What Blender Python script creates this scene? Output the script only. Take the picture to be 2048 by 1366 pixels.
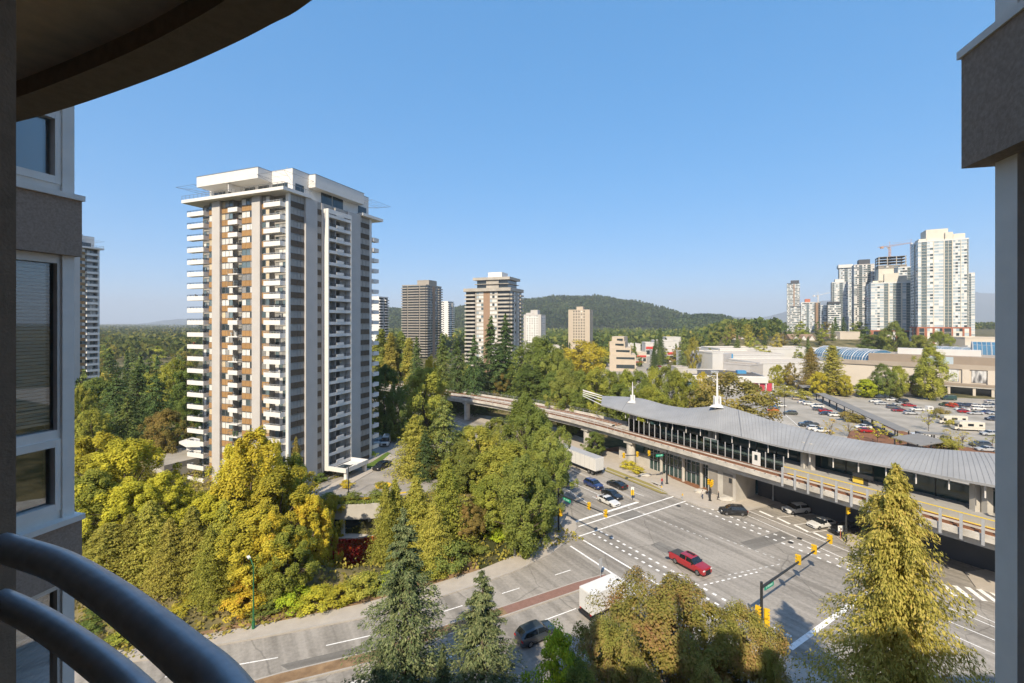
import bpy, bmesh, math, random
import numpy as np
from mathutils import Vector, Matrix
from mathutils.geometry import tessellate_polygon
for _o in list(bpy.data.objects): bpy.data.objects.remove(_o)
SC = bpy.context.scene
COL = SC.collection
R = math.radians
PI = math.pi
# ---------------------------------------------------------------- camera, sky, sun, exposure
F, CX, HZ, CH = 910.2, 1024.0, 645.0, 35.0
cam_d = bpy.data.cameras.new('camera'); cam = bpy.data.objects.new('camera', cam_d); COL.objects.link(cam)
cam.location = (0, 0, CH); cam.rotation_euler = (PI/2, 0, 0)
cam_d.lens = 16; cam_d.sensor_width = 36; cam_d.shift_y = -38/2048
cam_d.clip_start = 0.05; cam_d.clip_end = 60000
SC.camera = cam
SUN_EL = R(42.0)
LX, LY = 0.31, 0.951                      # the way the sunlight travels over the ground
W = bpy.data.worlds.new('World'); SC.world = W; W.use_nodes = True
nt = W.node_tree; nt.nodes.clear()
wo = nt.nodes.new('ShaderNodeOutputWorld'); bg = nt.nodes.new('ShaderNodeBackground'); sk = nt.nodes.new('ShaderNodeTexSky')
sk.sky_type = 'NISHITA'; sk.sun_disc = False; sk.sun_elevation = SUN_EL
sk.sun_rotation = math.atan2(-LX, -LY)
sk.altitude = 100; sk.air_density = 0.5; sk.dust_density = 1.0; sk.ozone_density = 4.0
bg.inputs['Strength'].default_value = 0.15
gm_ = nt.nodes.new('ShaderNodeGamma'); gm_.inputs[1].default_value = 0.33      # the camera's soft tone curve for the whole sky
hs_ = nt.nodes.new('ShaderNodeHueSaturation'); hs_.inputs['Saturation'].default_value = 2.4; hs_.inputs['Value'].default_value = 1.66
nt.links.new(sk.outputs[0], gm_.inputs[0]); nt.links.new(gm_.outputs[0], hs_.inputs['Color']); nt.links.new(hs_.outputs[0], bg.inputs[0]); nt.links.new(bg.outputs[0], wo.inputs[0])
sun_d = bpy.data.lights.new('sun', 'SUN'); sun_d.energy = 2.9; sun_d.angle = R(0.5); sun_d.color = (1.0, 0.87, 0.68)
sun = bpy.data.objects.new('sun', sun_d); COL.objects.link(sun)
sun.rotation_euler = Vector((LX*math.cos(SUN_EL), LY*math.cos(SUN_EL), -math.sin(SUN_EL))).to_track_quat('-Z', 'Y').to_euler()
SC.view_settings.view_transform = 'Standard'; SC.view_settings.look = 'None'
SC.view_settings.exposure = 1.34; SC.view_settings.gamma = 1; SC.view_settings.use_curve_mapping = False
cy = SC.cycles
cy.max_bounces = 7; cy.diffuse_bounces = 6; cy.glossy_bounces = 3; cy.transmission_bounces = 4; cy.transparent_max_bounces = 8; cy.volume_bounces = 0
cy.caustics_reflective = False; cy.caustics_refractive = False
cy.use_denoising = True; cy.use_adaptive_sampling = True; cy.adaptive_threshold = 0.02
try: cy.denoiser = 'OPENIMAGEDENOISE'
except Exception: pass
cy.sample_clamp_indirect = 6

# ---------------------------------------------------------------- helpers
def G(px, py, z=0.0):
    "ground point seen at a photo pixel, at height z"
    Y = (CH - z)*F/(py - HZ)
    return ((px - CX)/F*Y, Y, z)
def G2(px, py, z=0.0): return G(px, py, z)[:2]
def AT(px, Y): return (px - CX)/F*Y
def ZT(py, Y): return CH - (py - HZ)*Y/F

class MB:
    "collects polygons; build() links them as ONE mesh object"
    def __init__(s): s.v = []; s.f = []; s.m = []
    def poly(s, pts, m=0):
        n = len(s.v); s.v += [tuple(p) for p in pts]; s.f.append(tuple(range(n, n+len(pts)))); s.m.append(m); return s
    def box(s, x0, y0, z0, x1, y1, z1, m=0, bottom=True):
        if x0 > x1: x0, x1 = x1, x0
        if y0 > y1: y0, y1 = y1, y0
        if z0 > z1: z0, z1 = z1, z0
        n = len(s.v)
        s.v += [(x0,y0,z0),(x1,y0,z0),(x1,y1,z0),(x0,y1,z0),(x0,y0,z1),(x1,y0,z1),(x1,y1,z1),(x0,y1,z1)]
        fs = [(4,5,6,7),(0,1,5,4),(1,2,6,5),(2,3,7,6),(3,0,4,7)]
        if bottom: fs.append((3,2,1,0))
        for f in fs: s.f.append(tuple(n+i for i in f)); s.m.append(m)
        return s
    def prism(s, pts, z0, z1, m=0, mt=None, bottom=False):
        "vertical prism over a 2-D polygon (any winding, may be concave)"
        a = sum(pts[i][0]*pts[(i+1)%len(pts)][1]-pts[(i+1)%len(pts)][0]*pts[i][1] for i in range(len(pts)))
        if a < 0: pts = pts[::-1]
        n = len(s.v); k = len(pts)
        s.v += [(p[0],p[1],z0) for p in pts] + [(p[0],p[1],z1) for p in pts]
        for i in range(k):
            j = (i+1) % k
            s.f.append((n+i, n+j, n+k+j, n+k+i)); s.m.append(m)
        for t in tessellate_polygon([[Vector((p[0],p[1],0)) for p in pts]]):
            t = list(t)
            A,B,Cc = (pts[i] for i in t)
            if (B[0]-A[0])*(Cc[1]-A[1])-(B[1]-A[1])*(Cc[0]-A[0]) < 0: t = t[::-1]
            s.f.append(tuple(n+k+i for i in t)); s.m.append(m if mt is None else mt)
            if bottom: s.f.append(tuple(n+i for i in t[::-1])); s.m.append(m)
        return s
    def sheet(s, pts, z, m=0):
        k = len(s.v); zz = z if callable(z) else (lambda x, y: z)
        s.v += [(p[0],p[1],zz(p[0],p[1])) for p in pts]
        for t in tessellate_polygon([[Vector((p[0],p[1],0)) for p in pts]]):
            t = list(t); A,B,Cc = (pts[i] for i in t)
            if (B[0]-A[0])*(Cc[1]-A[1])-(B[1]-A[1])*(Cc[0]-A[0]) < 0: t = t[::-1]
            s.f.append(tuple(k+i for i in t)); s.m.append(m)
        return s
    def tube(s, path, r, n=6, m=0, cap=True):
        path = [Vector(p) for p in path]
        rs = r if isinstance(r, (list, tuple)) else [r]*len(path)
        base = len(s.v); up = Vector((0,0,1))
        for i, p in enumerate(path):
            d = (path[min(i+1,len(path)-1)] - path[max(i-1,0)]).normalized()
            a = d.cross(up)
            if a.length < 1e-3: a = d.cross(Vector((1,0,0)))
            a.normalize(); b = a.cross(d)
            for k in range(n):
                t = 2*PI*k/n
                s.v.append(tuple(p + (a*math.cos(t) + b*math.sin(t))*rs[i]))
        for i in range(len(path)-1):
            for k in range(n):
                k2 = (k+1) % n
                s.f.append((base+i*n+k, base+(i+1)*n+k, base+(i+1)*n+k2, base+i*n+k2)); s.m.append(m)
        if cap:
            s.f.append(tuple(base+k for k in range(n))); s.m.append(m)
            e = base+(len(path)-1)*n
            s.f.append(tuple(e+k for k in range(n-1,-1,-1))); s.m.append(m)
        return s
    def cyl(s, x, y, z0, z1, r, n=10, m=0, r1=None):
        return s.tube([(x,y,z0),(x,y,z1)], [r, r if r1 is None else r1], n, m)
    def strip(s, path, w, z, m=0):
        "flat ribbon along a 2-D path (width w)"
        P = [Vector((p[0],p[1])) for p in path]; L = []; Rr = []
        for i, p in enumerate(P):
            d = (P[min(i+1,len(P)-1)] - P[max(i-1,0)]).normalized(); nrm = Vector((-d.y, d.x))*w/2
            L.append(p+nrm); Rr.append(p-nrm)
        for i in range(len(P)-1):
            s.poly([(Rr[i].x,Rr[i].y,z),(Rr[i+1].x,Rr[i+1].y,z),(L[i+1].x,L[i+1].y,z),(L[i].x,L[i].y,z)], m)
        return s
    def wall(s, path, w, z0, z1, m=0):
        "raised ribbon (kerb, parapet) along a 2-D path"
        P = [Vector((p[0],p[1])) for p in path]; L = []; Rr = []
        for i, p in enumerate(P):
            d = (P[min(i+1,len(P)-1)] - P[max(i-1,0)]).normalized(); nrm = Vector((-d.y, d.x))*w/2
            L.append(p+nrm); Rr.append(p-nrm)
        za = z0 if isinstance(z0, list) else [z0]*len(P); zb = z1 if isinstance(z1, list) else [z1]*len(P)
        n = len(s.v)
        for i in range(len(P)):
            s.v += [(L[i].x,L[i].y,za[i]),(L[i].x,L[i].y,zb[i]),(Rr[i].x,Rr[i].y,zb[i]),(Rr[i].x,Rr[i].y,za[i])]
        for i in range(len(P)-1):
            a = n+4*i; b = a+4
            for k in range(4):
                k2 = (k+1) % 4
                s.f.append((a+k, a+k2, b+k2, b+k)); s.m.append(m)
        s.f.append((n+3,n+2,n+1,n)); s.m.append(m)
        e = n+4*(len(P)-1); s.f.append((e,e+1,e+2,e+3)); s.m.append(m)
        return s
    def xf(s, M):
        s.v = [tuple(M @ Vector(p)) for p in s.v]; return s
    def mesh(s, name, mats, smooth=False):
        me = bpy.data.meshes.new(name); me.from_pydata(s.v, [], s.f)
        for mt in (mats if isinstance(mats, (list, tuple)) else [mats]): me.materials.append(mt)
        if isinstance(mats, (list, tuple)) and len(mats) > 1: me.polygons.foreach_set('material_index', s.m)
        if smooth: me.polygons.foreach_set('use_smooth', [True]*len(s.f))
        me.update(); return me
    def build(s, name, mats, parent=None, smooth=False):
        return link(name, s.mesh(name, mats, smooth), parent)
def link(name, me, parent=None, loc=None, rotz=None):
    o = bpy.data.objects.new(name, me); COL.objects.link(o)
    if parent: o.parent = parent
    if loc: o.location = loc
    if rotz is not None: o.rotation_euler = (0,0,rotz)
    return o
def tag(o, label=None, cat=None, group=None, kind=None):
    if label: o['label'] = label
    if cat: o['category'] = cat
    if group: o['group'] = group
    if kind: o['kind'] = kind
    return o
def struct(name, mb, mats, smooth=False): return tag(mb.build(name, mats, None, smooth), kind='structure')
def thing(name, label, cat, loc=(0,0,0), rotz=0.0, group=None, scale=1.0):
    o = bpy.data.objects.new(name, None); COL.objects.link(o); o.empty_display_size = 0.2
    o.location = loc; o.rotation_euler = (0,0,rotz); o.scale = (scale,)*3 if not isinstance(scale, tuple) else scale
    return tag(o, label, cat, group)
def kids(o): return KIDS.get(o.name) or list(o.children)
KIDS = {}
def dup(o, loc=None, rotz=None, label=None, group=None, scale=None, parent=None, _top=True):
    c = o.copy(); COL.objects.link(c)
    if parent is not None: c.parent = parent
    if o.name not in KIDS: KIDS[o.name] = list(o.children)
    for ch in KIDS[o.name]: dup(ch, parent=c, _top=False)
    if _top:
        if loc is not None: c.location = loc
        if rotz is not None: c.rotation_euler = (0,0,rotz)
        if scale is not None: c.scale = (scale,)*3 if not isinstance(scale, tuple) else scale
        tag(c, label, None, group)
    return c
def setmat(o, m, i=0):
    o.material_slots[i].link = 'OBJECT'; o.material_slots[i].material = m

# ---------------------------------------------------------------- materials
def mat(name, c, rough=0.8, var=0.12, scale=3.0, bump=0.0, bscale=None, metal=0.0, spec=0.3, objvar=0.0, c2=None, mix=None, coat=0.0, detail=6.0):
    m = bpy.data.materials.new(name); m.use_nodes = True
    t = m.node_tree; b = t.nodes['Principled BSDF']; N = t.nodes.new; Lk = t.links.new
    b.inputs['Roughness'].default_value = rough; b.inputs['Metallic'].default_value = metal
    b.inputs['Specular IOR Level'].default_value = spec
    if coat: b.inputs['Coat Weight'].default_value = coat; b.inputs['Coat Roughness'].default_value = 0.05
    tc = N('ShaderNodeTexCoord')
    if var or c2 or bump:
        no = N('ShaderNodeTexNoise'); no.inputs['Scale'].default_value = scale; no.inputs['Detail'].default_value = detail; no.inputs['Roughness'].default_value = 0.6
        Lk(tc.outputs['Object'], no.inputs['Vector'])
    if var or c2:
        rp = N('ShaderNodeValToRGB'); e = rp.color_ramp.elements
        lo = [x*(1-var) for x in c[:3]]; hi = [min(1, x*(1+var)) for x in (c2 or c)[:3]]
        e[0].position = 0.3 if mix is None else mix[0]; e[1].position = 0.7 if mix is None else mix[1]
        e[0].color = (*lo, 1); e[1].color = (*hi, 1)
        Lk(no.outputs['Fac'], rp.inputs['Fac']); src = rp.outputs['Color']
        if objvar:
            oi = N('ShaderNodeObjectInfo'); hs = N('ShaderNodeHueSaturation'); mr = N('ShaderNodeMapRange')
            mr.inputs['To Min'].default_value = 1-objvar; mr.inputs['To Max'].default_value = 1+objvar
            Lk(oi.outputs['Random'], mr.inputs['Value']); Lk(mr.outputs[0], hs.inputs['Value']); Lk(src, hs.inputs['Color']); src = hs.outputs['Color']
        Lk(src, b.inputs['Base Color'])
    else:
        b.inputs['Base Color'].default_value = (*c[:3], 1)
    if bump:
        n2 = N('ShaderNodeTexNoise'); n2.inputs['Scale'].default_value = bscale or scale*8; n2.inputs['Detail'].default_value = 4
        Lk(tc.outputs['Object'], n2.inputs['Vector'])
        bp = N('ShaderNodeBump'); bp.inputs['Strength'].default_value = bump; bp.inputs['Distance'].default_value = min(0.05, 0.4/(bscale or scale*8))
        Lk(n2.outputs['Fac'], bp.inputs['Height']); Lk(bp.outputs[0], b.inputs['Normal'])
    return m
LEAF_GAIN = 2.6
def leafmat(name, cols, pos=None, trans=0.36, nscale=2.0, namt=0.5, objvar=0.15, hue=0.012):
    "leaf colour: random per leaf, drifting in patches over the crown, a little different per tree"
    m = bpy.data.materials.new(name); m.use_nodes = True; t = m.node_tree; t.nodes.clear(); N = t.nodes.new; Lk = t.links.new
    out = N('ShaderNodeOutputMaterial'); geo = N('ShaderNodeNewGeometry'); tc = N('ShaderNodeTexCoord'); oi = N('ShaderNodeObjectInfo')
    no = N('ShaderNodeTexNoise'); no.inputs['Scale'].default_value = nscale; no.inputs['Detail'].default_value = 3
    ad = N('ShaderNodeVectorMath'); ad.operation = 'ADD'; Lk(tc.outputs['Object'], ad.inputs[0])
    mu = N('ShaderNodeMath'); mu.operation = 'MULTIPLY'; mu.inputs[1].default_value = 37.0; Lk(oi.outputs['Random'], mu.inputs[0])
    cb = N('ShaderNodeCombineXYZ'); Lk(mu.outputs[0], cb.inputs[0]); Lk(cb.outputs[0], ad.inputs[1]); Lk(ad.outputs[0], no.inputs['Vector'])
    # fac = rand*(1-namt) + stretched noise*namt
    mr = N('ShaderNodeMapRange'); mr.inputs['From Min'].default_value = 0.3; mr.inputs['From Max'].default_value = 0.7; Lk(no.outputs['Fac'], mr.inputs['Value'])
    mx = N('ShaderNodeMix'); mx.data_type = 'FLOAT'; mx.inputs[0].default_value = namt
    Lk(geo.outputs['Random Per Island'], mx.inputs[2]); Lk(mr.outputs[0], mx.inputs[3])
    cols = [tuple(min(.62, v*LEAF_GAIN) for v in c) for c in cols]
    rp = N('ShaderNodeValToRGB'); e = rp.color_ramp.elements
    while len(e) < len(cols): e.new(0.5)
    for i, c in enumerate(cols):
        e[i].position = pos[i] if pos else i/(len(cols)-1); e[i].color = (*c, 1)
    Lk(mx.outputs[0], rp.inputs['Fac'])
    hs = N('ShaderNodeHueSaturation')
    m1 = N('ShaderNodeMapRange'); m1.inputs['To Min'].default_value = 1-objvar; m1.inputs['To Max'].default_value = 1+objvar; Lk(oi.outputs['Random'], m1.inputs['Value'])
    wn = N('ShaderNodeTexWhiteNoise'); wn.noise_dimensions = '1D'; Lk(oi.outputs['Random'], wn.inputs['W'])
    m2 = N('ShaderNodeMapRange'); m2.inputs['To Min'].default_value = 0.5-hue; m2.inputs['To Max'].default_value = 0.5+hue; Lk(wn.outputs['Value'], m2.inputs['Value'])
    Lk(m1.outputs[0], hs.inputs['Value']); Lk(m2.outputs[0], hs.inputs['Hue']); Lk(rp.outputs['Color'], hs.inputs['Color'])
    df = N('ShaderNodeBsdfDiffuse'); tr = N('ShaderNodeBsdfTranslucent'); mixs = N('ShaderNodeMixShader'); mixs.inputs[0].default_value = trans
    Lk(hs.outputs[0], df.inputs['Color']); Lk(hs.outputs[0], tr.inputs['Color']); Lk(df.outputs[0], mixs.inputs[1]); Lk(tr.outputs[0], mixs.inputs[2])
    Lk(mixs.outputs[0], out.inputs['Surface'])
    return m
def glassmat(name, tint=(.85,.9,.92), boost=2.2, rough=.01):
    "window glass one can see through: clear, with a mirror reflection that grows toward grazing angles"
    m = bpy.data.materials.new(name); m.use_nodes = True; t = m.node_tree; t.nodes.clear(); N = t.nodes.new; Lk = t.links.new
    o = N('ShaderNodeOutputMaterial'); a = N('ShaderNodeBsdfTransparent'); g = N('ShaderNodeBsdfGlossy'); x = N('ShaderNodeMixShader'); f = N('ShaderNodeFresnel'); mu = N('ShaderNodeMath')
    a.inputs[0].default_value = (*tint,1); g.inputs['Roughness'].default_value = rough; f.inputs[0].default_value = 1.5; mu.operation = 'MULTIPLY'; mu.use_clamp = True; mu.inputs[1].default_value = boost
    Lk(f.outputs[0], mu.inputs[0]); Lk(mu.outputs[0], x.inputs[0]); Lk(a.outputs[0], x.inputs[1]); Lk(g.outputs[0], x.inputs[2]); Lk(x.outputs[0], o.inputs[0]); return m
M = {}
def mk(k, *a, **kw): M[k] = mat(k, *a, **kw); return M[k]
def asphalt(name, lo, hi, ang):
    "worn road surface: broad patches, fine aggregate and tyre-polished streaks along the traffic"
    m = bpy.data.materials.new(name); m.use_nodes = True; t = m.node_tree; b = t.nodes['Principled BSDF']; N = t.nodes.new; Lk = t.links.new
    b.inputs['Roughness'].default_value = .93; b.inputs['Specular IOR Level'].default_value = .25
    tc = N('ShaderNodeTexCoord'); fac = None
    for sc, rot, scl, wt, det in (((1,1,1),0,.11,.34,5),((.035,1.1,1),ang,.9,.42,4),((.02,.35,1),ang,1.0,.30,3),((1,1,1),0,2.5,.22,6)):
        mp = N('ShaderNodeMapping'); mp.vector_type = 'TEXTURE'; mp.inputs['Rotation'].default_value = (0,0,rot); mp.inputs['Scale'].default_value = tuple(1/x for x in sc)
        no = N('ShaderNodeTexNoise'); no.inputs['Scale'].default_value = scl; no.inputs['Detail'].default_value = det; Lk(tc.outputs['Object'], mp.inputs[0]); Lk(mp.outputs[0], no.inputs['Vector'])
        mu = N('ShaderNodeMath'); mu.operation = 'MULTIPLY_ADD'; mu.inputs[1].default_value = wt; mu.inputs[2].default_value = 0
        Lk(no.outputs['Fac'], mu.inputs[0])
        if fac is not None: Lk(fac, mu.inputs[2])
        fac = mu.outputs[0]
    rp = N('ShaderNodeValToRGB'); e = rp.color_ramp.elements; e[0].position = .555; e[1].position = .725; e[0].color = (*lo,1); e[1].color = (*hi,1); Lk(fac, rp.inputs[0])
    vo = N('ShaderNodeTexVoronoi'); vo.feature = 'DISTANCE_TO_EDGE'; vo.inputs['Scale'].default_value = .085; n2 = N('ShaderNodeTexNoise'); n2.inputs['Scale'].default_value = .35; n2.inputs['Detail'].default_value = 6
    ad = N('ShaderNodeMixRGB'); ad.blend_type = 'ADD'; ad.inputs[0].default_value = 7.0; Lk(tc.outputs['Object'], ad.inputs[1]); Lk(n2.outputs['Color'], ad.inputs[2]); Lk(tc.outputs['Object'], n2.inputs['Vector']); Lk(ad.outputs[0], vo.inputs['Vector'])
    cr = N('ShaderNodeMapRange'); cr.inputs['From Min'].default_value = .002; cr.inputs['From Max'].default_value = .008; cr.inputs['To Min'].default_value = .72; Lk(vo.outputs['Distance'], cr.inputs['Value'])
    mc = N('ShaderNodeMixRGB'); mc.blend_type = 'MULTIPLY'; mc.inputs[0].default_value = 1; Lk(rp.outputs[0], mc.inputs[1]); Lk(cr.outputs[0], mc.inputs[2]); Lk(mc.outputs[0], b.inputs['Base Color'])
    M[name] = m
asphalt('asphalt', (.20,.184,.160), (.34,.313,.275), math.atan2(.845,-.535))
asphalt('asphalt_patch', (.15,.14,.125), (.21,.20,.18), 0.3)
mk('lot_asphalt', (.28,.26,.22), .92, .1, .12, c2=(.35,.32,.275), mix=(.35,.65), detail=8)
mk('drive', (.27,.25,.225), .9, .1, .3, c2=(.32,.295,.265))
mk('sidewalk', (.40,.36,.31), .9, .08, .8, bump=.1)
mk('kerb', (.38,.35,.31), .9, .1, 1.0)
mk('paint', (.46,.45,.43), .75, .05, 2.2, c2=(.78,.77,.74), mix=(.28,.5))
mk('paint_worn', (.42,.41,.385), .8, .2, 3.0, c2=(.62,.61,.58))
mk('paint_yellow', (.62,.42,.03), .7, .1, 2.0)
mk('brick_red', (.235,.135,.105), .9, .12, 2.5)
mk('earth', (.20,.125,.07), .95, .2, .8, c2=(.27,.18,.10))
mk('mulch', (.20,.095,.05), .95, .2, 1.5)
mk('terrain', (.055,.062,.02), .95, .3, .12, c2=(.15,.125,.06), mix=(.4,.62))
mk('lawn', (.09,.14,.02), .95, .25, 1.2)
mk('dry_grass', (.33,.25,.10), .95, .2, .7, c2=(.22,.2,.06))
mk('concrete', (.44,.415,.37), .85, .1, .5, bump=.06, c2=(.46,.435,.39))
mk('concrete_dark', (.24,.22,.195), .88, .15, .5)
mk('white_paint', (.66,.645,.615), .7, .04, .7)
mk('tower_grey', (.46,.44,.42), .85, .05, .35, bump=.04)
mk('soffit', (.58,.51,.42), .85, .05, .5)
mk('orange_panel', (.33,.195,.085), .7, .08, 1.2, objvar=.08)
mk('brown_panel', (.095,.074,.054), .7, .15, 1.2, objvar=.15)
mk('dark_metal', (.028,.030,.033), .45, .1, 2, spec=.5)
mk('mid_metal', (.22,.225,.23), .5, .05, 2, metal=.3)
mk('light_metal', (.42,.43,.44), .5, .05, 2, metal=.2)
mk('glass_dark', (.030,.042,.048), .08, .0, 1, spec=.8)
mk('glass_mid', (.10,.14,.155), .08, .2, .6, spec=.8, objvar=.3)
mk('glass_green', (.025,.055,.05), .1, .2, .6, spec=.8)
mk('glass_blue', (.055,.15,.25), .12, .15, .4, spec=.8)
mk('glass_sky', (.36,.43,.47), .12, .1, .5, spec=.8, objvar=.2)
mk('curtain', (.64,.63,.60), .25, .12, 4, spec=.6, objvar=.12)
mk('curtain_cream', (.55,.46,.32), .25, .12, 4, spec=.6, objvar=.15)
mk('curtain_grey', (.27,.27,.265), .2, .2, 3, spec=.6, objvar=.2)
mk('recess_wall', (.34,.325,.30), .85, .08, 1)
# ---------------------------------------------------------------- ground, roads, markings
def sst(a, b, x):
    t = max(0.0, min(1.0, (x-a)/(b-a))); return t*t*(3-2*t)
def hgt(X, Y):
    ap = (X-10.8)*.846 + (Y-80.6)*.534
    dn = -(X+4.3)*.465 + (Y-60.9)*.885
    h = 3.6*sst(-4, -15, ap)*sst(5, 16, dn)*sst(-150, -100, X)*(1-sst(150, 190, Y))
    c = math.hypot((X+29)/11.5, (Y-70.5)/6.0)
    if c < 1.5: h = h*(sst(.85, 1.45, c)) - 5.8*(1-sst(.85, 1.45, c))
    h += 20*sst(305, 430, Y)*sst(.37, .49, X/max(Y,1))*(1-sst(2500, 4000, Y))
    return h - 0.06
def axis(fine0, fine1, st, mid, far):
    a = list(np.arange(fine0, fine1+.1, st))
    v = fine1; s = st
    while v < mid: s = min(s*1.25, 16); v += s; a.append(v)
    while v < far: s *= 1.5; v += s; a.append(v)
    v = fine0; s = st
    while v > -mid: s = min(s*1.25, 16); v -= s; a.insert(0, v)
    while v > -far: s *= 1.5; v -= s; a.insert(0, v)
    return a
gx = [max(-15500, min(15500, v)) for v in axis(-60, 14, 1.5, 420, 15500)]
gy0 = [max(-15500, min(15500, v)) for v in axis(50, 110, 1.5, 460, 15500)]
gv = [(x, y, hgt(x, y)) for y in gy0 for x in gx]
nx = len(gx)
gf = [(j*nx+i, j*nx+i+1, (j+1)*nx+i+1, (j+1)*nx+i) for j in range(len(gy0)-1) for i in range(nx-1)]
gm = bpy.data.meshes.new('ground'); gm.from_pydata(gv, [], gf); gm.materials.append(M['terrain'])
gm.polygons.foreach_set('use_smooth', [True]*len(gf)); gm.update()
tag(link('ground', gm), kind='structure')

K1 = [G2(*p) for p in [(300,1318),(420,1293),(560,1268),(720,1237),(860,1200),(960,1168),(1040,1138),(1100,1108),(1138,1080),(1152,1058),(1150,1044)]]
B0 = K1[-1]
dB = (-.535, .845); dA = (.846, .534); dE = (.98, .19)
def along(p, d, t): return (p[0]+d[0]*t, p[1]+d[1]*t)
K1 = [(-90, 37.5), (-60, 42.5)] + K1
BL = [along(B0, dB, t) for t in (10, 40, 90, 170)]
R0 = G2(1372, 1002)
BR = [along(R0, dB, t) for t in (170, 90, 40, 8)] + [R0]
EK = [G2(*p) for p in [(1400,1013),(1440,1021),(1500,1020),(1545,1008)]]
EK += [along(EK[-1], dE, 160)]
E2 = [along(G2(1780,1150), dE, 130), along(G2(1780,1150), dE, 20)]
SR = [G2(1940,1150), G2(1975,1172), G2(2040,1215), along(G2(2040,1215), (.535,-.845), 70)]
SL = [along((28.5,47.5), (.535,-.845), t) for t in (70, 12)] + [(29.5, 47.2), (27.6, 48.6), (24.5, 49.6)]
AL = [(16, 47.5), (5, 43.2), (-12, 37), (-35, 29), (-60, 22), (-90, 15)]
road = MB().sheet(K1+BL+BR+EK+E2+SR+SL+AL, 0.0)
struct('road', road, M['asphalt'])
SWo = [G2(*p) for p in [(1095,1030),(1104,1050),(1078,1083),(1030,1112),(960,1141),(860,1172),(720,1210),(560,1244),(430,1267),(300,1297)]] + [(-60, 46), (-90, 41)]
sw = MB().prism(K1 + [along(B0, dB, 60), along(B0, (dB[0]*60-2.6*dA[0], dB[1]*60-2.6*dA[1]), 1)] + SWo, -.2, .13, 0)
struct('sidewalk', sw, M['sidewalk'])
mb = MB().wall([(p[0], p[1]) for p in K1+BL], .32, -.1, .15); struct('kerb', mb, M['kerb'])
pz = [along(R0, dB, 110), along(R0, dB, 9), R0] + EK[:3] + [EK[3], along(EK[3], dE, 3)] + [G2(1560,990), G2(1440,955), G2(1330,925), G2(1215,896), G2(1110,855)]
struct('pavement', MB().prism(pz, -.2, .12), M['sidewalk'])
struct('kerb', MB().wall(BR[1:] + EK[:4], .32, -.1, .15), M['kerb'])
cornr = [(29.5,47.2),(27.6,48.6),(24.5,49.6),(16,47.5),(5,43.2),(-12,37),(-35,29),(-35,26),(-10,33.5),(8,39),(20,41),(28,36),(40,17),(44,20)]
struct('pavement', MB().prism(cornr, -.2, .13), M['sidewalk'])
struct('kerb', MB().wall(SL[1:]+AL[:5], .32, -.1, .15), M['kerb'])
isl = [G2(*p) for p in [(1672,1075),(1700,1065),(1760,1085),(1800,1110),(1760,1118),(1700,1095)]]
struct('traffic_island', MB().prism(isl, -.1, .13), M['sidewalk'])
struct('verge', MB().sheet([G2(*p) for p in [(1209,942),(1322,988),(1340,989),(1300,968),(1215,935)]], .126), M['dry_grass'])
struct('planting_bed', MB().sheet([G2(*p) for p in [(1190,902),(1240,905),(1300,928),(1345,958),(1410,985),(1456,1000),(1450,985),(1400,966),(1318,930),(1240,893)]], .127), M['mulch'])
lowr = [along(G2(1975,1172), dE, -2), G2(2040,1205), along(G2(2040,1205), dE, 60), along(G2(1900,1140), dE, 60), G2(1930,1146)]
struct('pavement', MB().prism(lowr, -.2, .12), M['sidewalk'])
struct('bare_earth', MB().sheet([(p[0],p[1]) for p in SWo[4:]] + [(SWo[-1][0],SWo[-1][1]+3), (-60,49.5)] + [(p[0]-1.2,p[1]+3.6) for p in SWo[4:-2]][::-1], .03), M['earth'])
# medians
md = [G2(*p) for p in [(1216,1156),(1160,1172),(1110,1189),(1010,1223),(880,1266),(740,1316),(560,1360)]] + [(-45, 34.2), (-88, 26)]
mw = MB().wall(md, 1.85, -.1, .14); struct('median_kerb', mw, M['kerb'])
struct('median_paving', MB().strip(md[:4], 1.45, .146), M['brick_red']); struct('median_paving', MB().strip(md[3:], 1.45, .1462), M['earth'])
nb = [G2(1277,1004), G2(1230,979), G2(1130,934)] + [along(G2(1130,934), dB, 60)]
struct('median_kerb', MB().wall(nb, .7, -.1, .14), M['kerb'])
# paint: each line is a thin sheet 4 mm over the asphalt
pm = MB(); pw = MB(); py_ = MB()
def pline(a, b, w=.15, mb=pm, dash=None):
    A = Vector(G2(*a)); B = Vector(G2(*b)); L = (B-A).length; d = (B-A)/L
    if not dash: mb.strip([A, B], w, .004); return
    t = 0
    while t < L:
        mb.strip([A+d*t, A+d*min(L, t+dash[0])], w, .004); t += dash[0]+dash[1]
for a, b, w in [((1141,1092),(1400,1262),.3),((1156,1074),(1480,1266),.3),((1157,1053),(1350,992),.3),((1158,1072.5),(1375,1001),.28),
                ((1142,1046),(1276,1004),.55),((1495,1031),(1695,1120),.15),((1498,1022),(1742,1121),.15),
                ((1580,1297),(1736,1185),.6),((1894.7,1215),(1994,1256),.14),((1919,1213),(1994,1247),.14),((1885.6,1237.6),(2040,1301),.14),((1900,1268),(2040,1330),.14),
                ((1519,1022),(1546,1034),.5),((1555,1036),(1580,1048),.5),((1589,1050),(1617,1064),.5),((1627,1065),(1652,1077),.5),
                ((1554,1034.5),(1690,1023),.13),((1588,1049.5),(1720,1036),.13),((1618,1064.5),(1740,1052),.13),
                ((1100,945),(1197,989),.13),((1185,993),(1202,1001),.14),((1110,962),(1182,1011),.13)]:
    pline(a, b, w)
pline((1186,1067),(1562,1281),.36,dash=(.55,.75)); pline((1200,1062),(1589,1277),.36,dash=(.55,.75))
pline((1371,1007),(1722,1150),.33,dash=(.55,.75)); pline((1410,1013),(1732,1141),.33,dash=(.55,.75))
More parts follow.
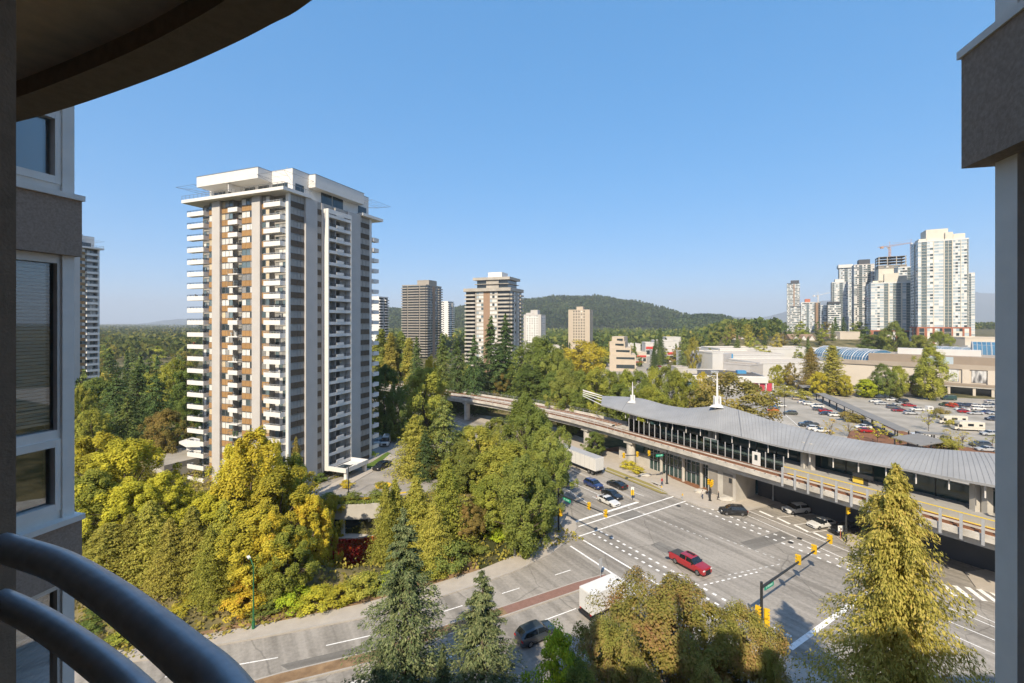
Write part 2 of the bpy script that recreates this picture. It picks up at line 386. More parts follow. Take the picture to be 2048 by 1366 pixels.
pline((1408,1170),(1515,1144),.22,dash=(.5,.5)); pline((1456,1150),(1560,1128),.2,pw,dash=(.5,.6))
pline((1256,1015),(1424,1081),.22,pw,dash=(.5,.6)); pline((1440,1075),(1560,1120),.2,pw,dash=(.5,.6))
for a, b in [((1110,1150),(1141,1140)),((1004,1187),(1039,1176)),((884,1224),(925,1211)),((652,1291),(755,1268)),((465,1331),(556,1315)),((330,1354),(400,1343)),
             ((1090,1240),(1152,1217)),((860,1330),(960,1290)),((1262,983),(1288,992)),((1215,962),(1232,970)),((1160,937),(1180,946))]:
    pline(a, b, .15)
for k, (a, b) in enumerate([((1884,1168),(1912,1192)),((1909,1171),(1944,1199)),((1934,1174),(1970,1202)),((1957,1178),(1995,1205)),((1980,1182),(2020,1210))]):
    pline(a, b, .62)
# turn arrow near the bottom of the frame
A0 = Vector(G2(700,1366)); 
for (u, v, u2, v2, w) in [(0,0,1.5,.5,.3),(1.5,.5,1.9,1.3,.3)]: pm.strip([A0+Vector((u,v)), A0+Vector((u2,v2))], w, .005)
pm.poly([(A0.x+1.4,A0.y+1.25,.005),(A0.x+2.5,A0.y+1.05,.005),(A0.x+2.3,A0.y+2.1,.005)])
tag(struct('road_marking', pm, M['paint']), kind='structure'); struct('road_marking', pw, M['paint_worn'])
for i, p in enumerate([(1336,1116),(1341,1105),(1599,1077),(1581,1085),(1357,1012)]):
    o = MB().cyl(0,0,.003,.012,.42,14).build('manhole_cover', M['dark_metal']); o.location = (*G2(*p), 0)
    tag(o, ['round iron manhole cover just behind the red pickup truck','small iron manhole cover by the red pickup tailgate','iron manhole cover between the eastern crosswalk dashes and lane line','iron manhole cover lying on the dashed crosswalk line to the east','small iron cover near the northern crosswalk corner'][i], 'manhole')
# mall parking lot
lot = [(62,100),(78,118),(46,170),(60,262),(150,292),(176,262),(182,216),(330,185),(330,80),(110,84)]
struct('parking_lot', MB().sheet(lot, .0), M['lot_asphalt'])
lb = MB()
for i in range(9):
    a = Vector(G2(1537+i*5, 836+i*3.1)); lb.strip([a, a+Vector((4.9,-1.1))], .14, .004)
lb.strip([G2(1571,829), G2(1600,855)], .14, .004)
for (a, b, n) in [((1610,808),(1690,842),11),((1752,806),(1830,834),10),((1893,815),(2010,818),9),((1920,824),(2010,832),6)]:
    A = Vector(G2(*a)); B = Vector(G2(*b))
    for k in range(n+1):
        q = A.lerp(B, k/n); lb.strip([q-Vector((2.4,-.54)), q+Vector((2.4,-.54))], .13, .004)
struct('parking_marking', lb, M['paint'])
far_lot = [G2(*p) for p in [(1195,770),(1350,770),(1330,716),(1220,718)]]
struct('parking_lot', MB().sheet(far_lot, .009), M['lot_asphalt'])
struct('far_street', MB().strip([G2(1308,760), G2(1290,715), G2(1286,690)], 16, .012), M['lot_asphalt'])
# tower forecourt, terrace and sunken lane
drv = [G2(*p, 4.0) for p in [(600,1003),(690,998),(770,993),(850,985),(905,965),(880,935),(838,905),(806,880),(770,868),(742,874),(744,905),(700,948),(640,966)]]
struct('driveway', MB().prism(drv, -1.0, 4.0), M['drive'])
lane = [G2(*p, -5.7) for p in [(600,1180),(690,1172),(760,1160),(760,1138),(690,1137),(610,1150)]]
struct('access_lane', MB().sheet(lane, -5.68), M['drive'])
struct('lane_edge_line', MB().strip([G2(*p, -5.66) for p in [(612,1161),(660,1151),(710,1143),(760,1139)]], .3, -5.67), M['paint_yellow'])
struct('driveway_kerb', MB().wall([G2(*p, 4.0) for p in [(655,994),(690,998),(735,996),(770,992),(812,985)]], .3, 3.9, 4.14), M['paint_yellow'])
struct('lawn', MB().prism([G2(*p, 4.0) for p in [(720,935),(744,925),(774,905),(782,907),(745,938)]], 3.9, 4.12), M['lawn'])
struct('walkway', MB().prism([G2(*p, 4.0) for p in [(625,985),(700,952),(748,930),(778,908),(796,912),(760,935),(690,975),(650,990)]], 3.9, 4.09), M['sidewalk'])

for pts in ([(1230,1030),(1262,1018),(1290,1030),(1256,1043)],[(1480,1085),(1560,1062),(1590,1076),(1508,1100)],[(1300,1090),(1318,1083),(1400,1124),(1382,1133)],[(1700,1190),(1760,1165),(1800,1188),(1742,1215)],[(560,1330),(760,1283),(780,1292),(580,1342)],[(1120,970),(1150,958),(1172,968),(1140,982)]):
    struct('road_patch', MB().sheet([G2(*p) for p in pts], .002), M['asphalt_patch'])
# ---------------------------------------------------------------- the building the photo is taken from
mk('stucco', (.36,.27,.21), .95, .12, 60, bump=.5, bscale=160, c2=(.42,.32,.255))
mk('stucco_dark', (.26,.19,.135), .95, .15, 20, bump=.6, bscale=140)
mk('soffit_dark', (.62,.45,.31), .95, .15, 8, bump=.5, bscale=120)
mk('window_frame', (.88,.82,.75), .55, .05, 6)
mk('rail_paint', (.50,.50,.53), .42, .12, 40, bump=.05, bscale=300, spec=.6, metal=.35)
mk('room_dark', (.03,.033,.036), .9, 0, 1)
M['host_glass'] = glassmat('host_glass', (.80,.86,.88), 2.6); mk('lilac_reflection', (.80,.79,.84), .9, .04, 2)
mk('blind_slat', (.82,.83,.84), .6, .04, 4)
hb = thing('apartment_building', 'brown stucco apartment block the view is taken from, with white framed bay windows', 'building', (0,0,0))
# massing behind the camera (it shades the trees below)
b = MB()
b.box(-58,-26,0, 46,-2.4,43.5); b.box(-40,-22,43.5,-6,-6,47.0); b.box(6,-20,43.5,14,-4,46.5); b.box(24,-20,43.5,40,-5,47.5)
b.build('main_block', M['stucco'], hb)
# left bay: window wall plane runs from P0 toward the camera
P0 = Vector((AT(149,3.87),3.87)); wd = Vector((-.24,-.97)).normalized(); wn = Vector((wd.y*-1, wd.x))   # wn faces right
if wn.x < 0: wn = -wn
LM = Matrix(((wd.x, -wn.x, 0, P0.x), (wd.y, -wn.y, 0, P0.y), (0,0,1,0), (0,0,0,1)))   # local: x toward camera, y into the wall
def left_mb(): return MB()
FLR = 2.70
body = MB()
body.box(0,.16,0, 5,5.5,43.5)          # core
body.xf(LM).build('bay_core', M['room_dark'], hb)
for k in range(-6, 4):
    z0 = 35.56 + FLR*k; z1 = z0 + .47
    s = MB().box(-.02,-.055,z0, 5,.16,z1); s.xf(LM).build('spandrel', M['stucco'], hb)
    s = MB().box(-.03,-.08,z1, 5,.16,z1+.045); s.xf(LM).build('sill', M['window_frame'], hb)
    # window of the storey above this spandrel: sash zone z1+.045 .. z0+FLR
    za, zb = z1+.045, z0+FLR
    w = MB()
    w.box(0,-.0,za, .085,.16,zb)                     # corner post
    w.box(.085,.02,za, 5,.16,za+.07); w.box(.085,.02,zb-.07, 5,.16,zb)
    tr = za+.66
    w.box(.085,.02,tr, 5,.16,tr+.075)                 # transom
    w.box(.085,.01,za+.07, .105,.16,tr); w.box(.085,.02,tr+.075, .108,.16,zb-.07)
    w.box(1.62,.03,za, 1.70,.16,zb); w.box(3.2,.03,za,3.3,.16,zb)
    wf = w.xf(LM).build('window', M['window_frame'], hb)
    if -1 <= k <= 1:
        sf = MB().box(.107,.0,za+.07,.135,.1,tr).box(.136,.0,za+.07,1.62,.1,za+.13).box(.136,.0,tr-.06,1.62,.1,tr).xf(LM).build('sash', M['window_frame'], wf)
    p = MB().box(.109,.065,tr+.075, 5,.085,zb-.07); p.xf(LM).build('pane', M['host_glass'] if 'host_glass' in M else M['glass_dark'], wf)
    p = MB().box(.11,.055,za+.07, 5,.07,tr); p.xf(LM).build('pane', M['host_glass'], wf)
    if k >= 0: MB().box(.12,.075,za+.1,1.6,.12,zb-.1).xf(LM).build('curtain', M['lilac_reflection'], wf)  # pale sheet behind the glass, standing in for the pane's sky reflection
    if k in (-1, -2):
        bl = MB()
        zz = tr+.12
        while zz < zb-.1:
            bl.box(.115,.10,zz, 1.62,.122,zz+.020); zz += .028
        bl.xf(LM).build('blind_slats', M['blind_slat'], wf); 
# right return wall
rd = Vector((.24,.97)).normalized()
RP = Vector((1.815,1.71)); rn = Vector((-rd.y, rd.x))      # faces left
RM = Matrix(((-rd.x, -rn.x, 0, RP.x), (-rd.y, -rn.y, 0, RP.y), (0,0,1,0), (0,0,0,1)))
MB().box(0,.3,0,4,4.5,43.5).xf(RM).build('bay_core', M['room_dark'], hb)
for k in range(-8, 4):
    z0 = 35.60 + FLR*k; z1 = z0 + .43
    MB().box(-.05,-.075,z0, 4,.3,z1).xf(RM).build('spandrel', M['stucco'], hb)
    MB().box(-.06,-.085,z1, 4,.3,z1+.03).xf(RM).build('sill', M['window_frame'], hb)
    za, zb = z1+.03, z0+FLR
    w = MB().box(0,.0,za,.10,.3,zb).box(.101,.03,za,4,.3,za+.07).box(.101,.03,zb-.07,4,.3,zb).box(.101,.03,za+.62,4,.3,za+.69).box(.101,.03,za+.07,.13,.3,zb)
    wf = w.xf(RM).build('window', M['window_frame'], hb)
    MB().box(.125,.06,za+.07,4,.07,zb-.07).xf(RM).build('pane', M['host_glass'], wf)
# balcony slab overhead: curved edge with a dropped lip
def arc(pts, n=28):
    "Catmull-Rom through points"
    P = [Vector(p) for p in pts]; P = [P[0]*2-P[1]] + P + [P[-1]*2-P[-2]]; out = []
    for i in range(1, len(P)-2):
        for k in range(n//(len(P)-3)+1):
            t = k/(n//(len(P)-3)+1); a,b_,c,d = P[i-1:i+3]
            out.append(.5*((2*b_)+(c-a)*t+(2*a-5*b_+4*c-d)*t*t+(3*b_-a-3*c+d)*t**3))
    out.append(P[-2]); return out
ZS = 36.045
edge = arc([(p[0]*.972,p[1]*.972) for p in [(-2.75,2.33),(-2.382,2.203),(-1.95,2.03),(-1.434,1.802),(-1.079,1.625),(-.869,1.509),(-.704,1.411),(-.35,1.13),(-.05,.75),(.12,.3),(.18,-.3),(.18,-2.4)]], 44)
slab = MB().prism([(p.x,p.y) for p in edge]+[(-4.5,-2.4),(-4.5,2.4)], ZS+.03, ZS+.25, 0, bottom=True)
slab.build('balcony_slab', M['soffit_dark'], hb)
lip_c = [(p.x,p.y) for p in edge]
MB().wall(lip_c, .14, ZS-.045, ZS+.26).build('slab_lip', M['stucco_dark'], hb)
# corner pier at far left
MB().box(-2.2,-2.4,31.5, -1.035,.95,ZS+.03).build('wall_pier', M['stucco_dark'], hb)
MB().box(-1.03,-2.4,33.2, 1.2,-.9,33.5).box(-1.03,-2.6,33.5,2.5,-1.2,36.02).build('balcony_back', M['stucco_dark'], hb)
# lower slab and its own rail
MB().prism([(p.x*.75-.35,p.y*.62-.2) for p in edge]+[(-3,-2.4)], 33.2, 33.42, 0, bottom=True).build('balcony_slab', M['soffit_dark'], hb)
rail = thing('balcony_railing', 'curved dark painted tube railing of the balcony in the lower left corner', 'railing', (0,0,0))
def railpath(z, py0):
    k = (CH-z)/.455
    pts = [(-1.16,.965),(-.999,.91),(-.844,.85),(-.669,.757),(-.5427,.682),(-.435,.615),(-.353,.56),(-.22,.44),(-.13,.28),(-.10,0),(-.10,-.9)] if z > 34.5 else [(-1.16,.965),(-.99,.902),(-.84,.835),(-.665,.745),(-.54,.672),(-.435,.605),(-.353,.55),(-.22,.43),(-.13,.27),(-.10,0),(-.10,-.9)]
    return [Vector((p[0],p[1],z)) for p in arc(pts, 40)]
MB().tube(railpath(34.545,0), .0265, 16).build('top_rail', M['rail_paint'], rail, True)
MB().tube(railpath(34.435,0), .0235, 16).build('middle_rail', M['rail_paint'], rail, True)
for (x, y) in [(-.10,-.1),(-.10,-.6)]: MB().cyl(x,y,33.4,34.53,.02,10).build('post', M['rail_paint'], rail)
# ---------------------------------------------------------------- the white balcony tower
rng = random.Random(5)
TS = .9; TX, TY, TZ = -45.2*TS, 92*TS, 35-35*TS
TROT = math.atan2(-.357, .934)
FH = 2.65; NF = 22
def zf(i): return 58.6 - FH*i           # floor level, 0 = top
def tmesh(name, mats, fn, smooth=False):
    m = MB(); fn(m); return m.mesh(name, mats, smooth)
def window_variants(w, n, h, mats, wts, seeds=5, fr=M['mid_metal'], mull=.07):
    "n panes side by side, each with its own curtain; local x 0..w, y = 0 faces out, z 0..h"
    out = []
    for s in range(seeds):
        r = random.Random(s*17+n+int(w*100)); m = MB(); ms = [fr]+mats; pw_ = w/n
        for i in range(n):
            k = r.choices(range(len(mats)), wts)[0]+1
            m.poly([(i*pw_,.06,0),((i+1)*pw_,.06,0),((i+1)*pw_,.06,h),(i*pw_,.06,h)], k)
            if i: m.box(i*pw_-mull/2,0,0,i*pw_+mull/2,.059,h,0)
        m.box(0,-.01,0,w,.058,.07,0); m.box(0,-.01,h-.07,w,.058,h,0)
        out.append(m.mesh('window', ms))
    return out
LITM = [M['curtain'], M['curtain_cream'], M['glass_mid'], M['glass_dark'], M['curtain_grey']]
LITW = [5.5,.9,1.6,2.0,2.2]
mk('clutter_green', (.06,.10,.03), .9, .3, 5); mk('clutter_red', (.28,.10,.06), .9, .3, 5)
def make_tower():
    T = thing('apartment_tower', 'tall white apartment tower with stacked balconies and grey piers, nearest one left of centre', 'building', (TX,TY,TZ), TROT, 'white balcony towers', TS)
    zb, zt = -4, 66.6
    # body: y = depth behind the left face, x = 0 at the near corner
    m = MB()
    m.box(-26.6,1.35,zb,0-.02,26,zt-5.2); m.box(-23.0,.12,zb,-15.7,1.35,zt-5.2); m.box(-13.2,.12,zb,-5.2,1.35,zt-5.2); m.box(-.7,0,zb,0,1.35,zt-5.2)
    m.build('body', [M['recess_wall']], T)
    # piers
    for (s0, s1) in ((19.0,21.4),(7.2,9.5)):
        MB().box(-s1,-.55,zb,-s0,.115,61.3).build('pier', M['tower_grey'], T)
    for (t0, t1) in ((4.1,7.3),(17.0,21.3)):
        MB().box(-.015,t0,zb,.45,t1,61.3).build('pier', M['tower_grey'], T)
    MB().box(-.02,8.9,zb,.10,9.5,61.3).build('wall_strip', M['tower_grey'], T)
    MB().box(-.70,-.03,zb,.03,-.005,61.3).build('corner_wall', M['white_paint'], T)
    MB().box(-.02,-.04,zb,.035,.5,61.3).build('corner_wall', M['white_paint'], T)
    MB().box(-.02,25.2,zb,.06,26.05,61.3).build('corner_wall', M['white_paint'], T)
    MB().box(0,9.5,2.2,1.4,9.75,60.2).build('fin', M['white_paint'], T)
    MB().box(0,16.75,2.2,1.4,17.0,60.2).build('fin', M['white_paint'], T)
    MB().box(0,9.75,59.2,1.4,16.75,60.2).build('frame_beam', M['white_paint'], T)
    # per-floor meshes
    wA = window_variants(1.6,1,1.35,LITM,LITW); wB = window_variants(3.2,3,1.35,LITM,LITW,8); wC = window_variants(3.5,3,1.35,LITM,LITW,8); wD = window_variants(2.0,2,1.35,LITM,LITW)
    SHM = [M['curtain'], M['glass_sky'], M['glass_mid'], M['curtain_grey']]
    wE = window_variants(3.5,4,1.3,SHM,[4,4,1.5,1],8); wF = window_variants(1.5,1,1.3,SHM,[5,3,1,1]); wG = window_variants(3.8,3,1.3,SHM,[4,4,1.5,1],6)
    gd = [M['glass_mid'],M['glass_dark'],M['curtain_grey'],M['curtain']]
    dL = window_variants(3.4,4,2.25,gd,[3,3,2,1],6); dM = window_variants(2.3,2,2.2,gd,[2,4,2,.5],6); dR = window_variants(4.2,4,2.25,gd,[3,3,2,1.4],8)
    dS = window_variants(2.4,2,2.2,SHM,[2,5,2,1],6)
    dSd = window_variants(1.9,1,2.2,[M['glass_dark'],M['glass_mid']],[4,1],3)
    def panel(w, n): 
        def f(m):
            for i in range(n): m.box(i*w/n+.02,-.05,0,(i+1)*w/n-.02,.06,1.18)
        return f
    pA = tmesh('p', [M['orange_panel']], panel(1.6,1)); pB = tmesh('p', [M['orange_panel']], panel(3.2,3)); pC = tmesh('p', [M['orange_panel']], panel(3.5,3)); pD = tmesh('p', [M['orange_panel']], panel(2.0,2))
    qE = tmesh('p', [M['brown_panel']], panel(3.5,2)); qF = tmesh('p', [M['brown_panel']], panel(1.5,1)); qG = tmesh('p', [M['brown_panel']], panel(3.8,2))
    def parapet(w, d, solid=True):
        def f(m):
            m.box(0,-d,-.22,w,0,0)
            if solid: m.box(0,-d,0,w,-d+.12,.72); m.box(0,-d+.12,0,.12,0,.72); m.box(w-.12,-d+.12,0,w,0,.72)
        return f
    def railing(w, d, z0, z1, glass=False):
        def f(m):
            m.box(0,-d,z1-.05,w,-d+.05,z1); m.box(0,-d+.05,z1-.05,.05,0,z1); m.box(w-.05,-d+.05,z1-.05,w,0,z1)
            n = max(2, int(w/.9))
            for i in range(n+1): m.box(i*(w-.05)/n,-d+.005,z0,i*(w-.05)/n+.05,-d+.045,z1-.05)
            m.box(0,-d+.01,(z0+z1)/2,w,-d+.04,(z0+z1)/2+.03)
        return f
    bL = tmesh('b', [M['white_paint']], parapet(5.2,1.3)); bM = tmesh('b', [M['white_paint']], parapet(2.8,1.1)); bMo = tmesh('b', [M['white_paint']], parapet(2.8,1.1,False)); bR = tmesh('b', [M['white_paint']], parapet(4.5,1.4))
    rL = tmesh('r', [M['dark_metal']], railing(5.2,1.3,.72,1.06)); rM = tmesh('r', [M['dark_metal']], railing(2.8,1.1,.72,1.04)); rMo = tmesh('r', [M['glass_mid']], railing(2.8,1.1,0,1.04)); rR = tmesh('r', [M['light_metal']], railing(4.5,1.4,.72,1.06))
    def fbal(m):
        m.box(.25,0-.15,0,1.36,7.0-.15-.1,.0) if False else None
        m.box(0,0,-.25,1.36,7.0,-.02); m.box(1.24,0,-.02,1.36,7.0,.42); m.box(1.26,2.3,.42,1.40,4.6,1.0)
    bF = tmesh('b', [M['white_paint']], fbal)
    def frl(m, ab=(0,2.3)):
        for a,b_ in (ab,):
            m.box(1.28,a,.98,1.33,b_,1.03); m.box(1.29,a,.7,1.32,b_,.73)
            k = 4
            for i in range(k+1): m.box(1.29,a+(b_-a-.04)*i/k,.42,1.32,a+(b_-a-.04)*i/k+.04,.98)
    rF = tmesh('r', [M['dark_metal']], frl); rF2 = tmesh('r', [M['dark_metal']], lambda m: frl(m, (4.6,7.0)))
    def fpart(m): m.box(0,2.25,0,1.1,2.4,2.3); 
    pF = tmesh('p', [M['recess_wall']], fpart)
    bK = tmesh('b', [M['white_paint']], lambda m: (m.box(0,0,-.22,1.5,2.2,0), m.box(1.38,0,0,1.5,2.2,.75), m.box(0,2.08,0,1.38,2.2,.75), m.box(0,0,0,1.38,.12,.75)))
    def put(name, me, x, y, z, rot=0, par=T): 
        o = link(name, me, par); o.location = (x,y,z); o.rotation_euler = (0,0,rot); return o
    H = PI/2
    for i in range(NF+1):
        z = zf(i)
        w0 = z+1.18+.02
        put('window', rng.choice(wA), -23.0, -.0, w0); put('spandrel_panel', pA, -23.0, 0.02, z)
        put('window', rng.choice(wB), -19.0, -.0, w0); put('spandrel_panel', pB, -19.0, .02, z)
        put('window', rng.choice(wC), -13.0, -.0, w0); put('spandrel_panel', pC, -13.0, .02, z)
        put('window', rng.choice(wD), -7.2, -.0, w0); put('spandrel_panel', pD, -7.2, .02, z)
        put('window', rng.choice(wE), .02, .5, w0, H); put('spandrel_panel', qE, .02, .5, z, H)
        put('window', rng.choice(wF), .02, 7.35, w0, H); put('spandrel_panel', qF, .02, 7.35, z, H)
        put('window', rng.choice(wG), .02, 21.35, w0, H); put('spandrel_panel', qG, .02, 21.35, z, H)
        b = put('balcony', bL, -28.2, .0+1.3*0, z); put('railing', rL, 0,0,0, 0, b)
        if i in (5,6,10,17,18) or rng.random() < .08: b = put('balcony', bMo, -15.8, 0, z); put('railing', rMo, 0,0,0,0,b)
        else: b = put('balcony', bM, -15.8, 0, z); put('railing', rM, 0,0,0,0,b)
        b = put('balcony', bR, -5.2, 0, z); put('railing', rR, 0,0,0,0,b)
        put('balcony_door', rng.choice(dL), -26.5, 1.26, z); put('balcony_door', rng.choice(dM), -15.6, 1.26, z); put('balcony_door', rng.choice(dR), -5.0, 1.26, z)
        if z < 59:
            b = put('balcony', bF, .02, 9.75, z); put('railing', rF, 0,0,0,0,b); put('railing', rF2, 0,0,0,0,b)
            put('balcony_door', rng.choice(dSd), .03, 9.9, z, H); put('balcony_door', rng.choice(dS), .6, 12.2, z, H) if False else put('balcony_door', rng.choice(dS), .04, 12.2, z, H)
            put('partition', pF, 0, 9.75, z)
        for (bx, bw_, dd) in ((-28.0,4.8,1.0),(-15.6,2.4,.8),(-5.0,4.1,1.1)):
            if rng.random() < .55:
                q = MB()
                for _ in range(rng.randint(2,5)):
                    ux = bx+rng.uniform(.3,bw_-.3); uy = -rng.uniform(.25,dd); uh = rng.uniform(.5,1.25); ur = rng.uniform(.12,.3); q.cyl(ux,uy,0,uh,ur*.6,6,0,ur)
                put('balcony_clutter', q.mesh('c', rng.choice([M['clutter_green'],M['clutter_red'],M['curtain'],M['mid_metal'],M['clutter_green']])), 0, 0, z)
        if i > 0: put('balcony', bK, -.9, 26.02, z)
    # corner-glass edge posts of the left balconies
    MB().box(-26.75,1.2,zb,-26.6,1.36,61).build('corner_post', M['light_metal'], T)
    # penthouse level
    def slabring(m, x0, y0, x1, y1, z0, z1):
        m.box(x0,y0,z0,x1,y1,z0+.3,0)
        m.box(x0,y0,z0+.3,x1,y0+.15,z1,0); m.box(x0,y0+.15,z0+.3,x0+.15,y1,z1,0); m.box(x1-.15,y0+.15,z0+.3,x1,y1,z1,0)
    m = MB(); slabring(m,-29.0,-2.0,.8,5.5,61.32,62.0); m.build('penthouse_terrace', [M['white_paint']], T)
    m = MB(); slabring(m,-8,21.5,1.0,29.5,61.32,62.0); m.build('penthouse_terrace', [M['white_paint']], T)
    m = MB()
    m.box(-29.0,-1.95,62.85,.75,-1.9,62.91); m.box(.7,-1.9,62.85,.75,5.4,62.91); m.box(-29.0,-1.95,62.4,.75,-1.92,62.43)
    for i in range(24): m.box(-29+i*1.28,-1.95,62.0,-28.96+i*1.28,-1.91,62.85)
    for i in range(6): m.box(.7,-1.6+i*1.3,62.0,.74,-1.56+i*1.3,62.85)
    m.build('terrace_railing', [M['mid_metal']], T)
    m = MB(); m.box(-25.5,1.9,61.3,-.9,26,66.9); m.build('penthouse', [M['white_paint']], T)
    for (a, b_) in ((-24,-20.5),(-19.5,-16.5),(-14.5,-11.5),(-10.5,-7.5),(-6.5,-2.2)): MB().box(a,1.80,61.65,b_,1.895,64.1).build('penthouse_window', M['glass_dark'], T)
    for (a, b_) in ((2.6,4.8),(9.8,13),(13.3,16.6),(22,25)): MB().box(-.895,a,61.65,-.80,b_,64.0).build('penthouse_window', M['glass_dark'], T)
    for (x0,y0,x1,y1) in ((-24.8,-1.5,-6.6,1.9),): MB().box(x0,y0,64.55,x1,y1,66.75).build('roof_fascia', M['white_paint'], T)
    MB().box(-.9,6.2,64.0,.95,22.0,66.75).build('roof_fascia', M['white_paint'], T)
    m = MB(); m.box(-24.85,-1.55,66.75,-6.55,1.95,66.85); m.box(-.85,6.15,66.75,1.0,22.05,66.85); m.box(-25.55,1.95,66.9,-.85,26.05,67.0); m.build('roof_edge', [M['mid_metal']], T)
    MB().box(-15.6,-1.2,62.8,-15.4,1.8,64.5).build('terrace_wall', M['white_paint'], T)
    # pergola frames at the roof corners
    for (x0,y0,x1,y1) in ((-6.4,-1.9,.9,5.8),(-31.0,-1.9,-25.2,4.5),(-.5,22.2,3.2,29.6)):
        m = MB()
        for k in range(4):
            u = k/3; m.tube([(x0+(x1-x0)*u,y0,65.1),(x0+(x1-x0)*u,y1,65.1)],.03 if k in (0,3) else .018,4); m.tube([(x0,y0+(y1-y0)*u,65.12),(x1,y0+(y1-y0)*u,65.12)],.03 if k in (0,3) else .018,4)
        for (a, b_) in ((x0,y0),(x1,y0),(x1,y1),(x0,y1)): m.tube([(a,b_,65.1),(min(max(a,-25),-1.2),min(max(b_,2),25),64.2)],.03,4)
        m.build('pergola', [M['mid_metal']], T)
    m = MB(); m.cyl(-9,8,66.9,70.2,.05,5); m.tube([(-9.5,8,69.6),(-8.5,8,69.6)],.04,4); m.tube([(-9.4,8,69.0),(-8.6,8,69.0)],.04,4); m.cyl(-7,14,66.9,69,.05,5); m.box(-6.4,16,66.9,-4.9,17.6,68.2); m.build('roof_aerial', [M['light_metal']], T)
    return T
T1 = make_tower()
# entrance canopy in front of the tower
cp = thing('entrance_canopy', 'white flat entrance canopy on square legs at the foot of the white tower', 'canopy', (TX,TY,TZ), TROT, None, TS)
m = MB(); m.box(1.42,9.5,2.3,6.2,17,2.55); m.box(1.42,9.5,2.55,6.2,9.75,3.25); m.box(5.95,9.75,2.55,6.2,17,3.25); m.box(1.42,16.75,2.55,5.95,17,3.25); m.build('roof', [M['white_paint']], cp)
MB().box(2.2,10.4,2.56,4.6,13.2,2.8).build('roof_light', M['glass_dark'], cp)
for (x, y) in ((5.3,9.9),(5.3,16.0)): MB().box(x,y,-1,x+.7,y+.7,2.3).build('leg', M['white_paint'], cp)
MB().box(.1,9.6,.2,.16,17,2.3).build('glass_entrance', M['glass_dark'], cp)
# the same tower type further left: its shaded balcony face to us
cx_, cy_ = AT(199,181), 181
T2 = dup(T1, (cx_,cy_,8.6), TROT+PI/2, 'white balcony apartment tower far left, partly hidden behind the bay window wall', 'white balcony towers')
# low podium wings left of the tower
pw1 = thing('low_wing', 'low flat roofed wing left of the white tower, half hidden by yellow maples', 'building')
rp = [G2(*p, 6.2) for p in [(300,915),(372,893),(420,897),(395,917),(330,932)]]
MB().prism(rp, 0, 6.2, 0, 1).build('wall', [M['concrete'], M['lot_asphalt']], pw1)
rp2 = [G2(*p, 6.3) for p in [(296,915),(371,891),(424,896),(397,919),(330,935)]]
MB().wall(rp2+[rp2[0]], .4, 5.6, 6.75).build('roof_edge', M['concrete_dark'], pw1)
pw2 = thing('terrace_pavilion', 'white two-step terrace slab at the left foot of the white tower', 'building')
MB().prism([G2(*p, 9.0) for p in [(358,883),(384,874),(400,878),(400,890),(372,890)]], 8.55, 9.0, bottom=True).build('upper_slab', M['white_paint'], pw2)
MB().prism([G2(*p, 7.6) for p in [(373,893),(384,886),(402,890),(402,902),(384,900)]], 6.8, 7.6, bottom=True).build('lower_slab', M['white_paint'], pw2)
# pool terrace with the ivy wall
pt = thing('pool_terrace', 'curved concrete pool terrace with dark pavilion below the forecourt', 'terrace')
tp = [G2(*p, -.9) for p in [(640,1068),(652,1075),(680,1079),(712,1079),(750,1073),(770,1066)]]
bk = [G2(*p, -.9) for p in [(775,1050),(640,1050)]]
MB().prism(tp+bk, -6.2, -.9).build('deck', M['concrete'], pt)
MB().wall(tp, .3, -.95, -.62).build('deck_edge', M['kerb'], pt)
fw = [G2(*p, 4.0) for p in [(655,1004),(690,1006),(735,1005),(790,1000)]]
MB().wall([(p[0],p[1]-.9) for p in fw], .9, 1.7, 4.2).build('planter_wall', M['concrete'], pt)
MB().wall([(p[0],p[1]-.35) for p in fw], .3, -.9, 1.69).build('pavilion_glass', M['glass_dark'], pt)
for p in ((744,1002),(690,1006)):
    q = G2(*p, 4.0); q = (q[0], q[1]-1.0); MB().box(q[0]-.3,q[1]-.3,-.9,q[0]+.3,q[1]+.3,1.5).build('column', M['white_paint'], pt)
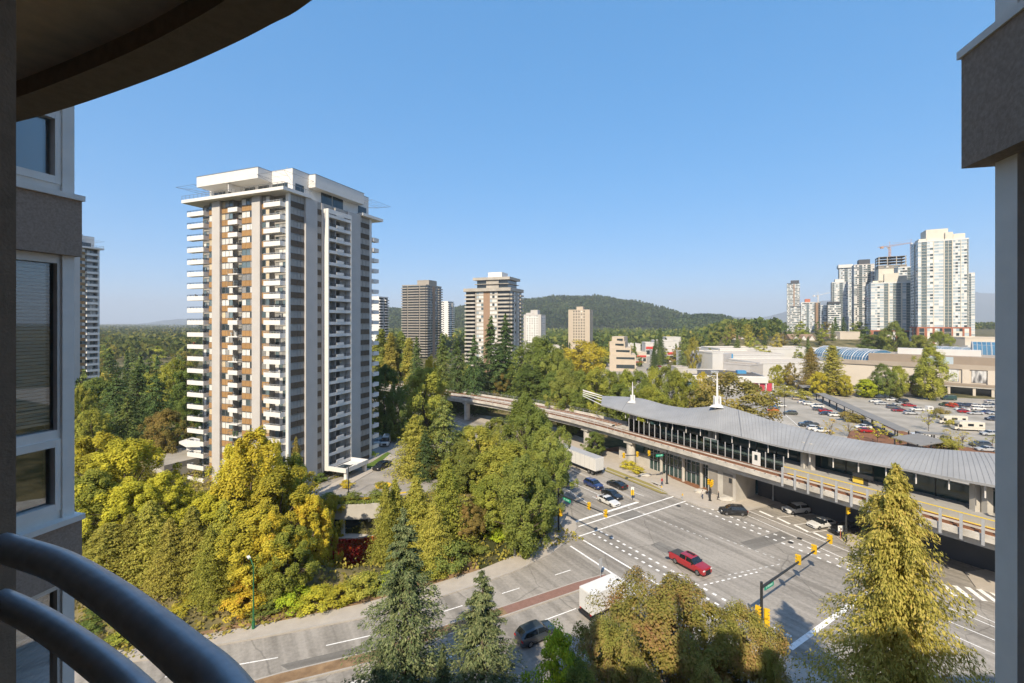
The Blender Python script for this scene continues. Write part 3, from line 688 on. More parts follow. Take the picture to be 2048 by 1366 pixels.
# ---------------------------------------------------------------- the other towers
mk('conc_tower', (.35,.325,.285), .9, .12, .25, c2=(.40,.37,.325))
mk('conc_grey', (.30,.275,.24), .9, .1, .25)
mk('tan_wall', (.46,.39,.305), .85, .05, .3)
mk('brick_stripe', (.30,.20,.135), .85, .1, 1)
mk('condo_white', (.58,.575,.555), .6, .05, .4)
mk('condo_cream', (.58,.545,.465), .7, .05, .3)
mk('red_brick', (.33,.13,.08), .85, .15, .8)
mk('dark_clad_and_shade', (.07,.075,.085), .6, .1, .6)  # dark tower cladding; on the station's rear wall it paints in shade
mk('orange_wrap', (.45,.16,.10), .8, .1, .6)
CONDO = [M['glass_sky'], M['curtain'], M['glass_mid'], M['glass_dark'], M['condo_white']]
def face_frame(side, x, y, r):
    return x, y, r
def gtower(label, pxc, Y, W_, D_, rot, ztop, z0, nf, style, corner='R', group=None, cat='building', facade=None, side=None, roofbox=None, seed=1, podium=0):
    """tower whose front lower corner (right end 'R' or left end 'L' of the front face) stands at pixel column pxc, depth Y.
    facade / side: list of (kind, width) bays from left to right of the front face and of the receding face"""
    r = random.Random(seed); X = AT(pxc, Y)
    T = thing('apartment_tower', label, cat, (X, Y, z0), R(rot), group)
    H = ztop - z0; fh = H/nf
    xL = -W_ if corner == 'R' else 0.0; xR = xL + W_
    wallm = style['wall']
    MB().box(xL+.35,.35,-9, xR-.35,D_-.35,H).build('core', [style.get('core', M['glass_dark'])], T)
    m = MB(); m.box(xL,0,H, xR,D_,H+style.get('cap',1.1)); m.build('roof', [style.get('roof', wallm)], T)
    if roofbox:
        for (a,b,c,d,h) in roofbox: MB().box(xL+a*W_,b*D_,H+.5, xL+c*W_,d*D_,H+h).build('roof_house', [style.get('box', wallm)], T)
    faces = []
    if facade: faces.append((facade, W_, lambda u, o: (xL+u, -o), 0.0))
    if side:
        if corner == 'R': faces.append((side, D_, lambda u, o: (xR+o, u), PI/2))
        else: faces.append((side, D_, lambda u, o: (xL-o, D_-u), -PI/2))
    cache = {}
    for bays, Wd, loc, ra in faces:
        tot = sum(b[1] for b in bays); u = 0
        for bk, bw in bays:
            bw = bw*Wd/tot
            x, y = loc(u, 0)
            def put(name, key, fn, mats, z, **kw):
                kk = (key, round(bw,3), ra)
                if kk not in cache:
                    m = MB(); fn(m); cache[kk] = m.mesh(name, mats)
                o = link(name, cache[kk], T); o.location = (x,y,z); o.rotation_euler = (0,0,ra); return o
            if bk == 'pier': put('pier', 'pier', lambda m: m.box(0,-.35,-9,bw,.34,H), [style.get('pier', wallm)], 0)
            elif bk == 'stripe': put('wall_panel', 'stripe', lambda m: m.box(0,-.1,-9,bw,.34,H), [style.get('stripe', M['brick_stripe'])], 0)
            elif bk == 'wall': put('wall', 'wall', lambda m: m.box(0,-.12,-9,bw,.34,H), [wallm], 0)
            elif bk == 'bal':       # projecting balconies, solid parapet
                for i in range(nf):
                    put('balcony', 'bal', lambda m: (m.box(.05,-1.3,-.18,bw-.05,.3,0), m.box(.05,-1.3,0,bw-.05,-1.18,fh*.36), m.box(.05,-1.18,0,.15,.3,fh*.36), m.box(bw-.15,-1.18,0,bw-.05,.3,fh*.36)), [style.get('bal', wallm)], i*fh)
            elif bk == 'slot':      # recessed balcony: slab edge and thin rail
                for i in range(nf):
                    put('balcony', 'slot', lambda m: (m.box(0,-.25,-.2,bw,.3,.05), m.box(.05,-.22,.95,bw-.05,-.17,1.0), m.box(0,-.12,-.2,.12,.3,fh), m.box(bw-.12,-.12,-.2,bw,.3,fh)), [style.get('bal', wallm)], i*fh)
            elif bk in ('win', 'winh', 'punch'):
                npn = max(1, int(bw/1.5))
                for i in range(nf):
                    v = r.randrange(5)
                    def fn(m, v=v):
                        q = random.Random(v*31+len(bk)); sp = fh*(.34 if bk == 'win' else .48)
                        m.box(0,-.05,-.1,bw,.3,sp,0)
                        if bk == 'punch':
                            n = max(1, int(bw/2.6)); ww = bw/n
                            for k in range(n):
                                m.box(k*ww,-.05,sp,k*ww+ww*.28,.3,fh-.1,0); m.box(k*ww+ww*.72,-.05,sp,(k+1)*ww,.3,fh-.1,0)
                                m.poly([(k*ww+ww*.28,.1,sp),(k*ww+ww*.72,.1,sp),(k*ww+ww*.72,.1,fh-.1),(k*ww+ww*.28,.1,fh-.1)], 1+q.choices(range(4),style.get('wts',[4,3,2,2]))[0])
                        else:
                            for k in range(npn):
                                m.poly([(k*bw/npn,.02,sp),((k+1)*bw/npn,.02,sp),((k+1)*bw/npn,.02,fh-.1),(k*bw/npn,.02,fh-.1)], 1+q.choices(range(4),style.get('wts',[4,3,2,2]))[0])
                                m.box((k+1)*bw/npn-.05,-.02,sp,(k+1)*bw/npn,.019,fh-.1,0)
                    put('window', bk+str(v), fn, [style.get('frame', wallm)]+CONDO[:4], i*fh)
            u += bw
    return T
S_CON = dict(wall=M['conc_tower'], pier=M['conc_tower'], bal=M['conc_tower'], wts=[2,5,2,1], stripe=M['brick_stripe'])
S_GRY = dict(wall=M['conc_grey'], pier=M['conc_grey'], bal=M['conc_grey'], wts=[1,1,2,5])
S_WHT = dict(wall=M['white_paint'], pier=M['white_paint'], bal=M['white_paint'], wts=[1,3,2,4])
S_TAN = dict(wall=M['tan_wall'], pier=M['tan_wall'], bal=M['tan_wall'], wts=[.3,1,2,7])
S_CDO = dict(core=M['glass_mid'], wall=M['condo_white'], pier=M['condo_cream'], bal=M['condo_cream'], frame=M['condo_white'], box=M['condo_cream'], wts=[6,1.5,4,1.6])
S_CD2 = dict(core=M['glass_mid'], wall=M['condo_white'], pier=M['condo_white'], bal=M['condo_white'], frame=M['condo_white'], box=M['condo_white'], wts=[5,2,3,2])
S_BRK = dict(wall=M['red_brick'], pier=M['red_brick'], bal=M['condo_cream'], frame=M['condo_cream'], wts=[4,3,2,2])
S_DRK = dict(wall=M['condo_white'], pier=M['condo_white'], bal=M['dark_clad_and_shade'], frame=M['condo_white'], roof=M['dark_clad_and_shade'], box=M['dark_clad_and_shade'], wts=[2,2,3,4])
# concrete towers left of centre
tc1 = gtower('grey concrete apartment tower with set back penthouse and brick red stripe behind the firs', 1020.5, 296, 32.5, 23, -20.9, ZT(582,296), 6, 19, S_CON, 'R',
       facade=[('bal',7.5),('pier',.7),('win',5),('stripe',4.6),('win',5),('pier',.7),('bal',8.5)], side=[('bal',7),('win',4),('pier',3),('win',4),('bal',7)], seed=3)
pz0 = ZT(582,296)-6
MB().box(-33.2,-1.6,pz0+.2,.8,24,pz0+2.3).build('roof_band', M['conc_tower'], tc1)
for k in range(2):
    z = pz0+2.4+k*2.9; MB().box(-25,2.6,z,-2.8,19.5,z+2.55).build('penthouse_glazing', M['glass_dark'], tc1)
    MB().box(-18,2.0,z,-9,2.55,z+2.5).build('penthouse_wall', M['conc_tower'], tc1)
    MB().box(-26.5 if k == 0 else -27.5,1.0,z+2.55,-1.6 if k == 0 else -.8,21.5,z+(2.9 if k == 0 else 4.3)).build('penthouse_slab', M['conc_tower'], tc1)
MB().box(-18,5,pz0+9.6,-8,16,pz0+13.2).build('roof_house', [M['white_paint']], tc1)
gtower('brownish grey concrete apartment tower with long balcony bands, right of the white balcony tower', 852.5, 443, 28, 30, -20.9, ZT(571,443), 2, 27, S_GRY, 'R',
       facade=[('bal',6.5),('pier',.6),('bal',13),('pier',.6),('bal',7)], side=[('bal',6),('win',5),('stripe',5),('win',5),('bal',7)], roofbox=[(.5,.2,.98,.7,6)], seed=4)
gtower('slim white apartment slab behind the grey concrete tower', 896, 600, 24, 16, -20.9, ZT(604,600), 4, 22, S_WHT, 'R', facade=[('wall',10),('punch',6),('wall',4)], side=[('bal',5),('win',4),('bal',5)], seed=5)
gtower('white apartment slab peeking out at the right edge of the balcony tower', 758, 450, 22, 15, -20.9, ZT(595,450), 4, 20, S_WHT, 'R', facade=[('wall',10),('punch',4),('wall',6)], side=[('bal',5),('win',3),('bal',5)], seed=6)
gtower('pale grey tower block with rows of small windows, below the forested hill', 1082, 480, 19.5, 17, -20.9, ZT(631,480), 4, 15, dict(S_WHT, wall=M['tower_grey'], frame=M['white_paint']), 'R', facade=[('wall',3),('punch',13),('wall',3)], side=[('wall',2),('punch',12),('wall',2)], roofbox=[(.35,.2,.75,.7,6),(.1,.1,.5,.5,3)], seed=7)
gtower('tan tower block with grid of small windows, right of the pale grey block', 1179.5, 500, 24, 18, -20.9, ZT(621,500), 4, 14, S_TAN, 'R', facade=[('wall',5),('punch',15),('wall',5)], side=[('wall',5),('punch',5),('wall',5)], roofbox=[(.35,.2,.65,.7,4.5)], seed=8)
# condominium cluster on the right
gB = gtower('largest cream and glass condominium tower, right end of the cluster, with brick base', 1836, 385, 31.5, 24, -30, ZT(485,385), ZT(656,385), 28, S_CDO, 'L',
       facade=[('win',1.8),('slot',3.2),('win',3.4),('pier',.5),('win',2.6),('win',2.6),('pier',.5),('slot',2),('slot',2),('pier',.5),('win',4),('pier',.4),('win',3),('slot',1)], side=[('win',3),('win',3),('slot',2),('win',4)],
       roofbox=[(.18,.1,.62,.8,10.5),(.55,.02,.70,.6,7),(.72,.1,.95,.7,5.5),(.03,.1,.2,.6,3)], seed=9)
gtb = gtower('brick clad lower storeys under the largest condominium tower', 1834.5, 384.2, 33.2, 25.5, -30, ZT(656.5,384.2), 12, 5, S_BRK, 'L', facade=[('pier',1),('slot',3),('pier',1.5),('win',3),('pier',1.2),('win',4),('pier',1),('slot',4),('pier',.8),('win',5),('pier',1),('win',2.5),('pier',1)], side=[('win',3),('pier',1),('slot',2),('pier',1)], cat='podium', seed=10)
gtower('cream and glass condominium tower with stepped roof, left of the largest one', 1742, 430, 33, 24, -30, ZT(568,430), ZT(662,430), 18, S_CDO, 'L',
       facade=[('win',2),('win',2.4),('win',2),('slot',2.2),('pier',.6),('win',1.6),('slot',4),('pier',.6),('win',1.8),('slot',2),('win',3)], side=[('win',3),('win',3),('slot',2),('win',4)],
       roofbox=[(.18,.1,.52,.7,14),(.3,.02,.62,.6,9.5),(.6,.05,.8,.6,7),(.05,.1,.9,.9,3)], seed=11)
gtower('brick base storeys under the stepped roof condominium tower', 1740.5, 429, 35, 26, -30, ZT(662.5,429), 16, 2, S_BRK, 'L', facade=[('pier',1),('slot',3),('pier',1),('win',3),('pier',1),('slot',6)], side=[('win',3),('pier',1)], cat='podium', seed=12)
tcon = gtower('bare concrete tower still under construction beneath the orange crane', 1757, 520, 25, 22, -30, ZT(533,520), 20, 34, dict(S_GRY, core=M['conc_grey'], wts=[2,1,3,4]), 'L', facade=[('slot',5),('win',4),('slot',5),('win',5),('slot',6)], side=[('slot',6),('win',5),('slot',6)], seed=13)
zt = ZT(533,520)-20
for k in range(3):
    MB().box(0,0,zt+1.2+k*3.2+2.9,25,22,zt+1.2+k*3.2+3.2).build('floor_slab', M['conc_grey'], tcon)
    for (x, y) in ((.5,.5),(8,.5),(16,.5),(24,.5),(.5,11),(.5,21),(24,21),(12,21)): MB().box(x-.4,y-.4,zt+1.1+k*3.2,x+.4,y+.4,zt+4.1+k*3.2).build('column', M['conc_tower'], tcon)
gtower('slate grey glass tower with dark roof box, left of the construction tower', 1708, 560, 20, 20, -30, ZT(531,560), 20, 36, dict(S_CD2, wall=M['tower_grey'], frame=M['tower_grey'], box=M['dark_clad_and_shade'], wts=[3,2,4,3]), 'L', facade=[('win',4),('slot',3),('win',4),('slot',3),('win',3)], side=[('win',5),('slot',3),('win',5)], roofbox=[(.25,.1,.8,.8,7)], seed=14)
gtower('white glass tower with thin overhanging roof plate, behind the slate grey tower', 1679, 640, 15, 18, -30, ZT(537,640), 20, 40, dict(S_CD2, cap=1.2), 'L', facade=[('win',4),('slot',3),('win',4)], side=[('win',5),('slot',3)], roofbox=[(-.1,-.1,1.0,1.0,5)], seed=15)
gtower('pale green glass tower in front of the thin roofed white tower', 1664, 600, 17, 18, -30, ZT(566,600), 20, 30, dict(S_CD2, wts=[6,2,3,1]), 'L', facade=[('slot',2),('win',4),('slot',3),('win',4)], side=[('win',5),('slot',3)], roofbox=[(.2,.1,.8,.8,5)], seed=16)
gtower('white tower slab between the two cream condominium towers', 1796, 470, 20, 18, -30, ZT(536,470), 20, 27, S_CD2, 'L', facade=[('win',4),('slot',2),('win',5)], side=[('win',5)], seed=17)
gtower('white tower peeking out right of the largest condominium tower', 1926, 470, 9, 18, -30, ZT(548,470), 18, 26, S_CD2, 'L', facade=[('win',3),('slot',1.5),('win',2)], side=[('win',5)], roofbox=[(.1,.1,.5,.8,7)], seed=18)
gtower('slim white tower with dark bands standing alone at the left of the cluster', 1574, 800, 19, 18, -30, ZT(568,800), 20, 32, S_DRK, 'L', facade=[('win',5),('stripe',1),('win',4)], side=[('win',4)], roofbox=[(.3,.1,.95,.8,6)], seed=19)
gtower('short white tower with dark roof line in front of the slim banded tower', 1581, 700, 13, 16, -30, ZT(614,700), 18, 16, S_DRK, 'L', facade=[('win',3),('win',3)], side=[('win',4)], seed=20)
gtower('glass tower with a red roof box, left part of the cluster', 1602, 690, 17, 18, -30, ZT(606,690), 18, 19, dict(S_CD2, box=M['orange_wrap']), 'L', facade=[('win',4),('slot',2),('win',4)], side=[('slot',4)], roofbox=[(.3,.1,.7,.8,6)], seed=21)
gtower('brown unfinished block right of the red topped tower', 1625, 700, 10, 15, -30, ZT(606,700), 18, 18, dict(S_TAN, wall=M['conc_tower'], wts=[1,2,3,4]), 'L', facade=[('slot',3),('stripe',2),('slot',2)], side=[('slot',4)], seed=22)
gtower('low white block with dark top band among the hillside trees', 1656, 560, 13, 16, -30, ZT(608,560), 18, 15, S_DRK, 'L', facade=[('win',4),('win',4)], side=[('slot',3)], roofbox=[(0,0,1,1,2.8)], seed=23)
gtower('small white glass block between the brown block and the dark topped block', 1641, 640, 9, 14, -30, ZT(612,640), 18, 16, S_CD2, 'L', facade=[('win',4)], side=[('win',4)], seed=24)
# tower cranes
def crane(label, px, Y, zbase, zj, ang, L, cl, mc, rise=0):
    T = thing('tower_crane', label, 'crane', (AT(px,Y), Y, zbase), R(ang), 'tower cranes')
    H = zj - zbase; m = MB()
    for a in (-.7,.7):
        for b in (-.7,.7): m.box(a-.14,b-.14,0,a+.14,b+.14,H)
    k = 0
    while k < H-3:
        m.tube([(-.7,-.7,k),(.7,-.7,k+3)],.1,4); m.tube([(.7,.7,k),(-.7,.7,k+3)],.1,4); m.tube([(-.7,.7,k),(-.7,-.7,k+3)],.1,4); m.tube([(.7,-.7,k),(.7,.7,k+3)],.1,4); k += 3
    m.build('mast', mc, T)
    j = MB(); n = int(L/2.5); sl = rise/L
    j.tube([(0,-.5,H),(L,-.5,H+rise)],.10,4); j.tube([(0,.5,H),(L,.5,H+rise)],.10,4); j.tube([(0,0,H+1.5),(L,0,H+rise+.8)],.08,4)
    for i in range(n): j.tube([(i*2.5,-.5,H+i*2.5*sl),(i*2.5+1.25,0,H+1.4+i*2.5*sl),(i*2.5+2.5,.5,H+(i*2.5+2.5)*sl)],.08,4)
    j.build('jib', mc, T)
    c = MB(); c.tube([(0,-.5,H),(-cl,-.5,H)],.16,4).tube([(0,.5,H),(-cl,.5,H)],.16,4); c.box(-cl,-1,H-2,-cl+3,1,H); c.build('counter_jib', mc, T)
    MB().tube([(0,0,H),(0,0,H+6)],.25,4).tube([(0,0,H+6),(L*.6,0,H+1.6+rise*.6)],.06,4).tube([(0,0,H+6),(-cl+1,0,H)],.06,4).build('apex', mc, T)
    MB().box(-.9,.8,H-1.8,.9,2.2,H).build('cab', M['white_paint'], T)
mk('crane_orange', (.48,.27,.15), .6, .05, 2); mk('crane_white', (.66,.62,.56), .6, .05, 2)
crane('orange tower crane standing over the bare concrete tower', 1779.5, 524, 30, ZT(494,524), 8, 27, 12, M['crane_orange'], 5)
crane('faint white tower crane left of the pale green glass tower', 1636, 760, 20, ZT(591,760), 8, 30, 9, M['crane_white'], 6)
crane('faint tower crane behind the largest condominium tower, jib rising to the right', 1822, 700, 40, ZT(486,700), 170, 46, 8, M['crane_orange'], -6)
# ---------------------------------------------------------------- elevated railway and station
mk('guide_conc', (.43,.405,.36), .88, .2, .5, bump=.05, c2=(.50,.47,.42))
mk('track_bed', (.40,.225,.125), .9, .15, .8, c2=(.48,.30,.18))
mk('rail_rust', (.17,.085,.05), .7, .15, 3)
mk('roof_metal', (.26,.265,.27), .6, .06, .25, c2=(.285,.29,.295), spec=.2)
mk('roof_seam', (.215,.22,.228), .55, .05, 2)
mk('station_glass', (.030,.060,.058), .08, .15, .5, spec=.7)
M['screen_glass'] = glassmat('screen_glass', (.50,.60,.60), 1.6, .03); mk('platform', (.33,.32,.30), .85, .08, 1)
mk('safety_yellow', (.62,.45,.06), .7, .05, 2)
gd = Vector((.53,-.848)).normalized(); gn = Vector((-gd.y, gd.x))         # along (toward right/near) and across (away)
O0 = Vector((27.2,110.0))
def GW(t, o, z=None):
    "t metres along the near deck edge, o metres back from it; the line bends gently left beyond the column"
    b = 0.0
    if t < -8: b = -0.0050*(t+8)**2 if t > -75 else -22.4-.67*(-75-t)
    p = O0 + gd*t + gn*(o) - gn*0 + Vector((b*.85, b*-.02))
    return (p.x, p.y) if z is None else (p.x, p.y, z)
TT = [-150,-130,-110,-95,-80,-65,-50,-40,-30,-20,-8,5,20,35,50,65,80,100,130]
gw = thing('railway_viaduct', 'long concrete elevated railway viaduct with rust brown tracks along the road', 'viaduct')
def ribbon(m, o0, o1, z0, z1, ts=TT):
    L = [GW(t,o0) for t in ts]; Q = [GW(t,o1) for t in ts]
    for i in range(len(ts)-1):
        a, b, c, d = L[i], L[i+1], Q[i+1], Q[i]
        m.poly([(*a,z1),(*b,z1),(*c,z1),(*d,z1)]); m.poly([(*a,z0),(*a,z1),(*d,z1),(*d,z0)][::-1] if i == 0 else [(*a,z0),(*b,z0),(*b,z1),(*a,z1)])
        m.poly([(*a,z0),(*b,z0),(*b,z1),(*a,z1)]) if i == 0 else None
        m.poly([(*d,z0),(*d,z1),(*c,z1),(*c,z0)]); m.poly([(*a,z0),(*d,z0),(*c,z0),(*b,z0)])
    return m
DZ = 7.95
ribbon(MB(), .0, 9.5, 7.2, DZ-.12).build('deck', M['guide_conc'], gw)
ribbon(MB(), .9, 8.6, 6.15, 7.2).build('girder', M['guide_conc'], gw)
ribbon(MB(), .0, .25, DZ-.13, DZ+.14).build('edge_parapet', M['guide_conc'], gw)
ribbon(MB(), .3, 3.3, DZ-.12, DZ+.0).build('track_bed', M['track_bed'], gw)
tr0 = [t for t in TT if t < 3]
ribbon(MB(), 5.2, 8.6, DZ-.12, DZ+.0, tr0).build('track_bed', M['track_bed'], gw)
for o in (.85, 1.45, 2.35, 2.9): ribbon(MB(), o, o+.09, DZ, DZ+.2).build('running_rail', M['rail_rust'], gw)
for o in (5.7, 6.9, 7.6): ribbon(MB(), o, o+.09, DZ, DZ+.2, tr0).build('running_rail', M['rail_rust'], gw)
ribbon(MB(), 1.85, 1.98, DZ, DZ+.34).build('power_rail', M['guide_conc'], gw)
ribbon(MB(), 3.7, 4.9, DZ-.12, DZ+.3, tr0).build('walkway', M['guide_conc'], gw)
ribbon(MB(), 9.2, 9.5, DZ-.12, DZ+.5, tr0).build('edge_parapet', M['guide_conc'], gw)
# railings with posts
def guide_rail(o, t0, t1, step, h, name='railing', z=DZ+.35, mt=M['light_metal'], r=.035):
    n = int((t1-t0)/step); m = MB()
    ts = [t0+(t1-t0)*i/n for i in range(n+1)]
    for t in ts: m.tube([GW(t,o,z-.3), GW(t,o,z+h)], r, 4)
    for hh in (h, h*.55): m.tube([GW(t,o,z+hh) for t in ts], r*.8, 4)
    m.build(name, mt, gw)
guide_rail(.12,-140,-1,2.4,.75); guide_rail(9.35,-140,-12,2.4,.9,z=DZ+.5); guide_rail(4.3,-60,-4,2.6,.8,z=DZ+.3)
for i in range(26):
    t = -4+i*1.9; a = GW(t,.03,0); MB().tube([(a[0],a[1],DZ+.05),(a[0]-gn.x*.25,a[1]-gn.y*.25,DZ+.35)],.05,4).build('cable_bracket', M['mid_metal'], gw)
# columns
def col(t, o, w, d):
    c = thing('viaduct_column', '', '', (0,0,0)); return c
for i, (t, lab) in enumerate([(0,'round concrete viaduct column beside the red mulch bed'),(-15.5,'slim concrete viaduct column behind the white semi trailer'),(-38,'concrete viaduct column hidden among the roadside trees'),(-62,'concrete viaduct column at the far bend of the railway'),(82,'concrete viaduct column beyond the tall cypress')]):
    p = GW(t, 2.2 if i != 5 else 1.4)
    c = thing('viaduct_column', lab, 'column', (*p, 0), math.atan2(gd.y, gd.x), 'columns under the viaduct')
    m = MB()
    if i == 5: m.box(-.9,-.9,5.2,.9,.9,6.2); m.box(-.7,-.7,-.1,.7,.7,5.2)
    else: m.cyl(0,0,-.1,6.18,1.05,18)
    m.build('shaft', M['guide_conc'], c)
    MB().box(-1.3,-1.2,5.6,1.3,5.6,6.14).build('cap', M['guide_conc'], c)
# sound screen posts at the near edge, right part
for i in range(20):
    t = 37+i*2.05
    p = GW(t, -.16)
    m = MB().box(-.14,-.11,6.75,.14,.11,10.0).build('screen_post', M['light_metal'], gw); m.location = (*p, 0); m.rotation_euler = (0,0,math.atan2(gd.y,gd.x))
# --- station
stn = thing('railway_station', 'elevated railway station with sweeping grey metal roof, white masts and glass screens', 'station')
ts_ = [3+i*3 for i in range(26)]
ribbon(MB(), 3.75, 9.6, 7.0, DZ+1.0, ts_).build('platform', M['platform'], stn)
ribbon(MB(), 3.76, 4.2, DZ+1.0, DZ+1.02, ts_).build('platform_edge', M['safety_yellow'], stn)
ribbon(MB(), 3.3, 3.72, DZ+.0, DZ+.12, [36+i*4 for i in range(12)]).build('platform_edge_strip', M['safety_yellow'], stn)
ribbon(MB(), 9.7, 15.5, 5.8, DZ-.2, ts_).build('second_track_bed', M['concrete_dark'], stn)
# windscreen: white posts + glass panes
N1 = 23
for i in range(N1+1):
    t = -2+i*1.62; hh = 3.2 - .3*(i/N1)
    p = GW(t, 3.55); MB().box(p[0]-.07,p[1]-.07,DZ-.1,p[0]+.07,p[1]+.07,DZ+hh).build('screen_post', M['light_metal'], stn)
    if i < N1:
        a = GW(t+.1,3.58); b = GW(t+1.52,3.58)
        m = MB(); m.poly([(*a,DZ+.15),(*b,DZ+.15),(*b,DZ+hh-.12),(*a,DZ+hh-.12)]); m.poly([(a[0]+.02,a[1]+.02,DZ+.15),(a[0]+.02,a[1]+.02,DZ+hh-.12),(b[0]+.02,b[1]+.02,DZ+hh-.12),(b[0]+.02,b[1]+.02,DZ+.15)]); m.build('glass_pane', M['screen_glass'], stn)
for i in range(19):
    t = 0+i*3.9; a = GW(t,8.9); b = GW(t+3.8,8.9)
    MB().poly([(*a,DZ+1.0),(*b,DZ+1.0),(*b,DZ+3.6),(*a,DZ+3.6)]).poly([(a[0]+.1,a[1]+.05,DZ+1),(a[0]+.1,a[1]+.05,DZ+3.6),(b[0]+.1,b[1]+.05,DZ+3.6),(b[0]+.1,b[1]+.05,DZ+1)]).build('back_screen', M['station_glass'], stn)
    MB().tube([GW(t,8.85,DZ+1), GW(t,8.85,DZ+3.7)],.07,4).build('back_post', M['dark_metal'], stn)
m = MB().tube([GW(-1+i*3,8.85,DZ+3.7) for i in range(26)],.06,4); m.build('back_rail', M['light_metal'], stn)
# roof: loft between eave and ridge
eave = [(-12,12.95),(-6,12.7),(0,12.35),(6,12.3),(12,12.55),(18,12.75),(22.5,12.85),(28,12.75),(34,12.6),(40,12.75),(46,13.0),(52,13.3),(58,13.55),(64,13.8),(72,14.1),(84,14.4)]
ridge = [(-19,13.7),(-10,14.7),(-4,15.0),(3,14.4),(9,14.6),(14,15.7),(17.8,16.8),(22.5,16.3),(30,15.2),(38.5,14.6),(45,14.7),(51.7,15.2),(56,15.8),(60.5,16.4),(72,16.8),(84,17.0)]
NB = 48
def interp(tab, u):
    x = u*(len(tab)-1); i = min(int(x), len(tab)-2); f = x-i
    return tab[i][0]*(1-f)+tab[i+1][0]*f, tab[i][1]*(1-f)+tab[i+1][1]*f
rows = []
for k in range(NB+1):
    u = k/NB; et, ez = interp(eave,u); rt, rz = interp(ridge,u); row = []
    for q in range(7):
        f = q/6; bulge = math.sin(f*PI)*.25
        row.append(GW(et*(1-f)+rt*f, 3.7+7.6*f, ez*(1-f)+rz*f+bulge))
    bt = rt*.5+et*.5
    row.append(GW(bt+2, 19.0, rz-3.4))
    rows.append(row)
for k in range(0, NB, 4):
    m = MB()
    for kk in range(k, k+4):
        for q in range(7): m.poly([rows[kk][q], rows[kk+1][q], rows[kk+1][q+1], rows[kk][q+1]])
        a, b = rows[kk][0], rows[kk+1][0]; m.poly([(a[0],a[1],a[2]-.32),(b[0],b[1],b[2]-.32),b,a])
        for q in range(7):
            A,B,C_,D_ = rows[kk][q], rows[kk][q+1], rows[kk+1][q+1], rows[kk+1][q]
            m.poly([(p[0],p[1],p[2]-.3) for p in (A,B,C_,D_)])
    m.build('roof_panel', M['roof_metal'], stn, False)
sm = MB()
for k in range(NB*3+1):
    u = k/(NB*3); i = min(int(u*NB), NB-1); f = u*NB-i
    pts = [tuple(rows[i][q][c]*(1-f)+rows[i+1][q][c]*f + (.03 if c == 2 else 0) for c in range(3)) for q in range(7)]
    big = k in (12*1, 66, 84, 132)
    sm.tube(pts, (.11 if big else .02), 4, cap=False)
o = sm.build('roof_seams', M['roof_seam'], stn)
# white end bracing, eave posts, masts
em = rows[0]
m = MB()
tip = GW(-22.5, 7.5, 14.3)
for q in (0,2,4,6): m.tube([em[q], (tip[0],tip[1],tip[2]+(q-3)*.25)], .11, 5)
m.tube([GW(-24,9,15.0), em[6]], .1, 5); m.build('end_truss', M['white_paint'], stn)
for i in range(24):
    t = -4+i*3.6; u = (t+12)/96; et, ez = interp(eave, max(0,min(1,u)))
    z = min(eave, key=lambda e: abs(e[0]-t))[1]
    p = GW(t, 4.5); MB().tube([(p[0],p[1],z-2.0),(p[0],p[1],z-.05)],.09,5).build('eave_post', M['white_paint'], stn)
mastp = [(GW(-5.5,8.6), ZT(803,119), ZT(764,119), .7), (GW(17.6,10.4), ZT(811,100.5), ZT(746,100.5), .9)]
for (p, z0, z1, sc) in mastp:
    m = MB(); m.tube([(p[0],p[1],z0-1),(p[0],p[1],z0+(z1-z0)*.5),(p[0],p[1],z1)],[.30*sc,.26*sc,.11*sc],8); mo = m.build('mast', M['white_paint'], stn)
    for k in range(4):
        a = k*PI/2+.6; x, y = p[0]+math.cos(a)*.8*sc, p[1]+math.sin(a)*.8*sc
        MB().box(x-.16,y-.16,z0-.6,x+.16,y+.16,z0+2.3*sc).build('fin', M['white_paint'], mo)
    b = MB(); 
    for k in range(4):
        a = k*PI/2+.2; b.poly([(p[0],p[1],z0+.55),(p[0]+math.cos(a)*2.2*sc,p[1]+math.sin(a)*2.2*sc,z0-.25),(p[0]+math.cos(a+PI/2)*2.2*sc,p[1]+math.sin(a+PI/2)*2.2*sc,z0-.25)])
    b.build('base_plate', M['white_paint'], mo)
# big columns that carry the roof
for t, o in ((-4,7.2),(18,8.4),(38,6.4),(60,6.4)):
    for d in (-.6,.6):
        p = GW(t+d, o); MB().box(p[0]-.4,p[1]-.4,DZ-.2,p[0]+.4,p[1]+.4,13.6).build('roof_column', M['concrete'], stn)
p = GW(4, 6.6); MB().box(p[0]-2,p[1]-2,DZ+1,p[0]+2.2,p[1]+2,DZ+3.5).build('lift_house', M['station_glass'], stn)
# platform door / cabinet
p = GW(30.5, 3.2); o = MB().box(-.75,-.1,0,.75,.1,2.6).box(-.28,-.14,1.1,.28,-.1,2.1,1).build('access_door', [M['white_paint'], M['glass_dark']], stn); o.location = (*p, DZ); o.rotation_euler = (0,0,math.atan2(gd.y,gd.x))
p = GW(46.5, 5.0); o = MB().box(-1.0,-.1,0,1.0,.1,1.7).box(-1.05,-.14,.15,.4,-.1,1.5,1).build('poster_panel', [M['dark_metal'], M['safety_yellow']], stn); o.location = (*p, DZ+1); o.rotation_euler = (0,0,math.atan2(gd.y,gd.x))
for t in (20,47,63):
    p = GW(t, 4.5); o = MB().box(-1.4,-.05,2.2,1.4,.05,2.8).build('platform_sign', M['light_metal'] if t == 20 else M['dark_metal'], stn); o.location = (*p, DZ); o.rotation_euler = (0,0,math.atan2(gd.y,gd.x))
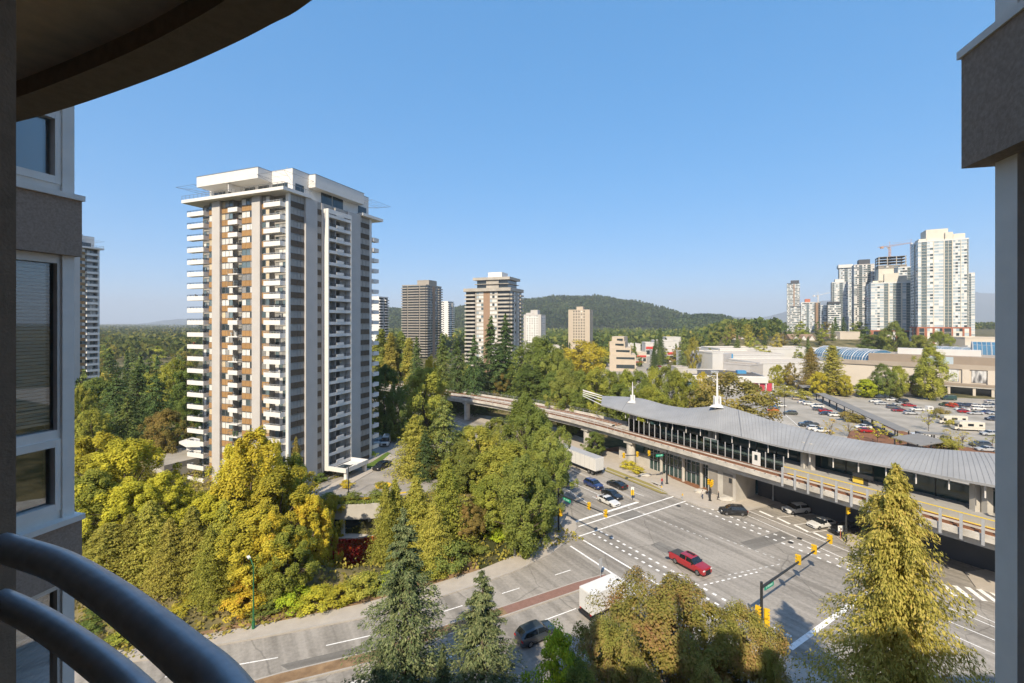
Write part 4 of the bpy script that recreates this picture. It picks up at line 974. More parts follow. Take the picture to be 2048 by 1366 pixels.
# ground floor of the station under the deck
gf_ = thing('station_entrance', 'glazed station entrance and concrete wall beneath the viaduct', 'building')
hall = [GW(3,4.2), GW(20,4.2), GW(20,11), GW(3,11)]
MB().prism([GW(2,4.4), GW(26.5,4.4), GW(26.5,12), GW(2,12)], 0, 6.9).build('hall', M['station_glass'], gf_)
for i in range(15):
    t = 4+i*1.15; p = GW(t, 4.3); MB().box(p[0]-.07,p[1]-.07,0,p[0]+.07,p[1]+.07,6).build('mullion', M['light_metal'], gf_)
for z in (2.5, 4.3):
    a = [GW(4+i*1.15,4.3,z) for i in range(15)]; MB().tube(a,.06,4).build('transom', M['light_metal'], gf_)
for t in (8,14,18.5): p = GW(t,3.6); MB().cyl(p[0],p[1],0,6.2,.35,10).build('column', M['concrete'], gf_)
MB().prism([GW(-6,4.2), GW(4,4.2), GW(4,4.9), GW(-6,4.9)], 0, 2.9).build('low_wall', M['concrete'], gf_)
MB().prism([GW(21,2.2), GW(27,2.2), GW(27,9), GW(21,9)], 0, 6.1).build('concrete_wall', M['concrete'], gf_)
MB().prism([GW(21.2,2.12), GW(23.2,2.12), GW(23.2,2.2), GW(21.2,2.2)], .4, 5.2).build('wall_panel', M['concrete_dark'], gf_)
MB().prism([GW(24.4,2.12), GW(26.4,2.12), GW(26.4,2.2), GW(24.4,2.2)], 1.0, 5.2).build('wall_panel', M['concrete_dark'], gf_)
p = GW(26.0,2.05); o = MB().box(-.3,-.03,3.6,.3,.03,4.5).build('wall_sign', M['dark_metal'], gf_); o.location = (*p,0); o.rotation_euler = (0,0,math.atan2(gd.y,gd.x))
MB().prism([GW(27.2,9.5), GW(62,9.5), GW(62,10.2), GW(27.2,10.2)], 0, 6.1).build('rear_shade_wall', M['dark_clad_and_shade'], gf_)  # wall coloured dark in place of the deep shade under the viaduct
# ---------------------------------------------------------------- shopping centre, low buildings, houses
mk('mall_wall', (.52,.465,.39), .88, .05, .15); mk('mall_white', (.54,.53,.51), .8, .04, .2); mk('mall_brown', (.27,.22,.17), .9, .06, .2)
mk('mall_roof', (.34,.29,.235), .9, .12, .1); mk('flat_roof_dark', (.10,.095,.09), .95, .15, .2); mk('shop_blue', (.06,.24,.45), .6, .05, 1); mk('shop_red', (.42,.05,.08), .6, .05, 1)
mk('sign_red', (.5,.06,.05), .6, .05, 1); mk('roof_tile', (.24,.17,.12), .9, .15, 1); mk('house_wall', (.58,.53,.45), .85, .05, .6); mk('awning', (.20,.195,.185), .8, .08, .6)
def blk(label, name, pts, z0, z1, wall, roof, cat='building', parapet=.5):
    T = thing(name, label, cat)
    MB().prism(pts, z0, z1, 0, 1).build('wall', [wall, roof], T)
    if parapet: MB().wall(list(pts)+[pts[0]], .35, z1-.3, z1+parapet).build('parapet', wall, T)
    return T
def quad(px0, px1, Y0, Y1, D):
    "footprint whose front runs from (px0,Y0) to (px1,Y1) and goes D metres back"
    a = Vector((AT(px0,Y0),Y0)); b = Vector((AT(px1,Y1),Y1)); d = (b-a).normalized(); n = Vector((-d.y,d.x)); n = n if n.y > 0 else -n
    return [tuple(a), tuple(b), tuple(b+n*D), tuple(a+n*D)], d, n
# main department block: cream wall, brown fascia
fp, md_, mn_ = quad(1655, 2080, 262, 206, 70)
mall = blk('long cream department store wall with grey roof band facing the parking lot', 'department_store', fp, 0, 13.2, M['mall_wall'], M['mall_roof'])
a = Vector(fp[0]); L_ = (Vector(fp[1])-a).length
def MP(u, o, z): p = a + md_*u + mn_*o; return (p.x, p.y, z)
def mwall(name, u0, u1, o0, o1, z0, z1, mt, par=mall):
    o = MB().prism([MP(u0,o0,0)[:2], MP(u1,o0,0)[:2], MP(u1,o1,0)[:2], MP(u0,o1,0)[:2]], z0, z1, bottom=True).build(name, mt, par); return o
def uof(px):
    "distance along the mall front where pixel column px meets it"
    k = (px-CX)/F; return (k*a.y - a.x)/(md_.x - k*md_.y)
mwall('fascia', -.5, L_, -.6, .0, 12.0, 14.3, M['mall_roof'])
mwall('base_canopy', uof(1885), L_, -5.5, -.05, 4.3, 5.3, M['mall_brown'])
mwall('canopy_soffit', uof(1885), L_, -5.4, -.06, 3.7, 4.28, M['concrete'])
mwall('glazing', uof(1887), L_, -.3, -.05, 0, 3.7, M['glass_dark'])
for px in (1898, 1948, 1985): u = uof(px); mwall('column', u-.5, u+.5, -5, -4, 0, 3.7, M['mall_wall'])
for px in (1932, 1983): u = uof(px); mwall('pilaster', u-1.3, u+1.3, -.9, -.05, 5.3, 12.0, M['mall_wall'])
# black and white photo posters on the wall: blurred street scenes
pm_ = bpy.data.materials.new('poster_print'); pm_.use_nodes = True; t_ = pm_.node_tree; b_ = t_.nodes['Principled BSDF']; tc_ = t_.nodes.new('ShaderNodeTexCoord'); vo_ = t_.nodes.new('ShaderNodeTexVoronoi'); vo_.inputs['Scale'].default_value = .45; no_ = t_.nodes.new('ShaderNodeTexNoise'); no_.inputs['Scale'].default_value = .6
mp_ = t_.nodes.new('ShaderNodeMapping'); mp_.inputs['Scale'].default_value = (1.6,1.6,.45); t_.links.new(tc_.outputs['Object'], mp_.inputs[0]); t_.links.new(mp_.outputs[0], vo_.inputs[0]); t_.links.new(mp_.outputs[0], no_.inputs[0])
mx_ = t_.nodes.new('ShaderNodeMix'); mx_.data_type = 'FLOAT'; mx_.inputs[0].default_value = .5; t_.links.new(vo_.outputs['Distance'], mx_.inputs[2]); t_.links.new(no_.outputs['Fac'], mx_.inputs[3])
rp_ = t_.nodes.new('ShaderNodeValToRGB'); rp_.color_ramp.elements[0].position = .38; rp_.color_ramp.elements[0].color = (.08,.08,.085,1); rp_.color_ramp.elements[1].position = .62; rp_.color_ramp.elements[1].color = (.55,.55,.54,1); t_.links.new(mx_.outputs[0], rp_.inputs[0]); t_.links.new(rp_.outputs[0], b_.inputs['Base Color'])
for p0, p1 in ((1897,1918),(1943,1973)): mwall('wall_poster', uof(p0), uof(p1), -.25, -.05, 5.9, 11.7, pm_)
MB().prism([MP(18,6,0)[:2],MP(70,4,0)[:2],MP(70,30,0)[:2],MP(20,30,0)[:2]], 13.2, 18.0, 0, 1).build('upper_storey', [M['mall_brown'], M['mall_roof']], mall)
mwall('roof_plant', 72, 92, 8, 20, 13.2, 18.5, M['mall_wall']); mwall('upper_panel', 42, 52, 3.6, 4.9, 13.3, 17.6, M['glass_sky'])
mwall('roof_plant', 30, 62, 12, 18, 18.0, 21.0, M['mall_white'])
m = MB()
for i in range(12):
    u = uof(1885)+i*3.2; m.poly([MP(u,5,14.4),MP(u+2.8,5,14.4),MP(u+2.8,9,17.4),MP(u,9,17.4)])
m.build('roof_light', M['glass_blue'], mall)
# glass barrel vaults
def vault(label, p0, p1, w, zb, hgt_, n=22, open_end=True):
    T = thing('glass_vault', label, 'vault'); A = Vector(p0); B = Vector(p1); d = (B-A); L = d.length; d.normalize(); nn = Vector((-d.y,d.x)); K = 9
    pts = [[(A+d*(L*i/n)+nn*(math.cos(PI*k/K)*w/2)).to_tuple()+(zb+math.sin(PI*k/K)*hgt_,) for k in range(K+1)] for i in range(n+1)]
    g = MB()
    for i in range(n):
        for k in range(K): g.poly([pts[i][k],pts[i+1][k],pts[i+1][k+1],pts[i][k+1]])
    g.poly(pts[0][::-1]); g.poly(pts[-1]); g.build('glazing', M['glass_blue'], T)
    r = MB()
    for i in range(0, n+1): r.tube([tuple(Vector(q)+Vector((0,0,.06))) for q in pts[i]], .14 if i%4 else .3, 4)
    r.build('rib', M['light_metal'], T)
    r = MB()
    for k in (1,3,4,5,6,8): r.tube([tuple(Vector(pts[i][k])+Vector((0,0,.05))) for i in range(n+1)], .1, 4)
    r.build('purlin', M['light_metal'], T)
    MB().wall([p0,p1], w+1, 0, zb).build('base_wall', M['mall_white'], T); return T
vault('long blue glass barrel vault on the mall roof behind the cypress trees', (AT(1652,300),300), (AT(1765,255),255), 17, 13, 6.5)
vault('long blue glass vault running toward the big glass arch on the right', (AT(1872,290),290), (AT(1990,262),262), 15, 14, 6)
vault('big arched glass entrance hall standing above the mall roof at the right', (AT(1944,252),252), (AT(2040,240),240), 15, 11, 13.5, 10)
for args in [('white mall box with blue edge stripe behind the dark roofed shop', 1414, 1570, 300, 305, 45, 13.5), ('white mall wing under the glass vault, left of the cypresses', 1520, 1660, 262, 268, 30, 11.5), ('bright white box at the left end of the mall', 1425, 1446, 290, 291, 22, 15.5), ('low pale mall roof behind the white wings', 1440, 1640, 345, 350, 30, 15)]:
    f_, d_, n_ = quad(*args[1:6]); blk(args[0], 'mall_wing', f_, 0, args[6], M['mall_white'], M['mall_wall'])
f_, d_, n_ = quad(1447, 1465, 291, 298, 4); T = thing('mall_wing', 'grey panelled side wall of the bright white mall box with blue edge', 'building'); MB().prism(f_,0,15).build('wall',[M['tower_grey']],T); q0 = Vector(f_[1]); MB().box(q0.x-2.5,q0.y-.8,4,q0.x,q0.y-.1,14.5).build('blue_stripe', M['shop_blue'], T)
f_, d_, n_ = quad(1500, 1526, 255, 262, 16); T = blk('grey panelled loading box between the white mall wings', 'mall_wing', f_, 0, 11, M['tower_grey'], M['mall_roof'])
# shop with the dark flat roof, blue and red fronts
f_, sd, sn = quad(1362, 1532, 240, 232, 34)
shop = blk('low dark roofed shop with white fascia and blue and red bays', 'shop', f_, 0, 7.0, M['mall_white'], M['flat_roof_dark'])
sa = Vector(f_[0]); SL_ = (Vector(f_[1])-sa).length
def SP(u, o): p = sa+sd*u+sn*o; return (p.x,p.y)
MB().prism([SP(-.5,-1.5),SP(SL_+.5,-1.5),SP(SL_+.5,-.01),SP(-.5,-.01)], 4.2, 6.9, bottom=True).build('fascia', M['mall_white'], shop)
for u0, u1, mt in ((.4,3,'glass_dark'),(3.4,6,'shop_blue'),(6.3,8.5,'glass_blue')): MB().prism([SP(u0,-.4),SP(u1,-.4),SP(u1,-.02),SP(u0,-.02)],0,4.15).build('shop_bay', M[mt], shop)
for i in range(4): MB().prism([SP(31+i*3.3,-.4),SP(33.8+i*3.3,-.4),SP(33.8+i*3.3,-.02),SP(31+i*3.3,-.02)],0,4.15).build('shop_bay', M['shop_red'], shop)
for u in (.1,3.2,6.15,30.8,34,37.3,40.6,43.8): MB().prism([SP(u,-1.2),SP(u+.5,-1.2),SP(u+.5,-.5),SP(u,-.5)],0,4.2).build('column', M['shop_blue'] if u < 10 else M['mall_white'], shop)
for u, o, w, h, mt in ((5,10,5,1.8,'concrete'),(18,14,4,1.2,'light_metal'),(26,9,3,1.0,'concrete_dark'),(32,16,4.5,1.6,'shop_blue')): 
    MB().prism([SP(u,o),SP(u+w,o),SP(u+w,o+w*.8),SP(u,o+w*.8)],7,7+h).build('roof_unit', M[mt], shop)
f_, d_, n_ = quad(1353, 1375, 252, 252, 8); blk('small grey block at the left end of the dark roofed shop', 'shop', f_, 0, 10, M['concrete'], M['concrete_dark'])
# tan stepped office left of the far street, small shops
T = thing('office_building', 'tan stepped office block with balcony bands beside the round yellow tree', 'building')
for (p0,p1,Y,D,z0,z1) in ((1219,1272,330,26,0,11),(1219,1262,333,22,11.6,16),(1219,1250,336,18,16.5,20.5),(1224,1248,340,12,20.5,24)):
    f_, d_, n_ = quad(p0,p1,Y,Y-4,D); MB().prism(f_, z0, z1, 0, 1).build('wall', [M['tan_wall'], M['mall_roof']], T)
    MB().prism([(f_[0][0]+1,f_[0][1]-.12),(f_[1][0]-1,f_[1][1]-.12),(f_[1][0]-1,f_[1][1]+.3),(f_[0][0]+1,f_[0][1]+.3)], z1-2.4, z1-1.0, bottom=True).build('window_band', M['glass_dark'], T); MB().prism([(q[0],q[1]) for q in f_], z1+.003, z1+.55).build('parapet', M['tan_wall'], T)
    if z0 == 0: MB().prism([(f_[0][0]+1,f_[0][1]-.12),(f_[1][0]-1,f_[1][1]-.12),(f_[1][0]-1,f_[1][1]+.3),(f_[0][0]+1,f_[0][1]+.3)], 2.0, 4.6, bottom=True).build('window_band', M['glass_dark'], T)
for px,w,Y,h,lab in ((1335,45,470,16,'white low shop beyond the trees right of the far street'),(1268,26,420,15,'pale low shop left of the far street'),(1110,30,520,9,'white low house roof below the tan tower'),(1420,22,380,13,'low shop with red band behind the box'),(1700,40,420,26,'cream low house behind the hillside trees'),(1965,70,330,24,'cream parkade block right of the largest condominium tower')):
    f_, d_, n_ = quad(px-w/2, px+w/2, Y, Y, 18); T = blk(lab, 'low_building', f_, 0, h, M['mall_wall'] if 'cream' in lab else M['mall_white'], M['mall_wall'])
    if 'red' in lab: MB().box(f_[0][0]+.5, f_[0][1]-.3, h-5, f_[1][0]-.5, f_[0][1]-.05, h-1.5).build('red_band', M['sign_red'], T)
    if 'parkade' in lab:
        MB().box(f_[0][0]-2, f_[0][1]-4, 17, f_[1][0]+2, f_[0][1]-.1, 18.5).build('canopy', M['mall_white'], T); MB().box(f_[0][0]+2, f_[0][1]-.5, 11, f_[1][0]-2, f_[0][1]-.05, 16.8).build('opening', M['mall_brown'], T)
for i,(px,w,Y,h) in enumerate(((1283,20,395,9),(1322,26,400,10),(1345,22,405,12),(1362,20,398,9),(1300,18,470,14),(1326,24,480,16),(1395,26,380,11),(1348,30,520,18),(1278,16,360,6))):
    f_, d_, n_ = quad(px-w/2, px+w/2, Y, Y, 14); T = blk(['first','second','third','fourth','fifth','sixth','seventh','eighth','ninth'][i]+' small pale commercial block along the far street, counted from the front' if False else ['cream low shop nearest on the left side of the far street','white low shop on the right side of the far street','taller white shop right of the far street','grey white shop behind the street conifer','small pale shop at the far end of the street','pale block at the street end, right','pale shop row left of the white mall box','white block on the rise above the far street','small cream kiosk left of the far street'][i], 'small_shop', f_, 0, h, M['mall_white'] if i % 3 else M['mall_wall'], M['mall_wall'])
    MB().box(f_[0][0]+.6,f_[0][1]-.25,h*.15,f_[1][0]-.6,f_[0][1]-.05,h*.45).build('shop_window', M['glass_dark'], T); MB().box(f_[0][0]+.4,f_[0][1]-.5,h*.55,f_[1][0]-.4,f_[0][1]-.06,h*.72).build('fascia', M['awning'] if i % 2 else M['sign_red'], T)
# hillside houses
def house(label, px, Y, pyb, w, d, hw, hr, rot, gables=1):
    z = ZT(pyb, Y); T = thing('house', label, 'house', (AT(px,Y),Y,z), R(rot), 'houses on the hillside')
    MB().box(-w/2,-d/2,-6,w/2,d/2,hw).build('wall', M['house_wall'], T)
    m = MB(); e = .8
    A = [(-w/2-e,-d/2-e,hw),(w/2+e,-d/2-e,hw),(w/2+e,d/2+e,hw),(-w/2-e,d/2+e,hw)]; r0 = (-w/2-e,0,hw+hr); r1 = (w/2+e,0,hw+hr)
    m.poly([A[0],A[1],r1,r0]); m.poly([A[2],A[3],r0,r1]); m.poly([A[1],A[2],r1]); m.poly([A[3],A[0],r0]); m.build('roof', M['roof_tile'], T)
    for g in range(gables):
        x = (-w/2+w*(g+.5)/gables); gw = w/gables*.36
        MB().poly([(x-gw,-d/2-1.2,hw-.3),(x+gw,-d/2-1.2,hw-.3),(x,-d/2-1.2,hw+hr*.75)]).box(x-gw,-d/2-1.2,-2,x+gw,-d/2-.05,hw-.3).build('gable', M['mall_white'], T)
        MB().poly([(x-gw-.4,-d/2-1.5,hw-.5),(x,-d/2-1.5,hw+hr*.8),(x,0,hw+hr*.8),(x-gw-.4,0,hw-.5)]).poly([(x,-d/2-1.5,hw+hr*.8),(x+gw+.4,-d/2-1.5,hw-.5),(x+gw+.4,0,hw-.5),(x,0,hw+hr*.8)]).build('gable_roof', M['roof_tile'], T)
        MB().box(x-gw*.4,-d/2-1.26,.9,x+gw*.4,-d/2-1.21,2.3).build('window', M['glass_dark'], T)
house('large cream house with brown roof and two white gables on the hillside', 1599, 420, 690, 21, 12, 5.5, 4.5, -4, 3)
house('pale house with two gables left of the hillside cypress', 1468, 430, 690, 17, 11, 5, 4, 6, 2)
house('low white bungalow between the two hillside houses', 1548, 420, 694, 15, 9, 3.2, 2, 0, 1)
house('single white gabled house right of the large cream house', 1664, 430, 688, 8, 10, 5, 4.5, -4, 1)
# covered walkways through the parking lot
def canopy(label, p0, p1, w, z, n, tilt=.0):
    T = thing('walkway_canopy', label, 'canopy'); A = Vector(p0); B = Vector(p1); d = (B-A); L = d.length; d.normalize(); nn = Vector((-d.y,d.x))*(w/2)
    m = MB()
    q = [A+nn, A-nn, B-nn, B+nn]; zz = [z+tilt, z-tilt, z-tilt, z+tilt]
    m.poly([(q[i].x,q[i].y,zz[i]+.25) for i in range(4)]); m.poly([(q[i].x,q[i].y,zz[i]) for i in range(4)][::-1])
    for i in range(4): j = (i+1)%4; m.poly([(q[i].x,q[i].y,zz[i]),(q[j].x,q[j].y,zz[j]),(q[j].x,q[j].y,zz[j]+.25),(q[i].x,q[i].y,zz[i]+.25)])
    m.build('roof', M['awning'], T)
    for i in range(n+1):
        for s in (-.8,.8): p = A+d*(L*i/n)+nn*s; MB().box(p.x-.12,p.y-.12,0,p.x+.12,p.y+.12,z+.05).build('post', M['dark_metal'], T)
canopy('long covered walkway with dark posts crossing the parking lot', G2(1640,787,3.0)[:2], G2(1806,862,3.0)[:2], 3.4, 3.0, 9, .1)
canopy('dark covered walkway in front of the tall cypress trees', G2(1566,752,3.2), G2(1622,773,3.2), 4.0, 3.2, 6, .1)
canopy('flat dark canopy at the corner joining the two covered walkways', G2(1600,773,3.4), G2(1642,775,3.4), 9, 3.4, 3)
canopy('folded grey shelter roof beside the station roof', G2(1812,884,3.4), G2(1864,876,3.4), 6.5, 3.4, 2, .35)
canopy('long flat dark canopy running to the folded shelter', G2(1838,866,3.6), G2(1894,870,3.6), 5, 3.6, 3, -.2)
struct('walkway', MB().strip([G2(1638,793), G2(1815,880)], 3.0, .03), M['drive'])
def island(label, pts, z=.25):
    tag(struct('planting_island', MB().prism(pts, -.1, z), M['kerb']), None)
    struct('planting_bed', MB().sheet([((p[0]-pts[0][0])*.96+pts[0][0],(p[1]-pts[0][1])*.96+pts[0][1]) for p in pts], z+.006), M['dry_grass'])
struct('planting_bed', MB().sheet([G2(*p) for p in [(1680,905),(1700,862),(1770,850),(1860,880),(1990,905),(1995,918),(1840,905)]], .02), M['mulch'])
struct('verge', MB().sheet([G2(*p) for p in [(1100,842),(1190,828),(1240,815),(1330,826),(1260,842),(1180,855)]], .03), M['dry_grass'])
struct('planting_bed', MB().sheet([G2(*p) for p in [(1690,791),(1890,791),(1890,786),(1690,782)]], .02), M['earth'])
# ---------------------------------------------------------------- vehicles
def paint(n, c, rough=.32): return mk('car_'+n, c, rough, 0, 1, coat=.8, spec=.5)
for n, c in dict(white=(.60,.60,.585), silver=(.36,.37,.38), grey=(.085,.09,.10), black=(.012,.013,.015), red=(.30,.012,.016), darkred=(.20,.015,.02), blue=(.018,.035,.13), brightblue=(.03,.18,.42), orange=(.55,.13,.01), olive=(.06,.065,.05), navy=(.02,.03,.06), beige=(.33,.29,.22), green=(.012,.04,.03), cream=(.58,.54,.46), slate=(.035,.045,.055), lilac=(.3,.27,.36)).items(): paint(n, c)
mk('car_glass', (.012,.016,.02), .05, 0, 1, spec=.9); mk('tyre', (.018,.018,.018), .9, 0, 1); mk('rim', (.34,.34,.35), .35, 0, 1, metal=.6); mk('lamp_clear', (.6,.6,.58), .15, 0, 1); mk('lamp_red', (.35,.01,.01), .2, 0, 1); mk('trim_black', (.02,.02,.021), .7, 0, 1); mk('bed_cover', (.06,.06,.062), .8, .1, 3)
def wheel_meshes(r, w):
    t = MB(); n = 14
    def ring(y, rr): return [(math.cos(2*PI*k/n)*rr, y, math.sin(2*PI*k/n)*rr) for k in range(n)]
    A, B_, C_, D_ = ring(-w/2, r*.9), ring(-w/2+.03, r), ring(w/2-.03, r), ring(w/2, r*.9)
    for P, Q in ((A,B_),(B_,C_),(C_,D_)):
        for k in range(n): t.poly([P[k],P[(k+1)%n],Q[(k+1)%n],Q[k]])
    t.poly(A[::-1]); t.poly(D_)
    m = MB(); E = ring(w/2+.004, r*.66); H = ring(w/2+.012, r*.18)
    for k in range(0, n): 
        if k % 2 == 0: m.poly([E[k],E[(k+1)%n],H[(k+1)%n],H[k]])
    m.poly(H)
    return t.mesh('tyre', M['tyre']), m.mesh('rim', M['rim'])
WM = {}
def add_wheels(T, xs, y, r, w=.22, steer=0):
    key = (r, w)
    if key not in WM: WM[key] = wheel_meshes(r, w)
    for x in xs:
        for s in (1, -1):
            o = link('wheel', WM[key][0], T, (x, s*(y-w/2+.012), r), 0 if s > 0 else PI); link('rim', WM[key][1], o)
def make_car(kind, L, Wd, H, st, pillars, wb, wr=.33, bed=None, parent=None):
    "st: stations (x, z_low, z_belt, z_top or None, width factor) from front to rear"
    T = thing(kind, 'car', kind.replace('_', ' '))
    hw = Wd/2; rings = []
    for (x, zl, zb, zr, wf) in st:
        w = hw*wf
        if zr is None: e = (w*.86, zb+.025); f = (w*.45, zb+.05)
        else: e = (w*.80, zr-.05); f = (w*.52, zr)
        side = [(w*.90, zl), (w, zl+.16), (w*1.0, zl+(zb-zl)*.72), (w*.955, zb), e, f]
        rings.append([(x, y, z) for y, z in side] + [(x, -y, z) for y, z in side[::-1]])
    body = MB(); ws = MB(); rw = MB(); sl = MB(); sr = MB(); K = 12
    i0 = next(i for i in range(len(st)-1) if st[i][3] is None and st[i+1][3] is not None)
    i1 = max(i for i in range(len(st)-1) if st[i][3] is not None and st[i+1][3] is None)
    for i in range(len(st)-1):
        cabin = i0 <= i <= i1
        for k in range(K):
            k2 = (k+1) % K; q = [rings[i][k], rings[i+1][k], rings[i+1][k2], rings[i][k2]][::-1]
            tgt = body
            if cabin and i not in pillars:
                if k == 3: tgt = sl
                elif k == 7: tgt = sr
                elif i == i0 and k in (4,5,6): tgt = ws
                elif i == i1 and k in (4,5,6): tgt = rw
            tgt.poly(q)
    body.poly(rings[0]); body.poly(rings[-1][::-1])
    b = body.build('body', M['car_white'], T, True)
    b.data.set_sharp_from_angle(angle=R(32))
    ws.build('windscreen', M['car_glass'], T); rw.build('rear_window', M['car_glass'], T); sl.build('side_window', M['car_glass'], T); sr.build('side_window', M['car_glass'], T)
    fx = st[0][0]; rx = st[-1][0]; zb0 = st[1][2]
    for s in (1,-1):
        MB().box(fx-.30,s*hw*.58,zb0-.20,fx-.012,s*hw*.92,zb0-.06).build('headlight', M['lamp_clear'], T)
        zt_ = st[-2][2]; MB().box(rx+.012-.02,s*hw*.60,zt_-.26,rx+.16,s*hw*.93,zt_-.08).build('tail_light', M['lamp_red'], T)
        xm = st[i0+1][0]+.28; MB().box(xm-.08,s*hw*.96,st[i0][2]-.02,xm+.08,s*(hw+.16),st[i0][2]+.12).build('mirror', M['trim_black'], T)
    MB().box(fx-.06,-hw*.5,.42,fx+.012,hw*.5,zb0-.14).build('grille', M['trim_black'], T)
    MB().box(rx+1.0,-hw*.93,.16,fx-.9,hw*.93,.30).build('underbody', M['trim_black'], T)
    add_wheels(T, (wb/2+.05, -wb/2+.05), hw, wr)
    return T
PROTO = {}
PROTO['sedan'] = make_car('saloon_car', 4.75, 1.84, 1.45, [(2.36,.30,.58,None,.80),(2.18,.22,.72,None,.95),(1.15,.20,.90,None,1),(.35,.20,.95,1.40,1),(-.28,.20,.96,1.45,1),(-.38,.20,.96,1.45,1),(-1.05,.20,.97,1.38,1),(-1.80,.20,1.0,None,.98),(-2.25,.24,.97,None,.93),(-2.36,.34,.70,None,.84)], (4,), 2.78)
PROTO['suv'] = make_car('suv', 4.65, 1.88, 1.70, [(2.30,.34,.72,None,.82),(2.14,.26,.92,None,.95),(1.20,.25,1.05,None,1),(.50,.25,1.08,1.60,1),(-.22,.25,1.10,1.68,1),(-.32,.25,1.10,1.68,1),(-1.70,.25,1.13,1.62,.99),(-2.08,.27,1.12,None,.97),(-2.24,.30,1.02,None,.94),(-2.31,.38,.75,None,.88)], (4,), 2.72, .36)
PROTO['hatch'] = make_car('hatchback_car', 4.25, 1.78, 1.52, [(2.10,.30,.62,None,.80),(1.95,.22,.78,None,.95),(1.12,.20,.92,None,1),(.40,.20,.96,1.46,1),(-.22,.20,.97,1.52,1),(-.32,.20,.97,1.52,1),(-1.45,.20,1.0,1.44,.99),(-1.92,.22,1.0,None,.96),(-2.08,.26,.88,None,.93),(-2.14,.36,.65,None,.86)], (4,), 2.6, .32)
PROTO['coupe'] = make_car('coupe_car', 4.78, 1.92, 1.38, [(2.38,.26,.56,None,.82),(2.20,.20,.74,None,.97),(.95,.18,.92,None,1),(.10,.18,.96,1.33,1),(-.5,.18,.97,1.38,1),(-.6,.18,.97,1.38,1),(-.95,.18,.98,1.34,1),(-1.95,.18,1.0,None,.99),(-2.28,.24,.97,None,.93),(-2.38,.34,.70,None,.86)], (4,), 2.72, .35)
PROTO['van'] = make_car('van', 5.4, 1.98, 2.25, [(2.68,.36,.85,None,.86),(2.52,.28,1.08,None,.97),(2.05,.26,1.2,None,1),(1.25,.26,1.25,2.1,1),(.75,.26,1.25,2.22,1),(.65,.26,1.25,2.25,1),(-2.5,.26,1.25,2.22,1),(-2.62,.28,1.25,None,.99),(-2.68,.32,1.1,None,.98),(-2.70,.40,.8,None,.95)], (5,), 3.3, .36)
pk = make_car('pickup_truck', 5.85, 2.02, 1.92, [(2.90,.45,.85,None,.84),(2.74,.36,1.10,None,.96),(1.42,.34,1.24,None,1),(.82,.34,1.28,1.84,1),(.02,.34,1.30,1.92,1),(-.10,.34,1.30,1.92,1),(-.98,.34,1.30,1.86,1),(-1.12,.34,1.30,None,1),(-2.80,.36,1.28,None,.99),(-2.92,.46,1.05,None,.96)], (4,), 3.68, .41)
MB().box(-2.74,-.84,1.335,-1.2,.84,1.375).box(-2.74,-.02,1.376,-1.2,.02,1.39).build('bed_cover', M['bed_cover'], pk)
for s in (.3,-.3): MB().box(-.7,s-.2,1.925,.55,s+.2,1.94).build('roof_panel', M['trim_black'], pk) if s > 0 else None
PROTO['pickup'] = pk
USED = set()
def car(kind, x, y, ang, col, label, z=0.0, group=None, s=1.0):
    P = PROTO[kind]
    T = dup(P, (x, y, z), ang, label, group, s)
    for c in T.children:
        if c.name.startswith('body'): setmat(c, M['car_'+col])
    return T
def ga(a, b, z=0): 
    "heading from ground pixel a (rear) to ground pixel b (front)"
    A = G2(*a, z); B = G2(*b, z); return math.atan2(B[1]-A[1], B[0]-A[0])
aB = math.atan2(dB[1], dB[0]); aA = math.atan2(dA[1], dA[0]); aBi = aB-PI
def rc(kind, px, ang, col, label, z=0.0): p = G2(*px, z); return car(kind, p[0], p[1], ang, col, label, z)
rc('pickup', (1380,1135), ga((1356,1123),(1400,1146.5)), 'red', 'red pickup truck with black bed cover crossing the intersection')
rc('suv', (1187,974), aBi, 'blue', 'dark blue estate car waiting behind the stop line, left of the black cars')
rc('sedan', (1224,994), aBi, 'black', 'black saloon beside the white coupe at the stop line')
rc('coupe', (1217,1007), aBi, 'white', 'white coupe with dark roof glass at the stop line')
rc('coupe', (1234,974), aB, 'black', 'black saloon driving away beside the gravel verge, under the signal arm shadow')
rc('suv', (1466,1028), ga((1482,1028.5),(1451,1027)), 'black', 'black SUV turning beside the station plaza')
rc('suv', (1592,1025), ga((1613,1022.5),(1586,1024.5)), 'white', 'white SUV waiting in the viaduct shade at the stop bar')
rc('sedan', (1643,1053), ga((1666,1050),(1637,1054.5)), 'white', 'white saloon half in the viaduct shade, nearest the stop bar')
rc('suv', (1688,1066), ga((1712,1062),(1682,1067)), 'black', 'black car in shade beside the small white keep right sign')
rc('suv', (1712,1046), ga((1736,1042),(1706,1047)), 'slate', 'dark SUV in deep shade under the viaduct, partly behind the cypress')
rc('suv', (1072,1277), ga((1055,1285),(1093,1268.5)), 'slate', 'charcoal SUV with panoramic roof between the spruces and the maple')
rc('sedan', (764,936), ga((779,927),(750,940), 4.0), 'black', 'black saloon parked at the tower forecourt by the lawn', 4.0)
rc('van', (772,889), ga((776,882),(768,896), 4.0), 'white', 'white van parked in the shade behind the tower', 4.0)
rc('hatch', (757,888), ga((762,882),(752,894), 4.0), 'white', 'pale car parked beside the white van in the shade', 4.0)
